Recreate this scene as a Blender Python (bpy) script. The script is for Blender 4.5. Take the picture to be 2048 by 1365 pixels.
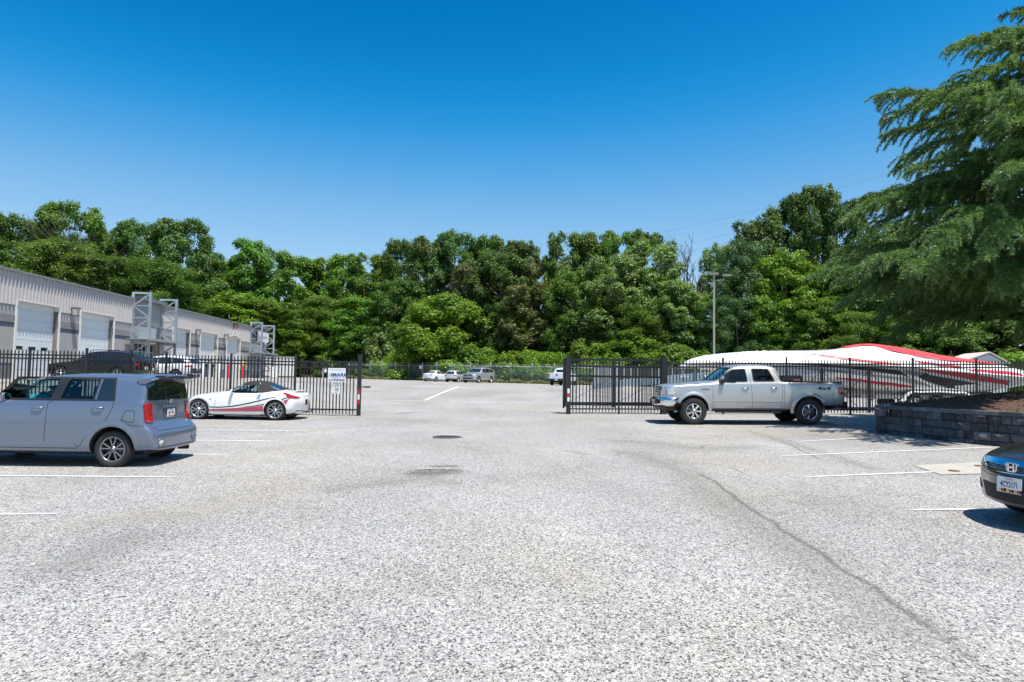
import bpy, bmesh, math, random
import numpy as np
from mathutils import Vector, Matrix
from mathutils.bvhtree import BVHTree
R = math.radians
for o in list(bpy.data.objects): bpy.data.objects.remove(o)
scene = bpy.context.scene
col = scene.collection
# ------------------------------------------------------------------ camera
EYE = 1.65; FPX = 1365.0; PITCH = math.atan(74.5/1365.0); ROLL = 0.0160
cam = bpy.data.cameras.new('camera'); camo = bpy.data.objects.new('camera', cam); col.objects.link(camo)
cam.sensor_width = 36.0; cam.lens = 36.0*FPX/2048.0; cam.clip_start = 0.1; cam.clip_end = 5000
_f = Vector((0, math.cos(PITCH), math.sin(PITCH))); _u = Vector((0, -math.sin(PITCH), math.cos(PITCH))); _r = Vector((1, 0, 0))
_rr = math.cos(ROLL)*_r + math.sin(ROLL)*_u; _uu = math.cos(ROLL)*_u - math.sin(ROLL)*_r
m = Matrix((( _rr.x, _uu.x, -_f.x, 0), (_rr.y, _uu.y, -_f.y, 0), (_rr.z, _uu.z, -_f.z, EYE), (0, 0, 0, 1)))
camo.matrix_world = m
scene.camera = camo
scene.render.resolution_x = 1024; scene.render.resolution_y = 682
# ------------------------------------------------------------------ light
SUN = Vector((0.21, -0.25, 1.0)).normalized()
SUN_EL = math.asin(SUN.z); SUN_AZ = math.atan2(SUN.x, SUN.y)
world = bpy.data.worlds.new("World"); scene.world = world; world.use_nodes = True
nt = world.node_tree; bg = nt.nodes['Background']
sky = nt.nodes.new('ShaderNodeTexSky'); sky.sky_type = 'NISHITA'; sky.sun_disc = False
sky.sun_elevation = SUN_EL; sky.sun_rotation = SUN_AZ
sky.altitude = 0; sky.air_density = 1.0; sky.dust_density = 0.6; sky.ozone_density = 3.0
# grade the clear-sky model the way the camera rendered it: deeper blue overhead, pale near the treeline
KS = 0.1*2**0.62
_s1 = nt.nodes.new('ShaderNodeVectorMath'); _s1.operation = 'SCALE'; _s1.inputs['Scale'].default_value = KS; nt.links.new(sky.outputs['Color'], _s1.inputs[0])
_cv = nt.nodes.new('ShaderNodeRGBCurve'); nt.links.new(_s1.outputs['Vector'], _cv.inputs['Color'])
for _c, _p in zip(_cv.mapping.curves, (((.155, .0), (.178, .003), (.202, .013), (.231, .062), (.296, .21), (.36, .31), (.5, .47)), ((.28, .182), (.337, .278), (.381, .355), (.479, .497), (.6, .62)), ((.52, .545), (.597, .69), (.651, .765), (.76, .84)))):
    for _x, _y in _p: _c.points.new(_x, _y)
_cv.mapping.update()
_s2 = nt.nodes.new('ShaderNodeVectorMath'); _s2.operation = 'SCALE'; _s2.inputs['Scale'].default_value = 1/KS; nt.links.new(_cv.outputs['Color'], _s2.inputs[0]); nt.links.new(_s2.outputs['Vector'], bg.inputs['Color'])
bg.inputs['Strength'].default_value = 0.10
sl = bpy.data.lights.new('sun', 'SUN'); sl.energy = 5.0; sl.angle = R(0.53); sl.color = (1.0, 0.955, 0.88)
so = bpy.data.objects.new('sun', sl); col.objects.link(so); so.location = (20, -25, 90)
so.rotation_euler = SUN.to_track_quat('Z', 'Y').to_euler()
scene.view_settings.view_transform = 'Standard'; scene.view_settings.look = 'None'
scene.view_settings.exposure = 0.62; scene.view_settings.gamma = 1.0
scene.cycles.max_bounces = 8; scene.cycles.transparent_max_bounces = 24
# ------------------------------------------------------------------ terrain
def ss(a, b, x):
    t = max(0.0, min(1.0, (x-a)/(b-a))); return t*t*(3-2*t)
def G(x, y):
    near = 0.0115*(max(-8.0, min(x, 30))+8) + 0.011*(max(0.0, min(y, 40))-12)
    far = 1.0 - 0.007*max(-30.0, min(x, 20))
    L = ss(-10, -20, x)
    t = ss(28-1.5*L, 55-19*L, y)
    return near*(1-t) + far*t
def ray(px, py):
    u = (px-1024)/FPX; v = -(py-682.5)/FPX
    d = _f + u*_rr + v*_uu
    return d
def P(px, py, Y):
    d = ray(px, py); k = Y/d.y
    return Vector((d.x*k, Y, EYE+d.z*k))
def XY(px, Y):
    d = ray(px, 760); return d.x/d.y*Y
def at(px, py):
    d = ray(px, py); d = d/d.y; y = 1.0; prev = 1.0
    while y < 400:
        if EYE + d.z*y < G(d.x*y, y):
            a, b = prev, y
            for _ in range(30):
                c = (a+b)/2
                if EYE + d.z*c < G(d.x*c, c): b = c
                else: a = c
            return Vector((d.x*b, b, G(d.x*b, b)))
        prev = y; y += 0.1
    return Vector((d.x*120, 120, G(d.x*120, 120)))
# ------------------------------------------------------------------ tagging / linking
def tag(o, label=None, cat=None, group=None, kind=None):
    if label: o['label'] = label
    if cat: o['category'] = cat
    if group: o['group'] = group
    if kind: o['kind'] = kind
    return o
def empty(name, loc=(0, 0, 0), rz=0.0, label=None, cat=None, group=None):
    o = bpy.data.objects.new(name, None); col.objects.link(o); o.location = loc; o.rotation_euler = (0, 0, rz)
    o.empty_display_size = 0.2
    return tag(o, label, cat, group)
class MB:
    def __init__(s): s.v = []; s.f = []; s.mi = []; s.sm = []; s.mat = 0; s.smooth = False
    def add(s, vs, fs, smooth=None):
        n = len(s.v); s.v += [tuple(v) for v in vs]
        for f in fs: s.f.append(tuple(n+i for i in f)); s.mi.append(s.mat); s.sm.append(s.smooth if smooth is None else smooth)
    def box(s, x0, x1, y0, y1, z0, z1, M=None):
        vs = [Vector(p) for p in ((x0,y0,z0),(x1,y0,z0),(x1,y1,z0),(x0,y1,z0),(x0,y0,z1),(x1,y0,z1),(x1,y1,z1),(x0,y1,z1))]
        if M: vs = [M@v for v in vs]
        s.add(vs, [(0,3,2,1),(4,5,6,7),(0,1,5,4),(1,2,6,5),(2,3,7,6),(3,0,4,7)], False)
    def bar(s, a, b, w, h=None, up=(0,0,1)):
        a = Vector(a); b = Vector(b); h = h or w; d = (b-a); L = d.length
        if L < 1e-6: return
        d /= L; upv = Vector(up)
        if abs(d.dot(upv)) > .98: upv = Vector((0,1,0))
        x = d.cross(upv).normalized(); z = x.cross(d).normalized()
        vs = []
        for p in (a, b):
            for i, j in ((-1,-1),(1,-1),(1,1),(-1,1)): vs.append(p + x*(i*w/2) + z*(j*h/2))
        s.add(vs, [(0,1,2,3),(7,6,5,4),(0,4,5,1),(1,5,6,2),(2,6,7,3),(3,7,4,0)], False)
    def tube(s, pts, rs, n=8, cap=True):
        pts = [Vector(p) for p in pts]
        if not isinstance(rs, (list, tuple)): rs = [rs]*len(pts)
        vs = []; fs = []; prevx = None
        for i, p in enumerate(pts):
            d = (pts[min(i+1, len(pts)-1)] - pts[max(i-1, 0)])
            if d.length < 1e-9: d = Vector((0,0,1))
            d.normalize()
            if prevx is None:
                x = d.cross(Vector((0,0,1)));
                if x.length < .05: x = d.cross(Vector((0,1,0)))
            else: x = prevx - d*prevx.dot(d)
            x.normalize(); y = d.cross(x); prevx = x
            for k in range(n):
                a = 2*math.pi*k/n; vs.append(p + x*(math.cos(a)*rs[i]) + y*(math.sin(a)*rs[i]))
        for i in range(len(pts)-1):
            for k in range(n):
                k2 = (k+1) % n; fs.append((i*n+k, i*n+k2, (i+1)*n+k2, (i+1)*n+k))
        if cap: fs.append(tuple(range(n-1, -1, -1))); fs.append(tuple((len(pts)-1)*n+k for k in range(n)))
        s.add(vs, fs, True)
    def lathe_y(s, prof, n=32, c=(0,0,0), sgn=1, closed=False, smooth=True):
        # prof: list of (r, y) ; axis = y
        vs = []; fs = []
        for r, y in prof:
            for k in range(n):
                a = 2*math.pi*k/n; vs.append((c[0]+r*math.cos(a), c[1]+y*sgn, c[2]+r*math.sin(a)))
        m_ = len(prof)
        for i in range(m_ if closed else m_-1):
            i2 = (i+1) % m_
            for k in range(n):
                k2 = (k+1) % n; fs.append((i*n+k, i*n+k2, i2*n+k2, i2*n+k))
        s.add(vs, fs, smooth)
    def lathe_z(s, prof, n=32, c=(0,0,0), smooth=True):
        vs = []; fs = []
        for r, z in prof:
            for k in range(n):
                a = 2*math.pi*k/n; vs.append((c[0]+r*math.cos(a), c[1]+r*math.sin(a), c[2]+z))
        for i in range(len(prof)-1):
            for k in range(n):
                k2 = (k+1) % n; fs.append((i*n+k, i*n+k2, (i+1)*n+k2, (i+1)*n+k))
        s.add(vs, fs, smooth)
    def prism(s, poly, lo, hi, axis='y'):
        # poly list of 2d ; axis y: (x,z) extruded in y ; axis x: (y,z) ; axis z: (x,y)
        def mk(p, t):
            if axis == 'y': return (p[0], t, p[1])
            if axis == 'x': return (t, p[0], p[1])
            return (p[0], p[1], t)
        n = len(poly); vs = [mk(p, lo) for p in poly] + [mk(p, hi) for p in poly]
        fs = [tuple(range(n)), tuple(range(2*n-1, n-1, -1))] + [(i, n+i, n+(i+1)%n, (i+1)%n) for i in range(n)]
        s.add(vs, fs, False)
    def xf(s, M): s.v = [tuple(M@Vector(v)) for v in s.v]; return s
    def build(s, name, mats, parent=None, fix=True, off=None):
        me = bpy.data.meshes.new(name)
        vs = s.v
        if off is not None: vs = [(v[0]-off[0], v[1]-off[1], v[2]-off[2]) for v in vs]
        me.from_pydata(vs, [], s.f)
        if not isinstance(mats, (list, tuple)): mats = [mats]
        for m_ in mats: me.materials.append(m_)
        me.polygons.foreach_set('material_index', s.mi); me.polygons.foreach_set('use_smooth', s.sm)
        if fix:
            bm = bmesh.new(); bm.from_mesh(me); bmesh.ops.recalc_face_normals(bm, faces=bm.faces); bm.to_mesh(me); bm.free()
        me.update()
        o = bpy.data.objects.new(name, me); col.objects.link(o)
        if parent: o.parent = parent
        return o
def npmesh(name, V, F, mat, parent=None, smooth=False):
    V = np.asarray(V, dtype=np.float32); F = np.asarray(F, dtype=np.int32)
    me = bpy.data.meshes.new(name); n = F.shape[1]
    me.vertices.add(len(V)); me.vertices.foreach_set('co', V.ravel())
    me.loops.add(F.size); me.loops.foreach_set('vertex_index', F.ravel())
    me.polygons.add(len(F)); me.polygons.foreach_set('loop_start', np.arange(0, F.size, n, dtype=np.int32))
    try: me.polygons.foreach_set('loop_total', np.full(len(F), n, dtype=np.int32))
    except Exception: pass
    me.polygons.foreach_set('use_smooth', np.full(len(F), smooth, dtype=bool))
    me.materials.append(mat); me.update(calc_edges=True); me.validate()
    return me
def link(name, me, parent=None):
    o = bpy.data.objects.new(name, me); col.objects.link(o)
    if parent: o.parent = parent
    return o
def text(name, s, size, M, mat, parent=None, ext=0.002, align='CENTER', sx=1.0, bold=0.0):
    cu = bpy.data.curves.new(name, 'FONT'); cu.body = s; cu.size = size; cu.align_x = align; cu.align_y = 'CENTER'
    cu.extrude = ext; cu.offset = bold; cu.resolution_u = 3
    t = bpy.data.objects.new(name, cu); col.objects.link(t)
    dg = bpy.context.evaluated_depsgraph_get(); dg.update()
    me = bpy.data.meshes.new_from_object(t.evaluated_get(dg)); bpy.data.objects.remove(t); bpy.data.curves.remove(cu)
    me.transform(M @ Matrix.Diagonal((sx, 1, 1, 1))); me.materials.clear(); me.materials.append(mat)
    return link(name, me, parent)
# frame helper: text plane facing -y (reading +x)
def MF(loc, face='-y'):
    r = {'-y': Matrix.Rotation(R(90), 4, 'X'), '+x': Matrix.Rotation(R(90), 4, 'Z')@Matrix.Rotation(R(90), 4, 'X'),
         '-x': Matrix.Rotation(R(-90), 4, 'Z')@Matrix.Rotation(R(90), 4, 'X'), '+y': Matrix.Rotation(R(180), 4, 'Z')@Matrix.Rotation(R(90), 4, 'X')}[face]
    return Matrix.Translation(Vector(loc)) @ r
# ------------------------------------------------------------------ materials
MATS = {}
def mat(name, c=(.5,.5,.5), rough=.6, metal=0., coat=0., spec=.5, var=0., vs=3., bump=0., bs=40., flake=0.):
    if name in MATS: return MATS[name]
    m_ = bpy.data.materials.new(name); m_.use_nodes = True; n = m_.node_tree; b = n.nodes['Principled BSDF']
    b.inputs['Base Color'].default_value = (*c, 1); b.inputs['Roughness'].default_value = rough; b.inputs['Metallic'].default_value = metal
    b.inputs['Coat Weight'].default_value = coat; b.inputs['Coat Roughness'].default_value = .04; b.inputs['Specular IOR Level'].default_value = spec
    tc = None
    if var or bump or flake:
        tc = n.nodes.new('ShaderNodeTexCoord')
    if var:
        no = n.nodes.new('ShaderNodeTexNoise'); no.inputs['Scale'].default_value = vs; no.inputs['Detail'].default_value = 6; no.inputs['Roughness'].default_value = .65
        n.links.new(tc.outputs['Object'], no.inputs['Vector'])
        mp = n.nodes.new('ShaderNodeMapRange'); mp.inputs['From Min'].default_value = .3; mp.inputs['From Max'].default_value = .7
        mp.inputs['To Min'].default_value = 1-var; mp.inputs['To Max'].default_value = 1+var
        n.links.new(no.outputs['Fac'], mp.inputs['Value'])
        mx = n.nodes.new('ShaderNodeVectorMath'); mx.operation = 'SCALE'; mx.inputs[0].default_value = c
        n.links.new(mp.outputs['Result'], mx.inputs['Scale']); n.links.new(mx.outputs['Vector'], b.inputs['Base Color'])
    if bump:
        nb = n.nodes.new('ShaderNodeTexNoise'); nb.inputs['Scale'].default_value = bs; nb.inputs['Detail'].default_value = 4
        n.links.new(tc.outputs['Object'], nb.inputs['Vector'])
        bp = n.nodes.new('ShaderNodeBump'); bp.inputs['Strength'].default_value = bump; bp.inputs['Distance'].default_value = .02
        n.links.new(nb.outputs['Fac'], bp.inputs['Height']); n.links.new(bp.outputs['Normal'], b.inputs['Normal'])
    MATS[name] = m_; return m_
def glass(name, tint=(.3,.4,.4), rough=.0, ior=1.5):
    m_ = bpy.data.materials.new(name); m_.use_nodes = True; n = m_.node_tree; n.nodes.clear()
    o = n.nodes.new('ShaderNodeOutputMaterial'); t = n.nodes.new('ShaderNodeBsdfTransparent'); t.inputs['Color'].default_value = (*tint, 1)
    g = n.nodes.new('ShaderNodeBsdfGlossy'); g.inputs['Roughness'].default_value = .02; g.inputs['Color'].default_value = (1,1,1,1)
    lw = n.nodes.new('ShaderNodeLayerWeight'); lw.inputs['Blend'].default_value = .5
    pw_ = n.nodes.new('ShaderNodeMath'); pw_.operation = 'POWER'; pw_.inputs[1].default_value = 4.0; n.links.new(lw.outputs['Facing'], pw_.inputs[0])
    fr = n.nodes.new('ShaderNodeMath'); fr.operation = 'MULTIPLY_ADD'; fr.inputs[1].default_value = .8; fr.inputs[2].default_value = .05; n.links.new(pw_.outputs[0], fr.inputs[0])
    mx = n.nodes.new('ShaderNodeMixShader'); n.links.new(fr.outputs[0], mx.inputs[0]); n.links.new(t.outputs[0], mx.inputs[1]); n.links.new(g.outputs[0], mx.inputs[2])
    n.links.new(mx.outputs[0], o.inputs['Surface']); MATS[name] = m_; return m_
def leafmat(name, c1, c2, trans=.35, rough=.43):
    m_ = bpy.data.materials.new(name); m_.use_nodes = True; n = m_.node_tree; n.nodes.clear()
    o = n.nodes.new('ShaderNodeOutputMaterial'); geo = n.nodes.new('ShaderNodeNewGeometry'); oi = n.nodes.new('ShaderNodeObjectInfo')
    tc = n.nodes.new('ShaderNodeTexCoord'); no = n.nodes.new('ShaderNodeTexNoise'); no.inputs['Scale'].default_value = .45; no.inputs['Detail'].default_value = 2
    n.links.new(tc.outputs['Object'], no.inputs['Vector'])
    a = n.nodes.new('ShaderNodeMath'); a.operation = 'MULTIPLY_ADD'; n.links.new(geo.outputs['Random Per Island'], a.inputs[0]); a.inputs[1].default_value = .85
    s2 = n.nodes.new('ShaderNodeMath'); s2.operation = 'MULTIPLY_ADD'; n.links.new(no.outputs['Fac'], s2.inputs[0]); s2.inputs[1].default_value = .9; s2.inputs[2].default_value = -.38
    n.links.new(s2.outputs[0], a.inputs[2])
    mx = n.nodes.new('ShaderNodeMix'); mx.data_type = 'RGBA'; mx.inputs[6].default_value = (*c1, 1); mx.inputs[7].default_value = (*c2, 1)
    n.links.new(a.outputs[0], mx.inputs[0])
    hs = n.nodes.new('ShaderNodeHueSaturation'); n.links.new(mx.outputs[2], hs.inputs['Color'])
    mr = n.nodes.new('ShaderNodeMapRange'); mr.inputs['To Min'].default_value = .8; mr.inputs['To Max'].default_value = 1.2
    n.links.new(oi.outputs['Random'], mr.inputs['Value']); n.links.new(mr.outputs['Result'], hs.inputs['Value'])
    mh = n.nodes.new('ShaderNodeMapRange'); mh.inputs['To Min'].default_value = .485; mh.inputs['To Max'].default_value = .515
    n.links.new(oi.outputs['Random'], mh.inputs['Value']); n.links.new(mh.outputs['Result'], hs.inputs['Hue'])
    b = n.nodes.new('ShaderNodeBsdfPrincipled'); b.inputs['Roughness'].default_value = rough; b.inputs['Specular IOR Level'].default_value = .38
    n.links.new(hs.outputs['Color'], b.inputs['Base Color'])
    t = n.nodes.new('ShaderNodeBsdfTranslucent')
    sc = n.nodes.new('ShaderNodeVectorMath'); sc.operation = 'MULTIPLY'; sc.inputs[1].default_value = (1.5, 1.5, .6); n.links.new(hs.outputs['Color'], sc.inputs[0]); n.links.new(sc.outputs[0], t.inputs['Color'])
    ms = n.nodes.new('ShaderNodeMixShader'); ms.inputs[0].default_value = trans
    n.links.new(b.outputs[0], ms.inputs[1]); n.links.new(t.outputs[0], ms.inputs[2]); n.links.new(ms.outputs[0], o.inputs['Surface'])
    MATS[name] = m_; return m_
def nd(n, t, **kw):
    x = n.nodes.new(t)
    for k, v in kw.items(): setattr(x, k, v)
    return x
def aggregate():
    m_ = bpy.data.materials.new('exposed_aggregate'); m_.use_nodes = True; n = m_.node_tree; b = n.nodes['Principled BSDF']; L = n.links.new
    geo = nd(n, 'ShaderNodeNewGeometry'); _v = nd(n, 'ShaderNodeVectorMath', operation='MULTIPLY'); _v.inputs[1].default_value = (1, .7, 1); L(geo.outputs['Position'], _v.inputs[0]); pos = _v.outputs['Vector']
    # distort
    v1 = nd(n, 'ShaderNodeTexVoronoi'); v1.inputs['Scale'].default_value = 80; L(pos, v1.inputs['Vector'])
    bw = nd(n, 'ShaderNodeSeparateColor'); L(v1.outputs['Color'], bw.inputs[0])
    r1 = nd(n, 'ShaderNodeValToRGB'); L(bw.outputs[0], r1.inputs[0]); e = r1.color_ramp.elements
    e[0].position = 0; e[0].color = (.09,.095,.105,1); e[1].position = 1; e[1].color = (.86,.84,.80,1)
    for p, c in ((.11,(.19,.19,.20)), (.20,(.42,.415,.41)), (.5,(.58,.57,.55)), (.68,(.66,.645,.615)), (.78,(.62,.55,.46)), (.86,(.72,.705,.67))):
        q = e.new(p); q.color = (*c, 1)
    ve = nd(n, 'ShaderNodeTexVoronoi', feature='DISTANCE_TO_EDGE'); ve.inputs['Scale'].default_value = 80; L(pos, ve.inputs['Vector'])
    me_ = nd(n, 'ShaderNodeMapRange'); me_.inputs['From Max'].default_value = .12; me_.inputs['To Min'].default_value = .36; L(ve.outputs['Distance'], me_.inputs['Value'])
    # mid-scale speckle
    v2 = nd(n, 'ShaderNodeTexNoise'); v2.inputs['Scale'].default_value = 34; v2.inputs['Detail'].default_value = 4; v2.inputs['Roughness'].default_value = .8; L(pos, v2.inputs['Vector'])
    m2 = nd(n, 'ShaderNodeMapRange'); m2.inputs['From Min'].default_value = .33; m2.inputs['From Max'].default_value = .6; m2.inputs['To Min'].default_value = .62; m2.inputs['To Max'].default_value = 1.06; L(v2.outputs['Fac'], m2.inputs['Value'])
    v3 = nd(n, 'ShaderNodeTexNoise'); v3.inputs['Scale'].default_value = 13; v3.inputs['Detail'].default_value = 4; v3.inputs['Roughness'].default_value = .8; L(pos, v3.inputs['Vector'])
    m3 = nd(n, 'ShaderNodeMapRange'); m3.inputs['From Min'].default_value = .35; m3.inputs['From Max'].default_value = .65; m3.inputs['To Min'].default_value = .84; m3.inputs['To Max'].default_value = 1.05; L(v3.outputs['Fac'], m3.inputs['Value'])
    # big patches
    v4 = nd(n, 'ShaderNodeTexNoise'); v4.inputs['Scale'].default_value = .28; v4.inputs['Detail'].default_value = 5; v4.inputs['Roughness'].default_value = .6; L(pos, v4.inputs['Vector'])
    m4 = nd(n, 'ShaderNodeMapRange'); m4.inputs['From Min'].default_value = .32; m4.inputs['From Max'].default_value = .62; m4.inputs['To Min'].default_value = .62; m4.inputs['To Max'].default_value = .84; L(v4.outputs['Fac'], m4.inputs['Value'])
    cur = r1.outputs['Color']
    for s_ in (me_, m2, m3, m4):
        x = nd(n, 'ShaderNodeVectorMath', operation='SCALE'); L(cur, x.inputs[0]); L(s_.outputs['Result'], x.inputs['Scale']); cur = x.outputs['Vector']
    # tan silt patches, strongest around and to the right of the gateway
    v5 = nd(n, 'ShaderNodeTexNoise'); v5.inputs['Scale'].default_value = .35; v5.inputs['Detail'].default_value = 6; L(pos, v5.inputs['Vector'])
    m5 = nd(n, 'ShaderNodeMapRange'); m5.inputs['From Min'].default_value = .46; m5.inputs['From Max'].default_value = .66; m5.inputs['To Max'].default_value = .65; L(v5.outputs['Fac'], m5.inputs['Value'])
    mx = nd(n, 'ShaderNodeMix', data_type='RGBA', blend_type='MULTIPLY'); L(m5.outputs['Result'], mx.inputs[0]); L(cur, mx.inputs[6]); mx.inputs[7].default_value = (.93,.87,.76,1)
    L(mx.outputs[2], b.inputs['Base Color'])
    b.inputs['Roughness'].default_value = .9; b.inputs['Specular IOR Level'].default_value = .2
    bp = nd(n, 'ShaderNodeBump'); bp.inputs['Strength'].default_value = .35; bp.inputs['Distance'].default_value = .006; L(ve.outputs['Distance'], bp.inputs['Height']); L(bp.outputs['Normal'], b.inputs['Normal'])
    MATS['agg'] = m_; return m_
def island_var(m_, lo=.6, hi=1.5):
    n = m_.node_tree; b = n.nodes['Principled BSDF']; src = b.inputs['Base Color'].links[0].from_socket; g = n.nodes.new('ShaderNodeNewGeometry'); mr = n.nodes.new('ShaderNodeMapRange'); mr.inputs['To Min'].default_value = lo; mr.inputs['To Max'].default_value = hi
    n.links.new(g.outputs['Random Per Island'], mr.inputs['Value']); v = n.nodes.new('ShaderNodeVectorMath'); v.operation = 'SCALE'; n.links.new(src, v.inputs[0]); n.links.new(mr.outputs['Result'], v.inputs['Scale']); n.links.new(v.outputs['Vector'], b.inputs['Base Color']); return m_
def stainmat(name, c, thr=.45, scale=14., soft=.25, edge=1.0, rough=.9, amax=1.0):
    m_ = bpy.data.materials.new(name); m_.use_nodes = True; n = m_.node_tree; b = n.nodes['Principled BSDF']; L = n.links.new
    b.inputs['Base Color'].default_value = (*c, 1); b.inputs['Roughness'].default_value = rough; b.inputs['Specular IOR Level'].default_value = .2
    geo = nd(n, 'ShaderNodeNewGeometry'); no = nd(n, 'ShaderNodeTexNoise'); no.inputs['Scale'].default_value = scale; no.inputs['Detail'].default_value = 6; no.inputs['Roughness'].default_value = .75
    L(geo.outputs['Position'], no.inputs['Vector'])
    at_ = nd(n, 'ShaderNodeAttribute', attribute_name='edge')
    ad = nd(n, 'ShaderNodeMath', operation='MULTIPLY_ADD'); L(at_.outputs['Fac'], ad.inputs[0]); ad.inputs[1].default_value = edge; L(no.outputs['Fac'], ad.inputs[2])
    mr = nd(n, 'ShaderNodeMapRange'); mr.inputs['From Min'].default_value = thr; mr.inputs['From Max'].default_value = thr+soft; mr.inputs['To Max'].default_value = amax; L(ad.outputs[0], mr.inputs['Value'])
    L(mr.outputs['Result'], b.inputs['Alpha']); MATS[name] = m_; return m_
agg = aggregate()
M_soil = mat('soil_grass', (.10,.105,.045), .95, var=.4, vs=1.5)
M_line = mat('line_paint', (.80,.80,.79), .7, var=.12, vs=30)
M_black = mat('black_metal', (.018,.019,.022), .4, spec=.5)
M_galv = mat('galvanised', (.42,.47,.52), .42, metal=.55, var=.08, vs=6)
M_galvl = mat('galv_link', (.62,.63,.62), .55, metal=.2)
M_white = mat('white_paint', (.80,.80,.79), .5)
M_dark = mat('dark_void', (.012,.012,.014), .7)
M_red = mat('red_paint', (.62,.02,.03), .45)
M_yel = mat('yellow_paint', (.75,.55,.05), .5)
M_rubber = mat('tyre_rubber', (.024,.023,.023), .8, var=.15, vs=20)
M_chrome = mat('chrome', (.80,.81,.82), .12, metal=1.)
M_alloy = mat('alloy', (.55,.56,.58), .28, metal=.9)
M_alloyd = mat('alloy_dark', (.30,.31,.33), .3, metal=.85)
M_gun = mat('gun_metal', (.04,.04,.045), .35, metal=.5)
M_trim = mat('black_trim', (.015,.015,.017), .45)
M_glassd = mat('dark_glass', (.012,.016,.02), .04, spec=.8, coat=.5)
M_glassc = glass('clear_glass', (.62,.74,.74)); M_glasst = glass('tinted_glass', (.30,.36,.38)); M_glassp = glass('privacy_glass', (.05,.06,.07))
M_lampr = mat('red_lens', (.36,.006,.010), .12, coat=1., var=.35, vs=25)
M_lampw = mat('clear_lens', (.62,.64,.66), .1, metal=.4, coat=1., var=.3, vs=18)
M_amber = mat('amber_lens', (.7,.22,.02), .2, coat=1.)
M_int = mat('cabin_dark', (.03,.03,.032), .85)
M_plate = mat('plate_white', (.78,.79,.80), .4)
M_ink = mat('plate_ink', (.03,.03,.05), .5)
M_fabric = mat('soft_top', (.018,.017,.018), .9, bump=.2, bs=200)
# ================================================================== ground
def grid_mesh(name, xs, ys, mtl, dz=0.0, clip=None, zfun=None):
    zf = zfun or G
    V = [(x, y, zf(x, y)+dz) for y in ys for x in xs]; nx = len(xs); F = []
    for j in range(len(ys)-1):
        for i in range(nx-1):
            if clip and not clip((xs[i]+xs[i+1])/2, (ys[j]+ys[j+1])/2): continue
            F.append((j*nx+i, j*nx+i+1, (j+1)*nx+i+1, (j+1)*nx+i))
    return link(name, npmesh(name, V, F, mtl, smooth=True))
def frange(a, b, s):
    n = max(1, int(round((b-a)/s))); return [a+(b-a)*i/n for i in range(n+1)]
xs = [-1600, -700, -300, -160] + frange(-100, 60, 2.0) + [120, 300, 700, 1600]
ys = [-300, -60] + frange(-6, 160, 2.0) + [220, 400, 900, 2500]
tag(grid_mesh('ground', xs, ys, M_soil, -0.12), kind='structure')
# chain-link fence line behind the lot (x, y)
FL = [(-52, 150), (-38, 126), (-25, 112), (-8.6, 98), (5.6, 90), (16, 86), (30, 82), (46, 78), (60, 74)]
def fy(x):
    for (a, b), (c, d) in zip(FL, FL[1:]):
        if a <= x <= c: return b + (d-b)*(x-a)/(c-a)
    return FL[0][1] if x < FL[0][0] else FL[-1][1]
lotys = frange(-6, 60, .75)+frange(61, 150, 1.5)
def lot():
    xs_ = frange(-60, 60, 1.0); V = []; F = []; nx = len(xs_)
    for t in range(len(lotys)):
        for x in xs_:
            y = min(lotys[t], fy(x)-2.2); V.append((x, y, G(x, y)))
    for j in range(len(lotys)-1):
        for i in range(nx-1):
            if V[(j+1)*nx+i][1]-V[j*nx+i][1] < 1e-4 and V[(j+1)*nx+i+1][1]-V[j*nx+i+1][1] < 1e-4: continue
            F.append((j*nx+i, j*nx+i+1, (j+1)*nx+i+1, (j+1)*nx+i))
    return tag(link('parking_lot', npmesh('parking_lot', V, F, agg, smooth=True)), kind='structure')
lot()
def strip(name, pts, w, mtl, dz=0.008, kind='structure', edge=False, wob=0.):
    """thin sheet following the ground along a world-space path"""
    P_ = [Vector((p[0], p[1], 0)) for p in pts]; out = []; tl = sum((b-a).length for a, b in zip(P_, P_[1:])); stp = min(.25, tl/14)
    for a, b in zip(P_, P_[1:]):
        n = max(1, int((b-a).length/stp))
        for i in range(n): out.append(a.lerp(b, i/n))
    out.append(P_[-1]); V = []; E = []; F = []; rnd = random.Random(len(out))
    for i, p in enumerate(out):
        d = (out[min(i+1, len(out)-1)]-out[max(i-1, 0)]).normalized(); nrm = Vector((-d.y, d.x, 0))
        ww = w if not isinstance(w, tuple) else w[0]+(w[1]-w[0])*i/max(1, len(out)-1)
        o_ = rnd.uniform(-wob, wob)
        endf = min(1, min(i, len(out)-1-i)/3) if edge else 1
        for k in (-1, -.5, 0, .5, 1):
            q = p + nrm*(k*ww/2+o_); V.append((q.x, q.y, G(q.x, q.y)+dz)); E.append((1-abs(k))*endf)
    for i in range(len(out)-1):
        for k in range(4): F.append((i*5+k, i*5+k+1, (i+1)*5+k+1, (i+1)*5+k))
    me = npmesh(name, V, F, mtl)
    if edge:
        a = me.attributes.new('edge', 'FLOAT', 'POINT'); a.data.foreach_set('value', E)
    return tag(link(name, me), kind=kind)
def W(px, py): return at(px, py)
M_linew = stainmat('worn_line', (.66,.66,.65), thr=.45, scale=38, soft=.12, edge=.35, rough=.7)
M_linef = stainmat('faint_line', (.80,.80,.79), thr=.50, scale=42, soft=.12, edge=.22, rough=.7)
def line(a, b, w=.085, mt=None):
    A = W(*a); B = W(*b); strip('painted_line', [A, B], w, mt or M_linew, .009, edge=True)
for a, b in (((-260, 948), (351, 955)), ((-260, 1031), (115, 1029)),
             ((1822, 1021), (2300, 1018)), ((1613, 955), (2048, 938)), ((1560, 913), (1998, 895)), ((1590, 884), (1852, 871))): line(a, b)
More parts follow.
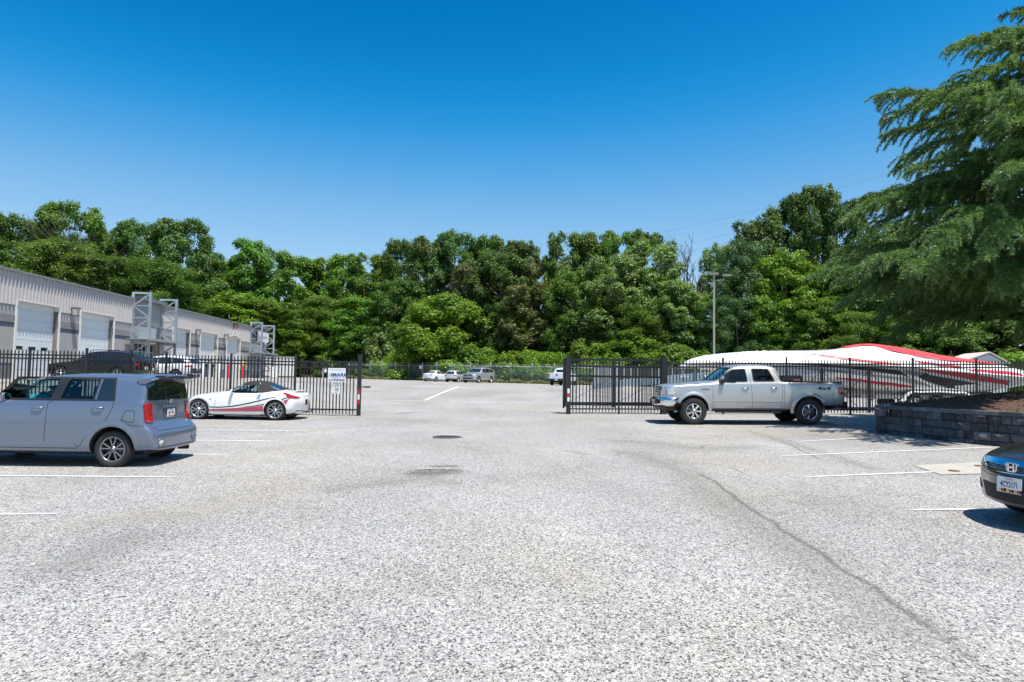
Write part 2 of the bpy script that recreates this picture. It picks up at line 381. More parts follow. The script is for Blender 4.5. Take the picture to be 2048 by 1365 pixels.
for a, b in (((150, 908), (467, 910)), ((200, 878), (565, 883)), ((380, 860), (627, 862)), ((1644, 862), (1763, 858)), ((770, 802), (862, 802)), ((940, 804), (1100, 806))): line(a, b, .10, M_linef)
line((850, 801), (918, 774), .11, M_line)
# stains, cracks, silt
M_crack = stainmat('crack_fill', (.13,.12,.10), thr=.60, scale=30, soft=.40, edge=.36, amax=.8)
M_stain = stainmat('oil_stain', (.24,.235,.22), thr=.66, scale=60, soft=.30, edge=.30, amax=.6)
M_silt = stainmat('tan_silt', (.44,.40,.32), thr=.60, scale=3.5, soft=.7, edge=.30)
M_silt2 = stainmat('dark_silt', (.25,.235,.20), thr=.62, scale=75, soft=.25, edge=.24, amax=.6)
def pathw(pxs): return [W(*p) for p in pxs]
dz = .004
for nm, pts, w, mt in (
  ('pavement_crack', [(1380,938),(1430,963),(1462,990),(1492,1010),(1545,1045),(1578,1072),(1622,1092),(1680,1140),(1742,1172),(1790,1208),(1850,1245),(1900,1290),(1960,1330),(2040,1400)], .13, M_crack),
  ('pavement_crack', [(1470,857),(1498,862),(1530,872),(1560,884),(1590,895),(1650,925)], .10, M_crack),
  ('pavement_crack', [(1390,922),(1428,930),(1460,935),(1510,958)], .06, M_crack),
  ('silt_band', [(1160,905),(1260,905),(1360,940),(1450,1010),(1560,1080),(1700,1180),(1850,1300),(1960,1400)], 1.9, M_silt2),
  ('silt_band', [(1180,880),(1290,885),(1400,898),(1560,892)], 2.6, M_silt2),
  ('silt_band', [(1500,862),(1640,905),(1780,950)], 1.0, M_silt2),
  ('silt_patch', [(1320,870),(1440,878),(1560,872),(1650,862)], 2.6, M_silt),
  ('silt_patch', [(1340,848),(1480,862),(1600,880)], 1.8, M_silt),
  ('silt_patch', [(1120,838),(1320,842),(1500,858)], 1.3, M_silt),
  ('silt_patch', [(0,1075),(200,1040),(420,1020),(560,975)], 1.6, M_silt),
  ('silt_patch', [(400,850),(560,868),(700,852)], 1.8, M_silt),
  ('oil_stain', [(1118,900),(1150,905),(1188,914)], .8, M_stain),
  ('oil_stain', [(775,830),(850,823)], 1.4, M_stain),
  ('oil_stain', [(985,806),(1020,807)], .8, M_stain),
  ('oil_stain', [(560,1000),(700,975),(860,958),(960,985)], 1.5, M_stain),
  ('oil_stain', [(20,1190),(240,1080),(420,1060)], 1.8, M_stain)):
    dz += .0004; strip(nm, pathw(pts), w, mt, dz, edge=True, wob=.03)
# shallow pothole: dark worn rim with a pale base course
M_pale_base = stainmat('pale_base', (.33,.31,.275), thr=.60, scale=14, soft=.1, edge=.34)
strip('pothole', pathw([(822,942),(862,938),(905,939),(925,937)]), .26, M_pale_base, .0125, edge=True, wob=.05)
M_wet = stainmat('dark_worn', (.12,.115,.105), thr=.56, scale=55, soft=.35, edge=.30, amax=.75)
strip('pothole_edge', pathw([(800,945),(862,947),(935,940)]), 1.1, M_wet, .0105, edge=True)
strip('pothole_edge', pathw([(850,934),(925,933)]), .42, M_wet, .0135, edge=True, wob=.03)
# manhole
c = W(895, 875); mh = empty('manhole_cover', (c.x, c.y, G(c.x, c.y)+.006), label='round dark iron manhole cover set in the open gravelly pavement', cat='manhole cover')
mb = MB(); mb.lathe_z([(.001, .012), (.31, .012), (.32, .006)], 32, smooth=False)
for i in range(-4, 5):
    for j in range(-4, 5):
        if i*i+j*j < 17: mb.box(i*.062-.018, i*.062+.018, j*.062-.018, j*.062+.018, .012, .018)
mb.build('lid', mat('iron', (.05,.045,.04), .6, metal=.3, var=.3, vs=20), mh)
mb = MB(); mb.lathe_z([(.325, .004), (.325, .012), (.37, .012), (.38, 0)], 32, smooth=False); mb.build('frame', mat('iron_frame', (.09,.085,.08), .7), mh)
# concrete slab with two rusty covers
def slab():
    q = [W(*p) for p in ((1826,932), (1985,924), (1990,948), (1882,951))]
    r = empty('concrete_slab', q[0], 0, 'tan concrete slab with two rusty caps set in the lot near the dark sedan', 'concrete slab')
    mb = MB(); mb.add([(p.x, p.y, p.z+.011) for p in q], [(0,1,2,3)])
    mb.build('surface', mat('slab_concrete', (.36,.33,.285), .9, var=.14, vs=2.5, bump=.2), r, off=q[0])
    for i, (px, py) in enumerate(((1908, 944), (1960, 934))):
        p = W(px, py); mb = MB(); mb.lathe_z([(.001, .02), (.085, .02), (.09, .0)], 20, c=(0,0,0), smooth=False)
        o = mb.build('cap', mat('rust_cap', (.16,.08,.05), .85, var=.3, vs=30), r); o.location = (p.x-q[0].x, p.y-q[0].y, p.z+.006-q[0].z)
slab()
# ================================================================== retaining wall and planting bed
WC = [(15.5, 24.0), (12.3, 22.0), (10.35, 18.9), (10.9, 16.6), (12.0, 14.2), (14.0, 12.2), (17.5, 11.0), (22.5, 11.0)]
def wtop(x, y): return 1.10 + .03*(10.3-x) if y > 14 else 1.02
def stone_wall():
    M_st = mat('split_block', (.068,.068,.072), .95, var=.55, vs=5, bump=1.0, bs=22)
    root = empty('retaining_wall', (10.35, 18.9, G(10.35, 18.9)), label='curved low retaining wall of dark split-face concrete blocks under the conifer', cat='retaining wall')
    rnd = random.Random(11); P_ = [Vector((a, b, 0)) for a, b in WC]; seg = []; tot = 0
    for a, b in zip(P_, P_[1:]): seg.append((tot, (b-a).length, a, b)); tot += (b-a).length
    def pt(s):
        for t0, l, a, b in seg:
            if s <= t0+l: return a.lerp(b, (s-t0)/l), (b-a).normalized()
        return seg[-1][3], (seg[-1][3]-seg[-1][2]).normalized()
    H = .20; mb = MB()
    for row in range(5):
        s = (row % 2)*.2
        while s < tot:
            w = rnd.choice((.22, .30, .40, .44)); p, d = pt(s+w/2); nrm = Vector((d.y, -d.x, 0))
            if nrm.dot(Vector((0,0,0))-p) < 0: nrm = -nrm
            if nrm.y > .3: nrm = nrm
            top = 1.06; z1 = top-.09-row*H; z0 = z1-H+.006; j = rnd.uniform(0, .06)
            # rough chamfered block face
            ww = w-.012; dep = .28; back = p - nrm*dep
            f0 = p + nrm*(0.015*row+j); ch = .03
            def q(u, v, e): return f0 + d*u + Vector((0, 0, v)) - nrm*e
            vs = [q(-ww/2, z0, ch), q(ww/2, z0, ch), q(ww/2, z1, ch), q(-ww/2, z1, ch)]
            jx = lambda: rnd.uniform(-.022, .022)
            cx = rnd.uniform(-.05, .05)
            inn = [q(-ww/2+.05+jx(), z0+.035+jx(), jx()), q(ww/2-.05+jx(), z0+.035+jx(), jx()), q(ww/2-.05+jx(), z1-.035+jx(), jx()), q(-ww/2+.05+jx(), z1-.035+jx(), jx())]
            mid = [q(cx, (z0+z1)/2+jx(), -.018+jx())]
            bk = [v - nrm*dep for v in vs]
            mb.add(vs+inn+mid+bk, [(0,1,5,4),(1,2,6,5),(2,3,7,6),(3,0,4,7),(4,5,8),(5,6,8),(6,7,8),(7,4,8),(0,9,10,1),(1,10,11,2),(2,11,12,3),(3,12,9,0),(9,12,11,10)], False)
            s += w
    island_var(M_st, .55, 1.7)
    mb.build('block_courses', M_st, root, off=root.location)
    mb = MB(); s = 0
    while s < tot:
        w = rnd.choice((.36, .45, .5)); p, d = pt(s+w/2); nrm = Vector((d.y, -d.x, 0))
        if nrm.dot(-p) < 0: nrm = -nrm
        M = Matrix.Translation(p+nrm*(.02+rnd.uniform(0, .012))) @ Matrix(((d.x, -nrm.x, 0, 0), (d.y, -nrm.y, 0, 0), (0, 0, 1, 0), (0, 0, 0, 1)))
        mb.box(-w/2+.006, w/2-.006, 0, .32, .972+rnd.uniform(-.004,.004), 1.062+rnd.uniform(-.006,.006), M); s += w
    mb.build('coping', island_var(mat('coping_block', (.10,.102,.106), .95, var=.45, vs=5, bump=.6, bs=30), .7, 1.5), root, off=root.location)
stone_wall()
def mulch():
    # mounded bed inside the wall
    cx, cy = 17.0, 17.6; n = 40; V = [(cx, cy, 1.62)]; F = []; rings = 9; rnd = random.Random(2)
    poly = WC + [(26, 13), (27, 19), (24, 24), (19, 25.5)]
    def rad(a):
        d = Vector((math.cos(a), math.sin(a))); best = 9
        for (x0, y0), (x1, y1) in zip(poly, poly[1:]+poly[:1]):
            ex, ey = x1-x0, y1-y0; den = d.x*ey-d.y*ex
            if abs(den) < 1e-9: continue
            t = ((x0-cx)*ey-(y0-cy)*ex)/den; u = ((x0-cx)*d.y-(y0-cy)*d.x)/den
            if t > 0 and -1e-6 <= u <= 1+1e-6: best = t
        return best-.16
    for r in range(1, rings+1):
        for k in range(n):
            a = 2*math.pi*k/n; R_ = rad(a)*r/rings; f = 1-(r/rings)
            z = 1.0+.62*(1-(1-f)**2.2) + rnd.uniform(-.015, .02)
            V.append((cx+R_*math.cos(a), cy+R_*math.sin(a), z))
    for k in range(n): F.append((0, 1+k, 1+(k+1) % n, 1+(k+1) % n))
    mb = MB(); mb.smooth = True
    fs = [(0, 1+k, 1+(k+1) % n) for k in range(n)]
    for r in range(rings-1):
        for k in range(n): fs.append((1+r*n+k, 1+(r+1)*n+k, 1+(r+1)*n+(k+1) % n, 1+r*n+(k+1) % n))
    mb.add(V, fs, True)
    tag(mb.build('mulch_bed', mat('mulch', (.075,.042,.028), .97, var=.5, vs=14, bump=1.0, bs=30)), kind='structure')
    # loose bark chips
    rr = np.random.RandomState(5); N = 9000; a = rr.rand(N)*2*math.pi; f = np.sqrt(rr.rand(N))
    rads = np.array([rad(t) for t in a])*f*.98; g = 1-f
    X = cx+rads*np.cos(a); Y = cy+rads*np.sin(a); Z = 1.0+.62*(1-(1-g)**2.2)+.02
    c_ = np.stack([X, Y, Z], 1); d1 = rr.randn(N, 3); d1 /= np.linalg.norm(d1, axis=1)[:, None]; d2 = rr.randn(N, 3); d2 -= (d2*d1).sum(1)[:, None]*d1; d2 /= np.linalg.norm(d2, axis=1)[:, None]
    d1[:, 2] *= .4; l = (.02+rr.rand(N, 1)*.05); w = .012+rr.rand(N, 1)*.015
    V = np.stack([c_-d1*l-d2*w, c_+d1*l-d2*w, c_+d1*l+d2*w, c_-d1*l+d2*w], 1).reshape(-1, 3); F = np.arange(N*4).reshape(-1, 4)
    tag(link('bark_chips', npmesh('bark_chips', V, F, leafmat('bark', (.06,.03,.02), (.17,.09,.055), .0, .95))), 'brown bark mulch covering the raised bed behind the block wall', 'mulch', kind='stuff')
mulch()
# ================================================================== warehouse
FLOOR = 1.12; RZ = math.atan2(1, -.0615)
def warehouse():
    root = empty('warehouse', (-25, 0, FLOOR), RZ, 'long low warehouse of grey block and ribbed metal with white roll-up doors', 'warehouse')
    BL = mat('block_light', (.33,.32,.315), .95, var=.10, vs=2.5, bump=.15, bs=20); BS = mat('block_split', (.205,.20,.20), 1., var=.5, vs=9, bump=1.0, bs=14)
    BD = mat('block_stripe', (.055,.075,.105), .8); BB = mat('block_base', (.15,.15,.155), 1., var=.3, vs=9, bump=.8, bs=14)
    MP = mat('ribbed_panel', (.46,.435,.43), .45, var=.04, vs=1); MJ = mat('white_jamb', (.70,.66,.60), .6); MD = mat('roll_door', (.66,.68,.70), .45, var=.03, vs=.6)
    MG = mat('gutter', (.20,.21,.22), .5)
    S0, S1 = 27.0, 83.8; zt = 5.93; zp = 4.11
    doors = [(28.2, 32.0), (37.6, 41.4), (43.8, 47.8), (57.5, 60.9), (63.4, 67.6), (70.3, 74.3)]; dtop = 4.38
    store = [(50.6, 54.4), (78.0, 82.0)]
    ops = sorted([(a, b, dtop) for a, b in doors]+[(a, b, 2.75) for a, b in store])
    # corrugated upper wall
    mb = MB(); x = S0; rib = .3048
    def ribs(mb, a, b, z0, z1):
        n = max(1, round((b-a)/rib)); w = (b-a)/n
        for i in range(n):
            x0 = a+i*w; pr = [(x0, 0), (x0+w*.60, 0), (x0+w*.70, -.075), (x0+w*.90, -.075), (x0+w, 0)]
            vs = [(p[0], p[1], z) for z in (z0, z1) for p in pr]
            mb.add(vs, [(k, k+1, 5+k+1, 5+k) for k in range(4)], False)
    cur = S0
    for a, b, t in ops:
        if t > zp:
            ribs(mb, cur, a, zp, zt); ribs(mb, a, b, t+.0, zt); cur = b
    ribs(mb, cur, S1, zp, zt)
    mb.build('ribbed_panel', MP, root)
    # masonry between openings
    lay = [(0, .82, 0, 0), (.82, .93, 1, .006), (.93, 2.90, 2, 0), (2.90, 3.14, 1, .006), (3.14, 3.56, 3, .02), (3.56, zp+.02, 2, .0)]
    nm = ['block_base', 'stripe_course', 'block_wall', 'split_face_band']; mm = [BB, BD, BL, BS]; bs = [MB() for _ in nm]
    piers = []; cur = S0
    for a, b, t in ops: piers.append((cur, a)); cur = b
    piers.append((cur, S1))
    for a, b in piers:
        bs = [MB() for _ in nm]
        for z0, z1, k, p in lay: bs[k].box(a, b, .02-p, .35, z0, z1)
        for b_, n_, m_ in zip(bs, nm, mm): b_.build(n_, m_, root)
    for a, b in store: q_ = MB(); q_.box(a, b, .02, .35, 2.75, zp+.02); q_.build('block_wall', BL, root)
    for a, b in store: jm = MB(); jm.box(a+.1, b-.1, -.02, .0, 2.78, zp-.1); jm.build('white_header_panel', MJ, root)
    mb = MB(); mb.box(S0+.01, S1-.01, .04, 23.9, -1.9, -.002); mb.build('foundation', mat('foundation', (.26,.25,.24), .95, var=.15, vs=2), root)
    # side, back and roof
    mb = MB(); mb.box(S0, S0+.2, .36, 24, 0, zt-.1); mb.box(S1-.2, S1, .36, 24, 0, zt-.1); mb.box(S0, S1, 23.8, 24, 0, zt+.3)
    mb.build('end_wall', BL, root)
    mb = MB(); mb.add([(S0-.1, -.02, zt+.06), (S1+.1, -.02, zt+.06), (S1+.1, 12, zt+.55), (S0-.1, 12, zt+.55), (S0-.1, 24.2, zt+.06), (S1+.1, 24.2, zt+.06)], [(0,1,2,3),(3,2,5,4)])
    mb.build('roof', mat('roof_metal', (.55,.55,.54), .5, metal=.3), root)
    mb = MB(); mb.box(S0-.1, S1+.1, -.16, -.0, zt-.02, zt+.10); mb.build('gutter', MG, root)
    # overhead doors
    rnd = random.Random(3)
    for i, (a, b) in enumerate(doors):
        mb = MB(); z = 0.02
        while z < dtop-.05:
            z1 = min(z+.56, dtop); mb.box(a-.02, b+.02, .30, .34, z+.016, z1-.016); z += .56
        mb.box(a-.02, b+.02, .325, .35, 0, dtop)
        d = mb.build('roll_up_door', MD, root)
        if i in (0, 1, 4):
            mb = MB()
            for k in range(3):
                c_ = a+(b-a)*(.2+.3*k); mb.box(c_-.32, c_+.32, .292, .31, 1.72, 1.90)
            mb.build('window', M_glassd, d)
        mb = MB(); mb.box(a-.16, a, -.03, .30, 0, dtop+.04); mb.box(b, b+.16, -.03, .30, 0, dtop+.04); mb.box(a, b, -.03, .30, dtop, dtop+.08)
        mb.build('door_frame', MJ, root)
    for a, b in store:
        mb = MB(); mb.box(a, b, .22, .26, 0, 2.75); w = mb.build('storefront_glass', M_glassd, root)
        mb = MB()
        for k in range(7): x = a+(b-a)*k/6; mb.box(x-.03, x+.03, .17, .24, 0, 2.75)
        for z in (.05, 1.0, 2.1, 2.72): mb.box(a, b, .165, .235, z-.03, z+.03)
        mb.build('mullions', mat('mullion', (.6,.6,.6), .4), w)
    # downspouts
    return root
wh = warehouse()
def on_wall(s, y, z):
    c_, s_ = math.cos(RZ), math.sin(RZ); return Vector((-25+s*c_-y*s_, s*s_+y*c_, FLOOR+z))
for i, (s, z, lb) in enumerate(((42.7, 4.25, 'boxy wall lamp above the block pier between the two nearest visible roll-up doors'), (62.2, 4.25, 'boxy wall lamp between the third and fourth visible roll-up doors'), (69.3, 4.25, 'boxy wall lamp just left of the brown and white wall sign'), (34.6, 4.25, 'boxy wall lamp at the near left end of the warehouse'))):
    r = empty('wall_lamp', on_wall(s, -.05, z), RZ, lb, 'wall lamp', 'lamps on the warehouse wall')
    mb = MB(); mb.prism([(-.18, -.22), (.18, -.22), (.2, .2), (-.2, .2)], -.10, .0, 'y'); mb.prism([(-.2, .2), (.2, .2), (.2, .26), (-.2, .26)], -.42, 0, 'y'); mb.build('housing', mat('lamp_bronze', (.09,.085,.08), .5), r)
    mb = MB(); mb.prism([(-.15, -.2), (.15, -.2), (.19, .19), (-.19, .19)], -.34, -.10, 'y'); mb.build('lens', mat('lamp_lens', (.55,.53,.48), .3), r)
def portal(s0, s1, lb, banner):
    r = empty('entrance_canopy', on_wall(s0, 0, 0), RZ, lb, 'entrance frame', 'steel entrance frames on the warehouse front')
    L = s1-s0; H = 6.45
    for x in (0, L):
        mb = MB(); t = .17
        for y in (-.08, -1.30): mb.box(x-t/2, x+t/2, y-t/2, y+t/2, 0, H)
        mb.box(x-t/2, x+t/2, -1.24, -.14, H-.13, H-.002)
        zs = [H-.06]; z = H-1.0
        while z > .3:
            mb.bar((x, -.14, z), (x, -1.24, z), .10); zs.append(z); z -= .9
        for k in range(len(zs)-1):
            a, b = zs[k], zs[k+1]
            ya, yb = (-1.24, -.14) if k % 2 == 0 else (-.14, -1.24)
            mb.bar((x, ya, a-.06), (x, yb, b+.04), .09)
        mb.build('truss', M_galv, r)
    mb = MB(); mb.box(.07, L-.07, -.62, -.10, 6.02, 6.16); mb.box(.07, L-.07, -.62, -.5, 5.9, 6.02); mb.build('roof_beam', mat('shade_steel', (.16,.18,.19), .5), r)
    mb = MB(); mb.box(.07, L-.07, -.06, -.10, 4.55, 6.02); mb.build('back_panel', mat('grey_panel', (.30,.30,.31), .6), r)
    mb = MB(); mb.box(-.9, L+.3, -1.75, -.06, 2.93, 2.98)
    for k in range(7):
        x = -.8+(L+1.0)*k/6; mb.box(x-.03, x+.03, -1.72, -.1, 2.86, 2.93)
    mb.box(-.92, L+.32, -1.80, -1.73, 2.84, 3.02)
    mb.build('lower_canopy', mat('canopy_steel', (.33,.36,.38), .5, metal=.3), r)
    return r
portal(50.3, 54.8, 'taller-looking nearer pair of galvanised lattice frames round the warehouse entrance', False)
r2 = portal(77.6, 82.4, 'farther pair of galvanised lattice frames at the end of the warehouse, holding a banner', True)
# banner on far portal
bn = empty('banner', on_wall(79.7, -.75, 4.3), RZ, 'white banner with dark end and pink lettering strung inside the far lattice frames', 'banner')
mb = MB(); mb.box(-1.9, 2.4, -.02, 0, 0, 1.15); mb.build('cloth', mat('banner_cloth', (.70,.66,.72), .7, var=.06, vs=2), bn)
mb = MB(); mb.box(-2.5, -1.9, -.02, 0, 0, 1.15); mb.build('dark_edge', M_dark, bn)
mb = MB(); rnd = random.Random(8)
for k in range(7):
    x = -1.7+k*.16; mb.box(x, x+.09, -.026, -.02, .2+rnd.random()*.1, .5+rnd.random()*.4)
mb.build('pink_print', mat('pink_ink', (.45,.16,.28), .6), bn)
mb = MB()
for k in range(9):
    x = -.3+k*.22; mb.box(x, x+.14, -.026, -.02, .42+rnd.random()*.05, .66)
mb.build('dark_print', mat('grey_ink', (.18,.17,.2), .6), bn)
# wall sign on the corrugated panel
sg = empty('wall_sign', on_wall(72.4, -.055, 4.55), RZ, 'brown wall sign with a white number above a white panel, high on the ribbed wall', 'wall sign')
mb = MB(); mb.box(-.68, .68, -.03, 0, .62, 1.30); mb.build('brown_panel', mat('sign_brown', (.24,.085,.045), .5), sg)
mb = MB(); mb.box(-.68, .68, -.03, 0, 0, .60); mb.build('white_panel', M_white, sg)
text('number', '8', .5, MF((0, -.035, 1.02)), M_white, sg)
for nm_, zz, mm_, ws in (('caption_marks', .72, M_white, (.3, .22, .34)), ('panel_marks', .42, M_ink, (.26, .4)), ('panel_marks', .2, M_ink, (.5, .2))):
    mb = MB(); x = -sum(ws)/2-.05
    for w_ in ws: mb.box(x, x+w_, -.036, -.03, zz-.035, zz+.035); x += w_+.08
    mb.build(nm_, mm_, sg)
# bollards
def bollard(px, py, Y, h, mtl, lb, grp, cap=None, rr=.09):
    x = XY(px, Y); z = G(x, Y) if py is None else py
    r = empty('bollard', (x, Y, z), 0, lb, 'bollard', grp)
    mb = MB(); mb.lathe_z([(rr, 0), (rr, h-.05), (rr*.75, h-.01), (.001, h)], 16); mb.build('post', mtl, r)
    if cap: mb = MB(); mb.lathe_z([(rr+.006, h*.72), (rr+.006, h-.05), (rr*.75, h+.0), (.001, h+.01)], 16); mb.build('band', cap, r)
bollard(456, None, 66.5, 1.55, M_red, 'red bollard by the roll-up door, left of the tall fence post', 'bollards in front of the warehouse')
bollard(485, None, 71.5, 1.85, M_red, 'red bollard with a yellow top in front of the warehouse', 'bollards in front of the warehouse', M_yel)
M_pale = mat('pale_bollard', (.60,.68,.72), .6)
bollard(405, None, 57.0, 1.35, M_pale, 'pale grey bollard in front of the warehouse, farther left of two', 'bollards in front of the warehouse')
bollard(437.5, None, 62.0, 1.35, M_pale, 'pale grey bollard in front of the warehouse, nearer the red ones', 'bollards in front of the warehouse')
for (px, Y), lb in zip(((398, 58.5), (412, 60.5), (424, 62.5)), ('leftmost of three small black utility meters by the warehouse wall', 'middle one of three small black utility meters by the warehouse wall', 'rightmost of three small black utility meters by the warehouse wall')):
    x = XY(px, Y); mb = MB(); mb.box(-.12, .12, -.1, .1, 0, .25); mb.box(-.05, .05, -.06, .06, -.9, .01); mb.lathe_z([(.05, .24), (.05, .33), (.001, .35)], 10)
    o = mb.build('utility_meter', M_dark); o.location = (x, Y, 2.22); tag(o, lb, 'meter', 'black meters by the warehouse')
# kerb in front of building
mb = MB(); mb.box(27, 84, -2.4, .03, -1.7, -.005)
kerb = mb.build('kerb_walk', mat('walk_concrete', (.50,.47,.41), .9, var=.1, vs=1)); kerb.location = (-25, 0, FLOOR); kerb.rotation_euler = (0, 0, RZ); tag(kerb, kind='structure')
# ================================================================== shipping container + small board
def container():
    Y = 86.0; x = XY(498, Y); r = empty('shipping_container', (x, Y, G(x, Y)+.12), R(14), 'white shipping container with rust streaks beyond the end of the warehouse', 'shipping container')
    MW = mat('container_white', (.70,.69,.67), .6, var=.08, vs=1.5); L = 5.4; H = 2.6; D = 2.44
    mb = MB(); n = 27; w = L/n
    for i in range(n):
        x0 = i*w; pr = [(x0, 0), (x0+w*.35, 0), (x0+w*.5, .035), (x0+w*.85, .035), (x0+w, 0)]
        mb.add([(p[0], p[1], z) for z in (.14, H-.1) for p in pr], [(k, k+1, 5+k+1, 5+k) for k in range(4)], False)
    mb.box(0, L, .05, D, .1, H-.05); mb.build('body', MW, r)
    mb = MB(); mb.box(-.04, L+.06, -.05, D+.05, H-.1, H+.02); mb.build('top_rail', mat('cont_rail', (.36,.33,.28), .7), r)
    mb = MB(); mb.box(-.04, L+.04, -.03, D, 0, .14); mb.build('bottom_rail', mat('cont_base', (.10,.10,.06), .8), r)
    mb = MB(); mb.box(L-.02, L+.13, -.035, .1, .1, H-.1); mb.box(L+.03, L+.09, D*.5-.03, D*.5+.05, .15, H-.1); mb.build('rusty_post', mat('cont_rust', (.12,.05,.03), .9, var=.4, vs=4), r)
    mb = MB(); mb.box(L, L+.08, .08, D, .12, H-.06)
    for k in range(4):
        y = .4+k*.55; mb.box(L+.08, L+.12, y-.02, y+.02, .2, H-.15)
    mb.build('doors', MW, r)
    mb = MB()
    for k in range(6):
        z = 2.05-k*.3; mb.box(3.46, 3.52, -.006, -.002, z-.1, z+.1); mb.box(3.52, 3.64, -.006, -.002, z-.03+.06*(k % 2), z+.02+.06*(k % 2))
    mb.build('vertical_marks', mat('cont_ink', (.12,.12,.13), .7), r)
container()
mb = MB(); mb.box(-.42, .42, -.03, 0, .15, 1.35); mb.box(-.36, -.3, 0, .05, 0, .2); mb.box(.3, .36, 0, .05, 0, .2)
o = mb.build('notice_board', M_white); o.location = (XY(547.5, 76), 76, G(XY(547.5, 76), 76)); tag(o, 'small white board standing on the ground in front of the shipping container', 'notice board')
# ================================================================== fences
def picket_run(mb, A, B, tA, tB, bot=.07, gap=.131, rails=(.19, .31), lowrail=.20, pw=.032, spear=True, skip_ends=True):
    A = Vector(A); B = Vector(B); d = (B-A); L = d.length; n = max(1, round(L/gap)); ang = math.atan2(d.y, d.x)
    def g(t): p = A.lerp(B, t); return G(p.x, p.y)
    def top(t): return tA+(tB-tA)*t
    for i in range(1, n):
        t = i/n; p = A.lerp(B, t); z0 = g(t)+bot; z1 = top(t); h = pw/2
        M = Matrix.Translation((p.x, p.y, 0)) @ Matrix.Rotation(ang, 4, 'Z')
        if spear:
            vs = [(-h,-h,z0),(h,-h,z0),(h,h,z0),(-h,h,z0),(-h,-h,z1-.07),(h,-h,z1-.07),(h,h,z1-.07),(-h,h,z1-.07),(0,0,z1)]
            mb.add([M@Vector(v) for v in vs], [(0,1,5,4),(1,2,6,5),(2,3,7,6),(3,0,4,7),(4,5,8),(5,6,8),(6,7,8),(7,4,8)], False)
        else: mb.box(-h, h, -h, h, z0, z1, M)
    for r in rails: mb.bar((A.x, A.y, tA-r), (B.x, B.y, tB-r), .052, .052)
    if lowrail is not None: mb.bar((A.x, A.y, g(0)+lowrail), (B.x, B.y, g(1)+lowrail), .052, .052)
def post(mb, x, y, top, w=.07, base=None, ang=0):
    z0 = (G(x, y) if base is None else base)-.02; M = Matrix.Translation((x, y, 0)) @ Matrix.Rotation(ang, 4, 'Z'); h = w/2
    mb.box(-h, h, -h, h, z0, top, M)
    mb.add([M@Vector(v) for v in ((-h-.005,-h-.005,top),(h+.005,-h-.005,top),(h+.005,h+.005,top),(-h-.005,h+.005,top),(0,0,top+.03))], [(0,1,4),(1,2,4),(2,3,4),(3,0,4),(3,2,1,0)], False)
def zt_at(px, py, Y): return P(px, py, Y).z
def fence_obj(name, pts, label, cat, group=None, pwid=.07, rails=(.19,.31)):
    # pts: (px, pytop, Y)
    W_ = [(XY(px, Y), Y, zt_at(px, py, Y)) for px, py, Y in pts]
    r = empty(name, (W_[0][0], W_[0][1], G(W_[0][0], W_[0][1])), 0, label, cat, group); off = r.location
    for (x0, y0, t0), (x1, y1, t1) in zip(W_, W_[1:]):
        mb = MB(); picket_run(mb, (x0, y0, 0), (x1, y1, 0), t0, t1, rails=rails); mb.build('picket_panel', M_black, r, fix=False, off=off)
    for i, (x, y, t) in enumerate(W_):
        mb = MB(); post(mb, x, y, t+.05, pwid); mb.build('post', M_black, r, off=off)
    return r
fence_obj('picket_fence', [(-900, 684, 21.5), (-740, 687, 21.8), (-600, 689, 22.0), (-460, 692, 22.3), (-330, 694, 22.6), (-190, 696, 23.2), (-62, 697, 23.6), (57, 699, 23.6), (171, 700.5, 23.6), (261, 704, 25.4), (331, 708, 26.2), (461, 711, 26.0), (590, 714, 25.8)],
          'black steel picket fence on the left between the parked cars and the warehouse', 'fence')
# left gate leaf
def left_gate():
    x0, y0 = XY(592, 25.75), 25.75; x1, y1 = XY(719, 25.4), 25.4; t0 = zt_at(592, 719, y0); t1 = zt_at(719, 719.5, y1)
    r = empty('gate_leaf', (x0, y0, G(x0, y0)), 0, 'black picket gate leaf on the left carrying the white signs', 'gate'); off = r.location
    mb = MB(); picket_run(mb, (x0+.06, y0-.05, 0), (x1-.08, y1-.05, 0), t0, t1, bot=.06, rails=(.10, .30), lowrail=.22, gap=.128); mb.build('picket_panel', M_black, r, fix=False, off=off)
    return r
left_gate()
def gate_post(px, pt, Y, w, lb, tape, latch=False):
    x = XY(px, Y); z = G(x, Y); t = zt_at(px, pt, Y)-z
    r = empty('gate_post', (x, Y, z), 0, lb, 'gate post', 'posts of the gateway')
    mb = MB(); h = w/2; mb.box(-h, h, -h, h, -.02, t); mb.box(-h-.008, h+.008, -h-.008, h+.008, t, t+.02); mb.build('post', M_black, r)
    for z0, z1, m_, nm in tape:
        mb = MB(); mb.box(-h*.55, h*.55, -h-.004, -h-.001, z0, z1); mb.build(nm, m_, r)
    if latch:
        mb = MB(); mb.box(-h-.02, h+.02, -h-.02, h+.02, 1.02, 1.06); mb.box(h, h+.34, -.02, .02, 1.05, 1.085); mb.box(h+.12, h+.34, -.035, .035, 1.03, 1.10); mb.build('latch', mat('latch_steel', (.10,.09,.085), .5, metal=.4), r)
    return r
gate_post(719, 710, 25.4, .135, 'tall black gate post right of the signs with red and white tape and a latch', [(.78, 1.0, M_red, 'red_tape'), (.60, .78, M_white, 'white_tape'), (.42, .60, M_red, 'red_tape')], True)
gate_post(1137, 710, 26.9, .16, 'tall black gate post with red and white tape left of the sliding gate', [(.82, 1.0, M_white, 'white_tape'), (.66, .82, M_red, 'red_tape'), (.50, .66, M_white, 'white_tape')])
gate_post(1327, 714, 27.1, .17, 'thick black post in the fence behind the nose of the silver pickup', [])
fence_obj('picket_fence', [(1140, 719, 27.0), (1238, 719.5, 27.05), (1322, 719, 27.1)], 'short black picket fence section right of the gateway, in front of the sliding gate', 'fence', rails=(.03, .27))
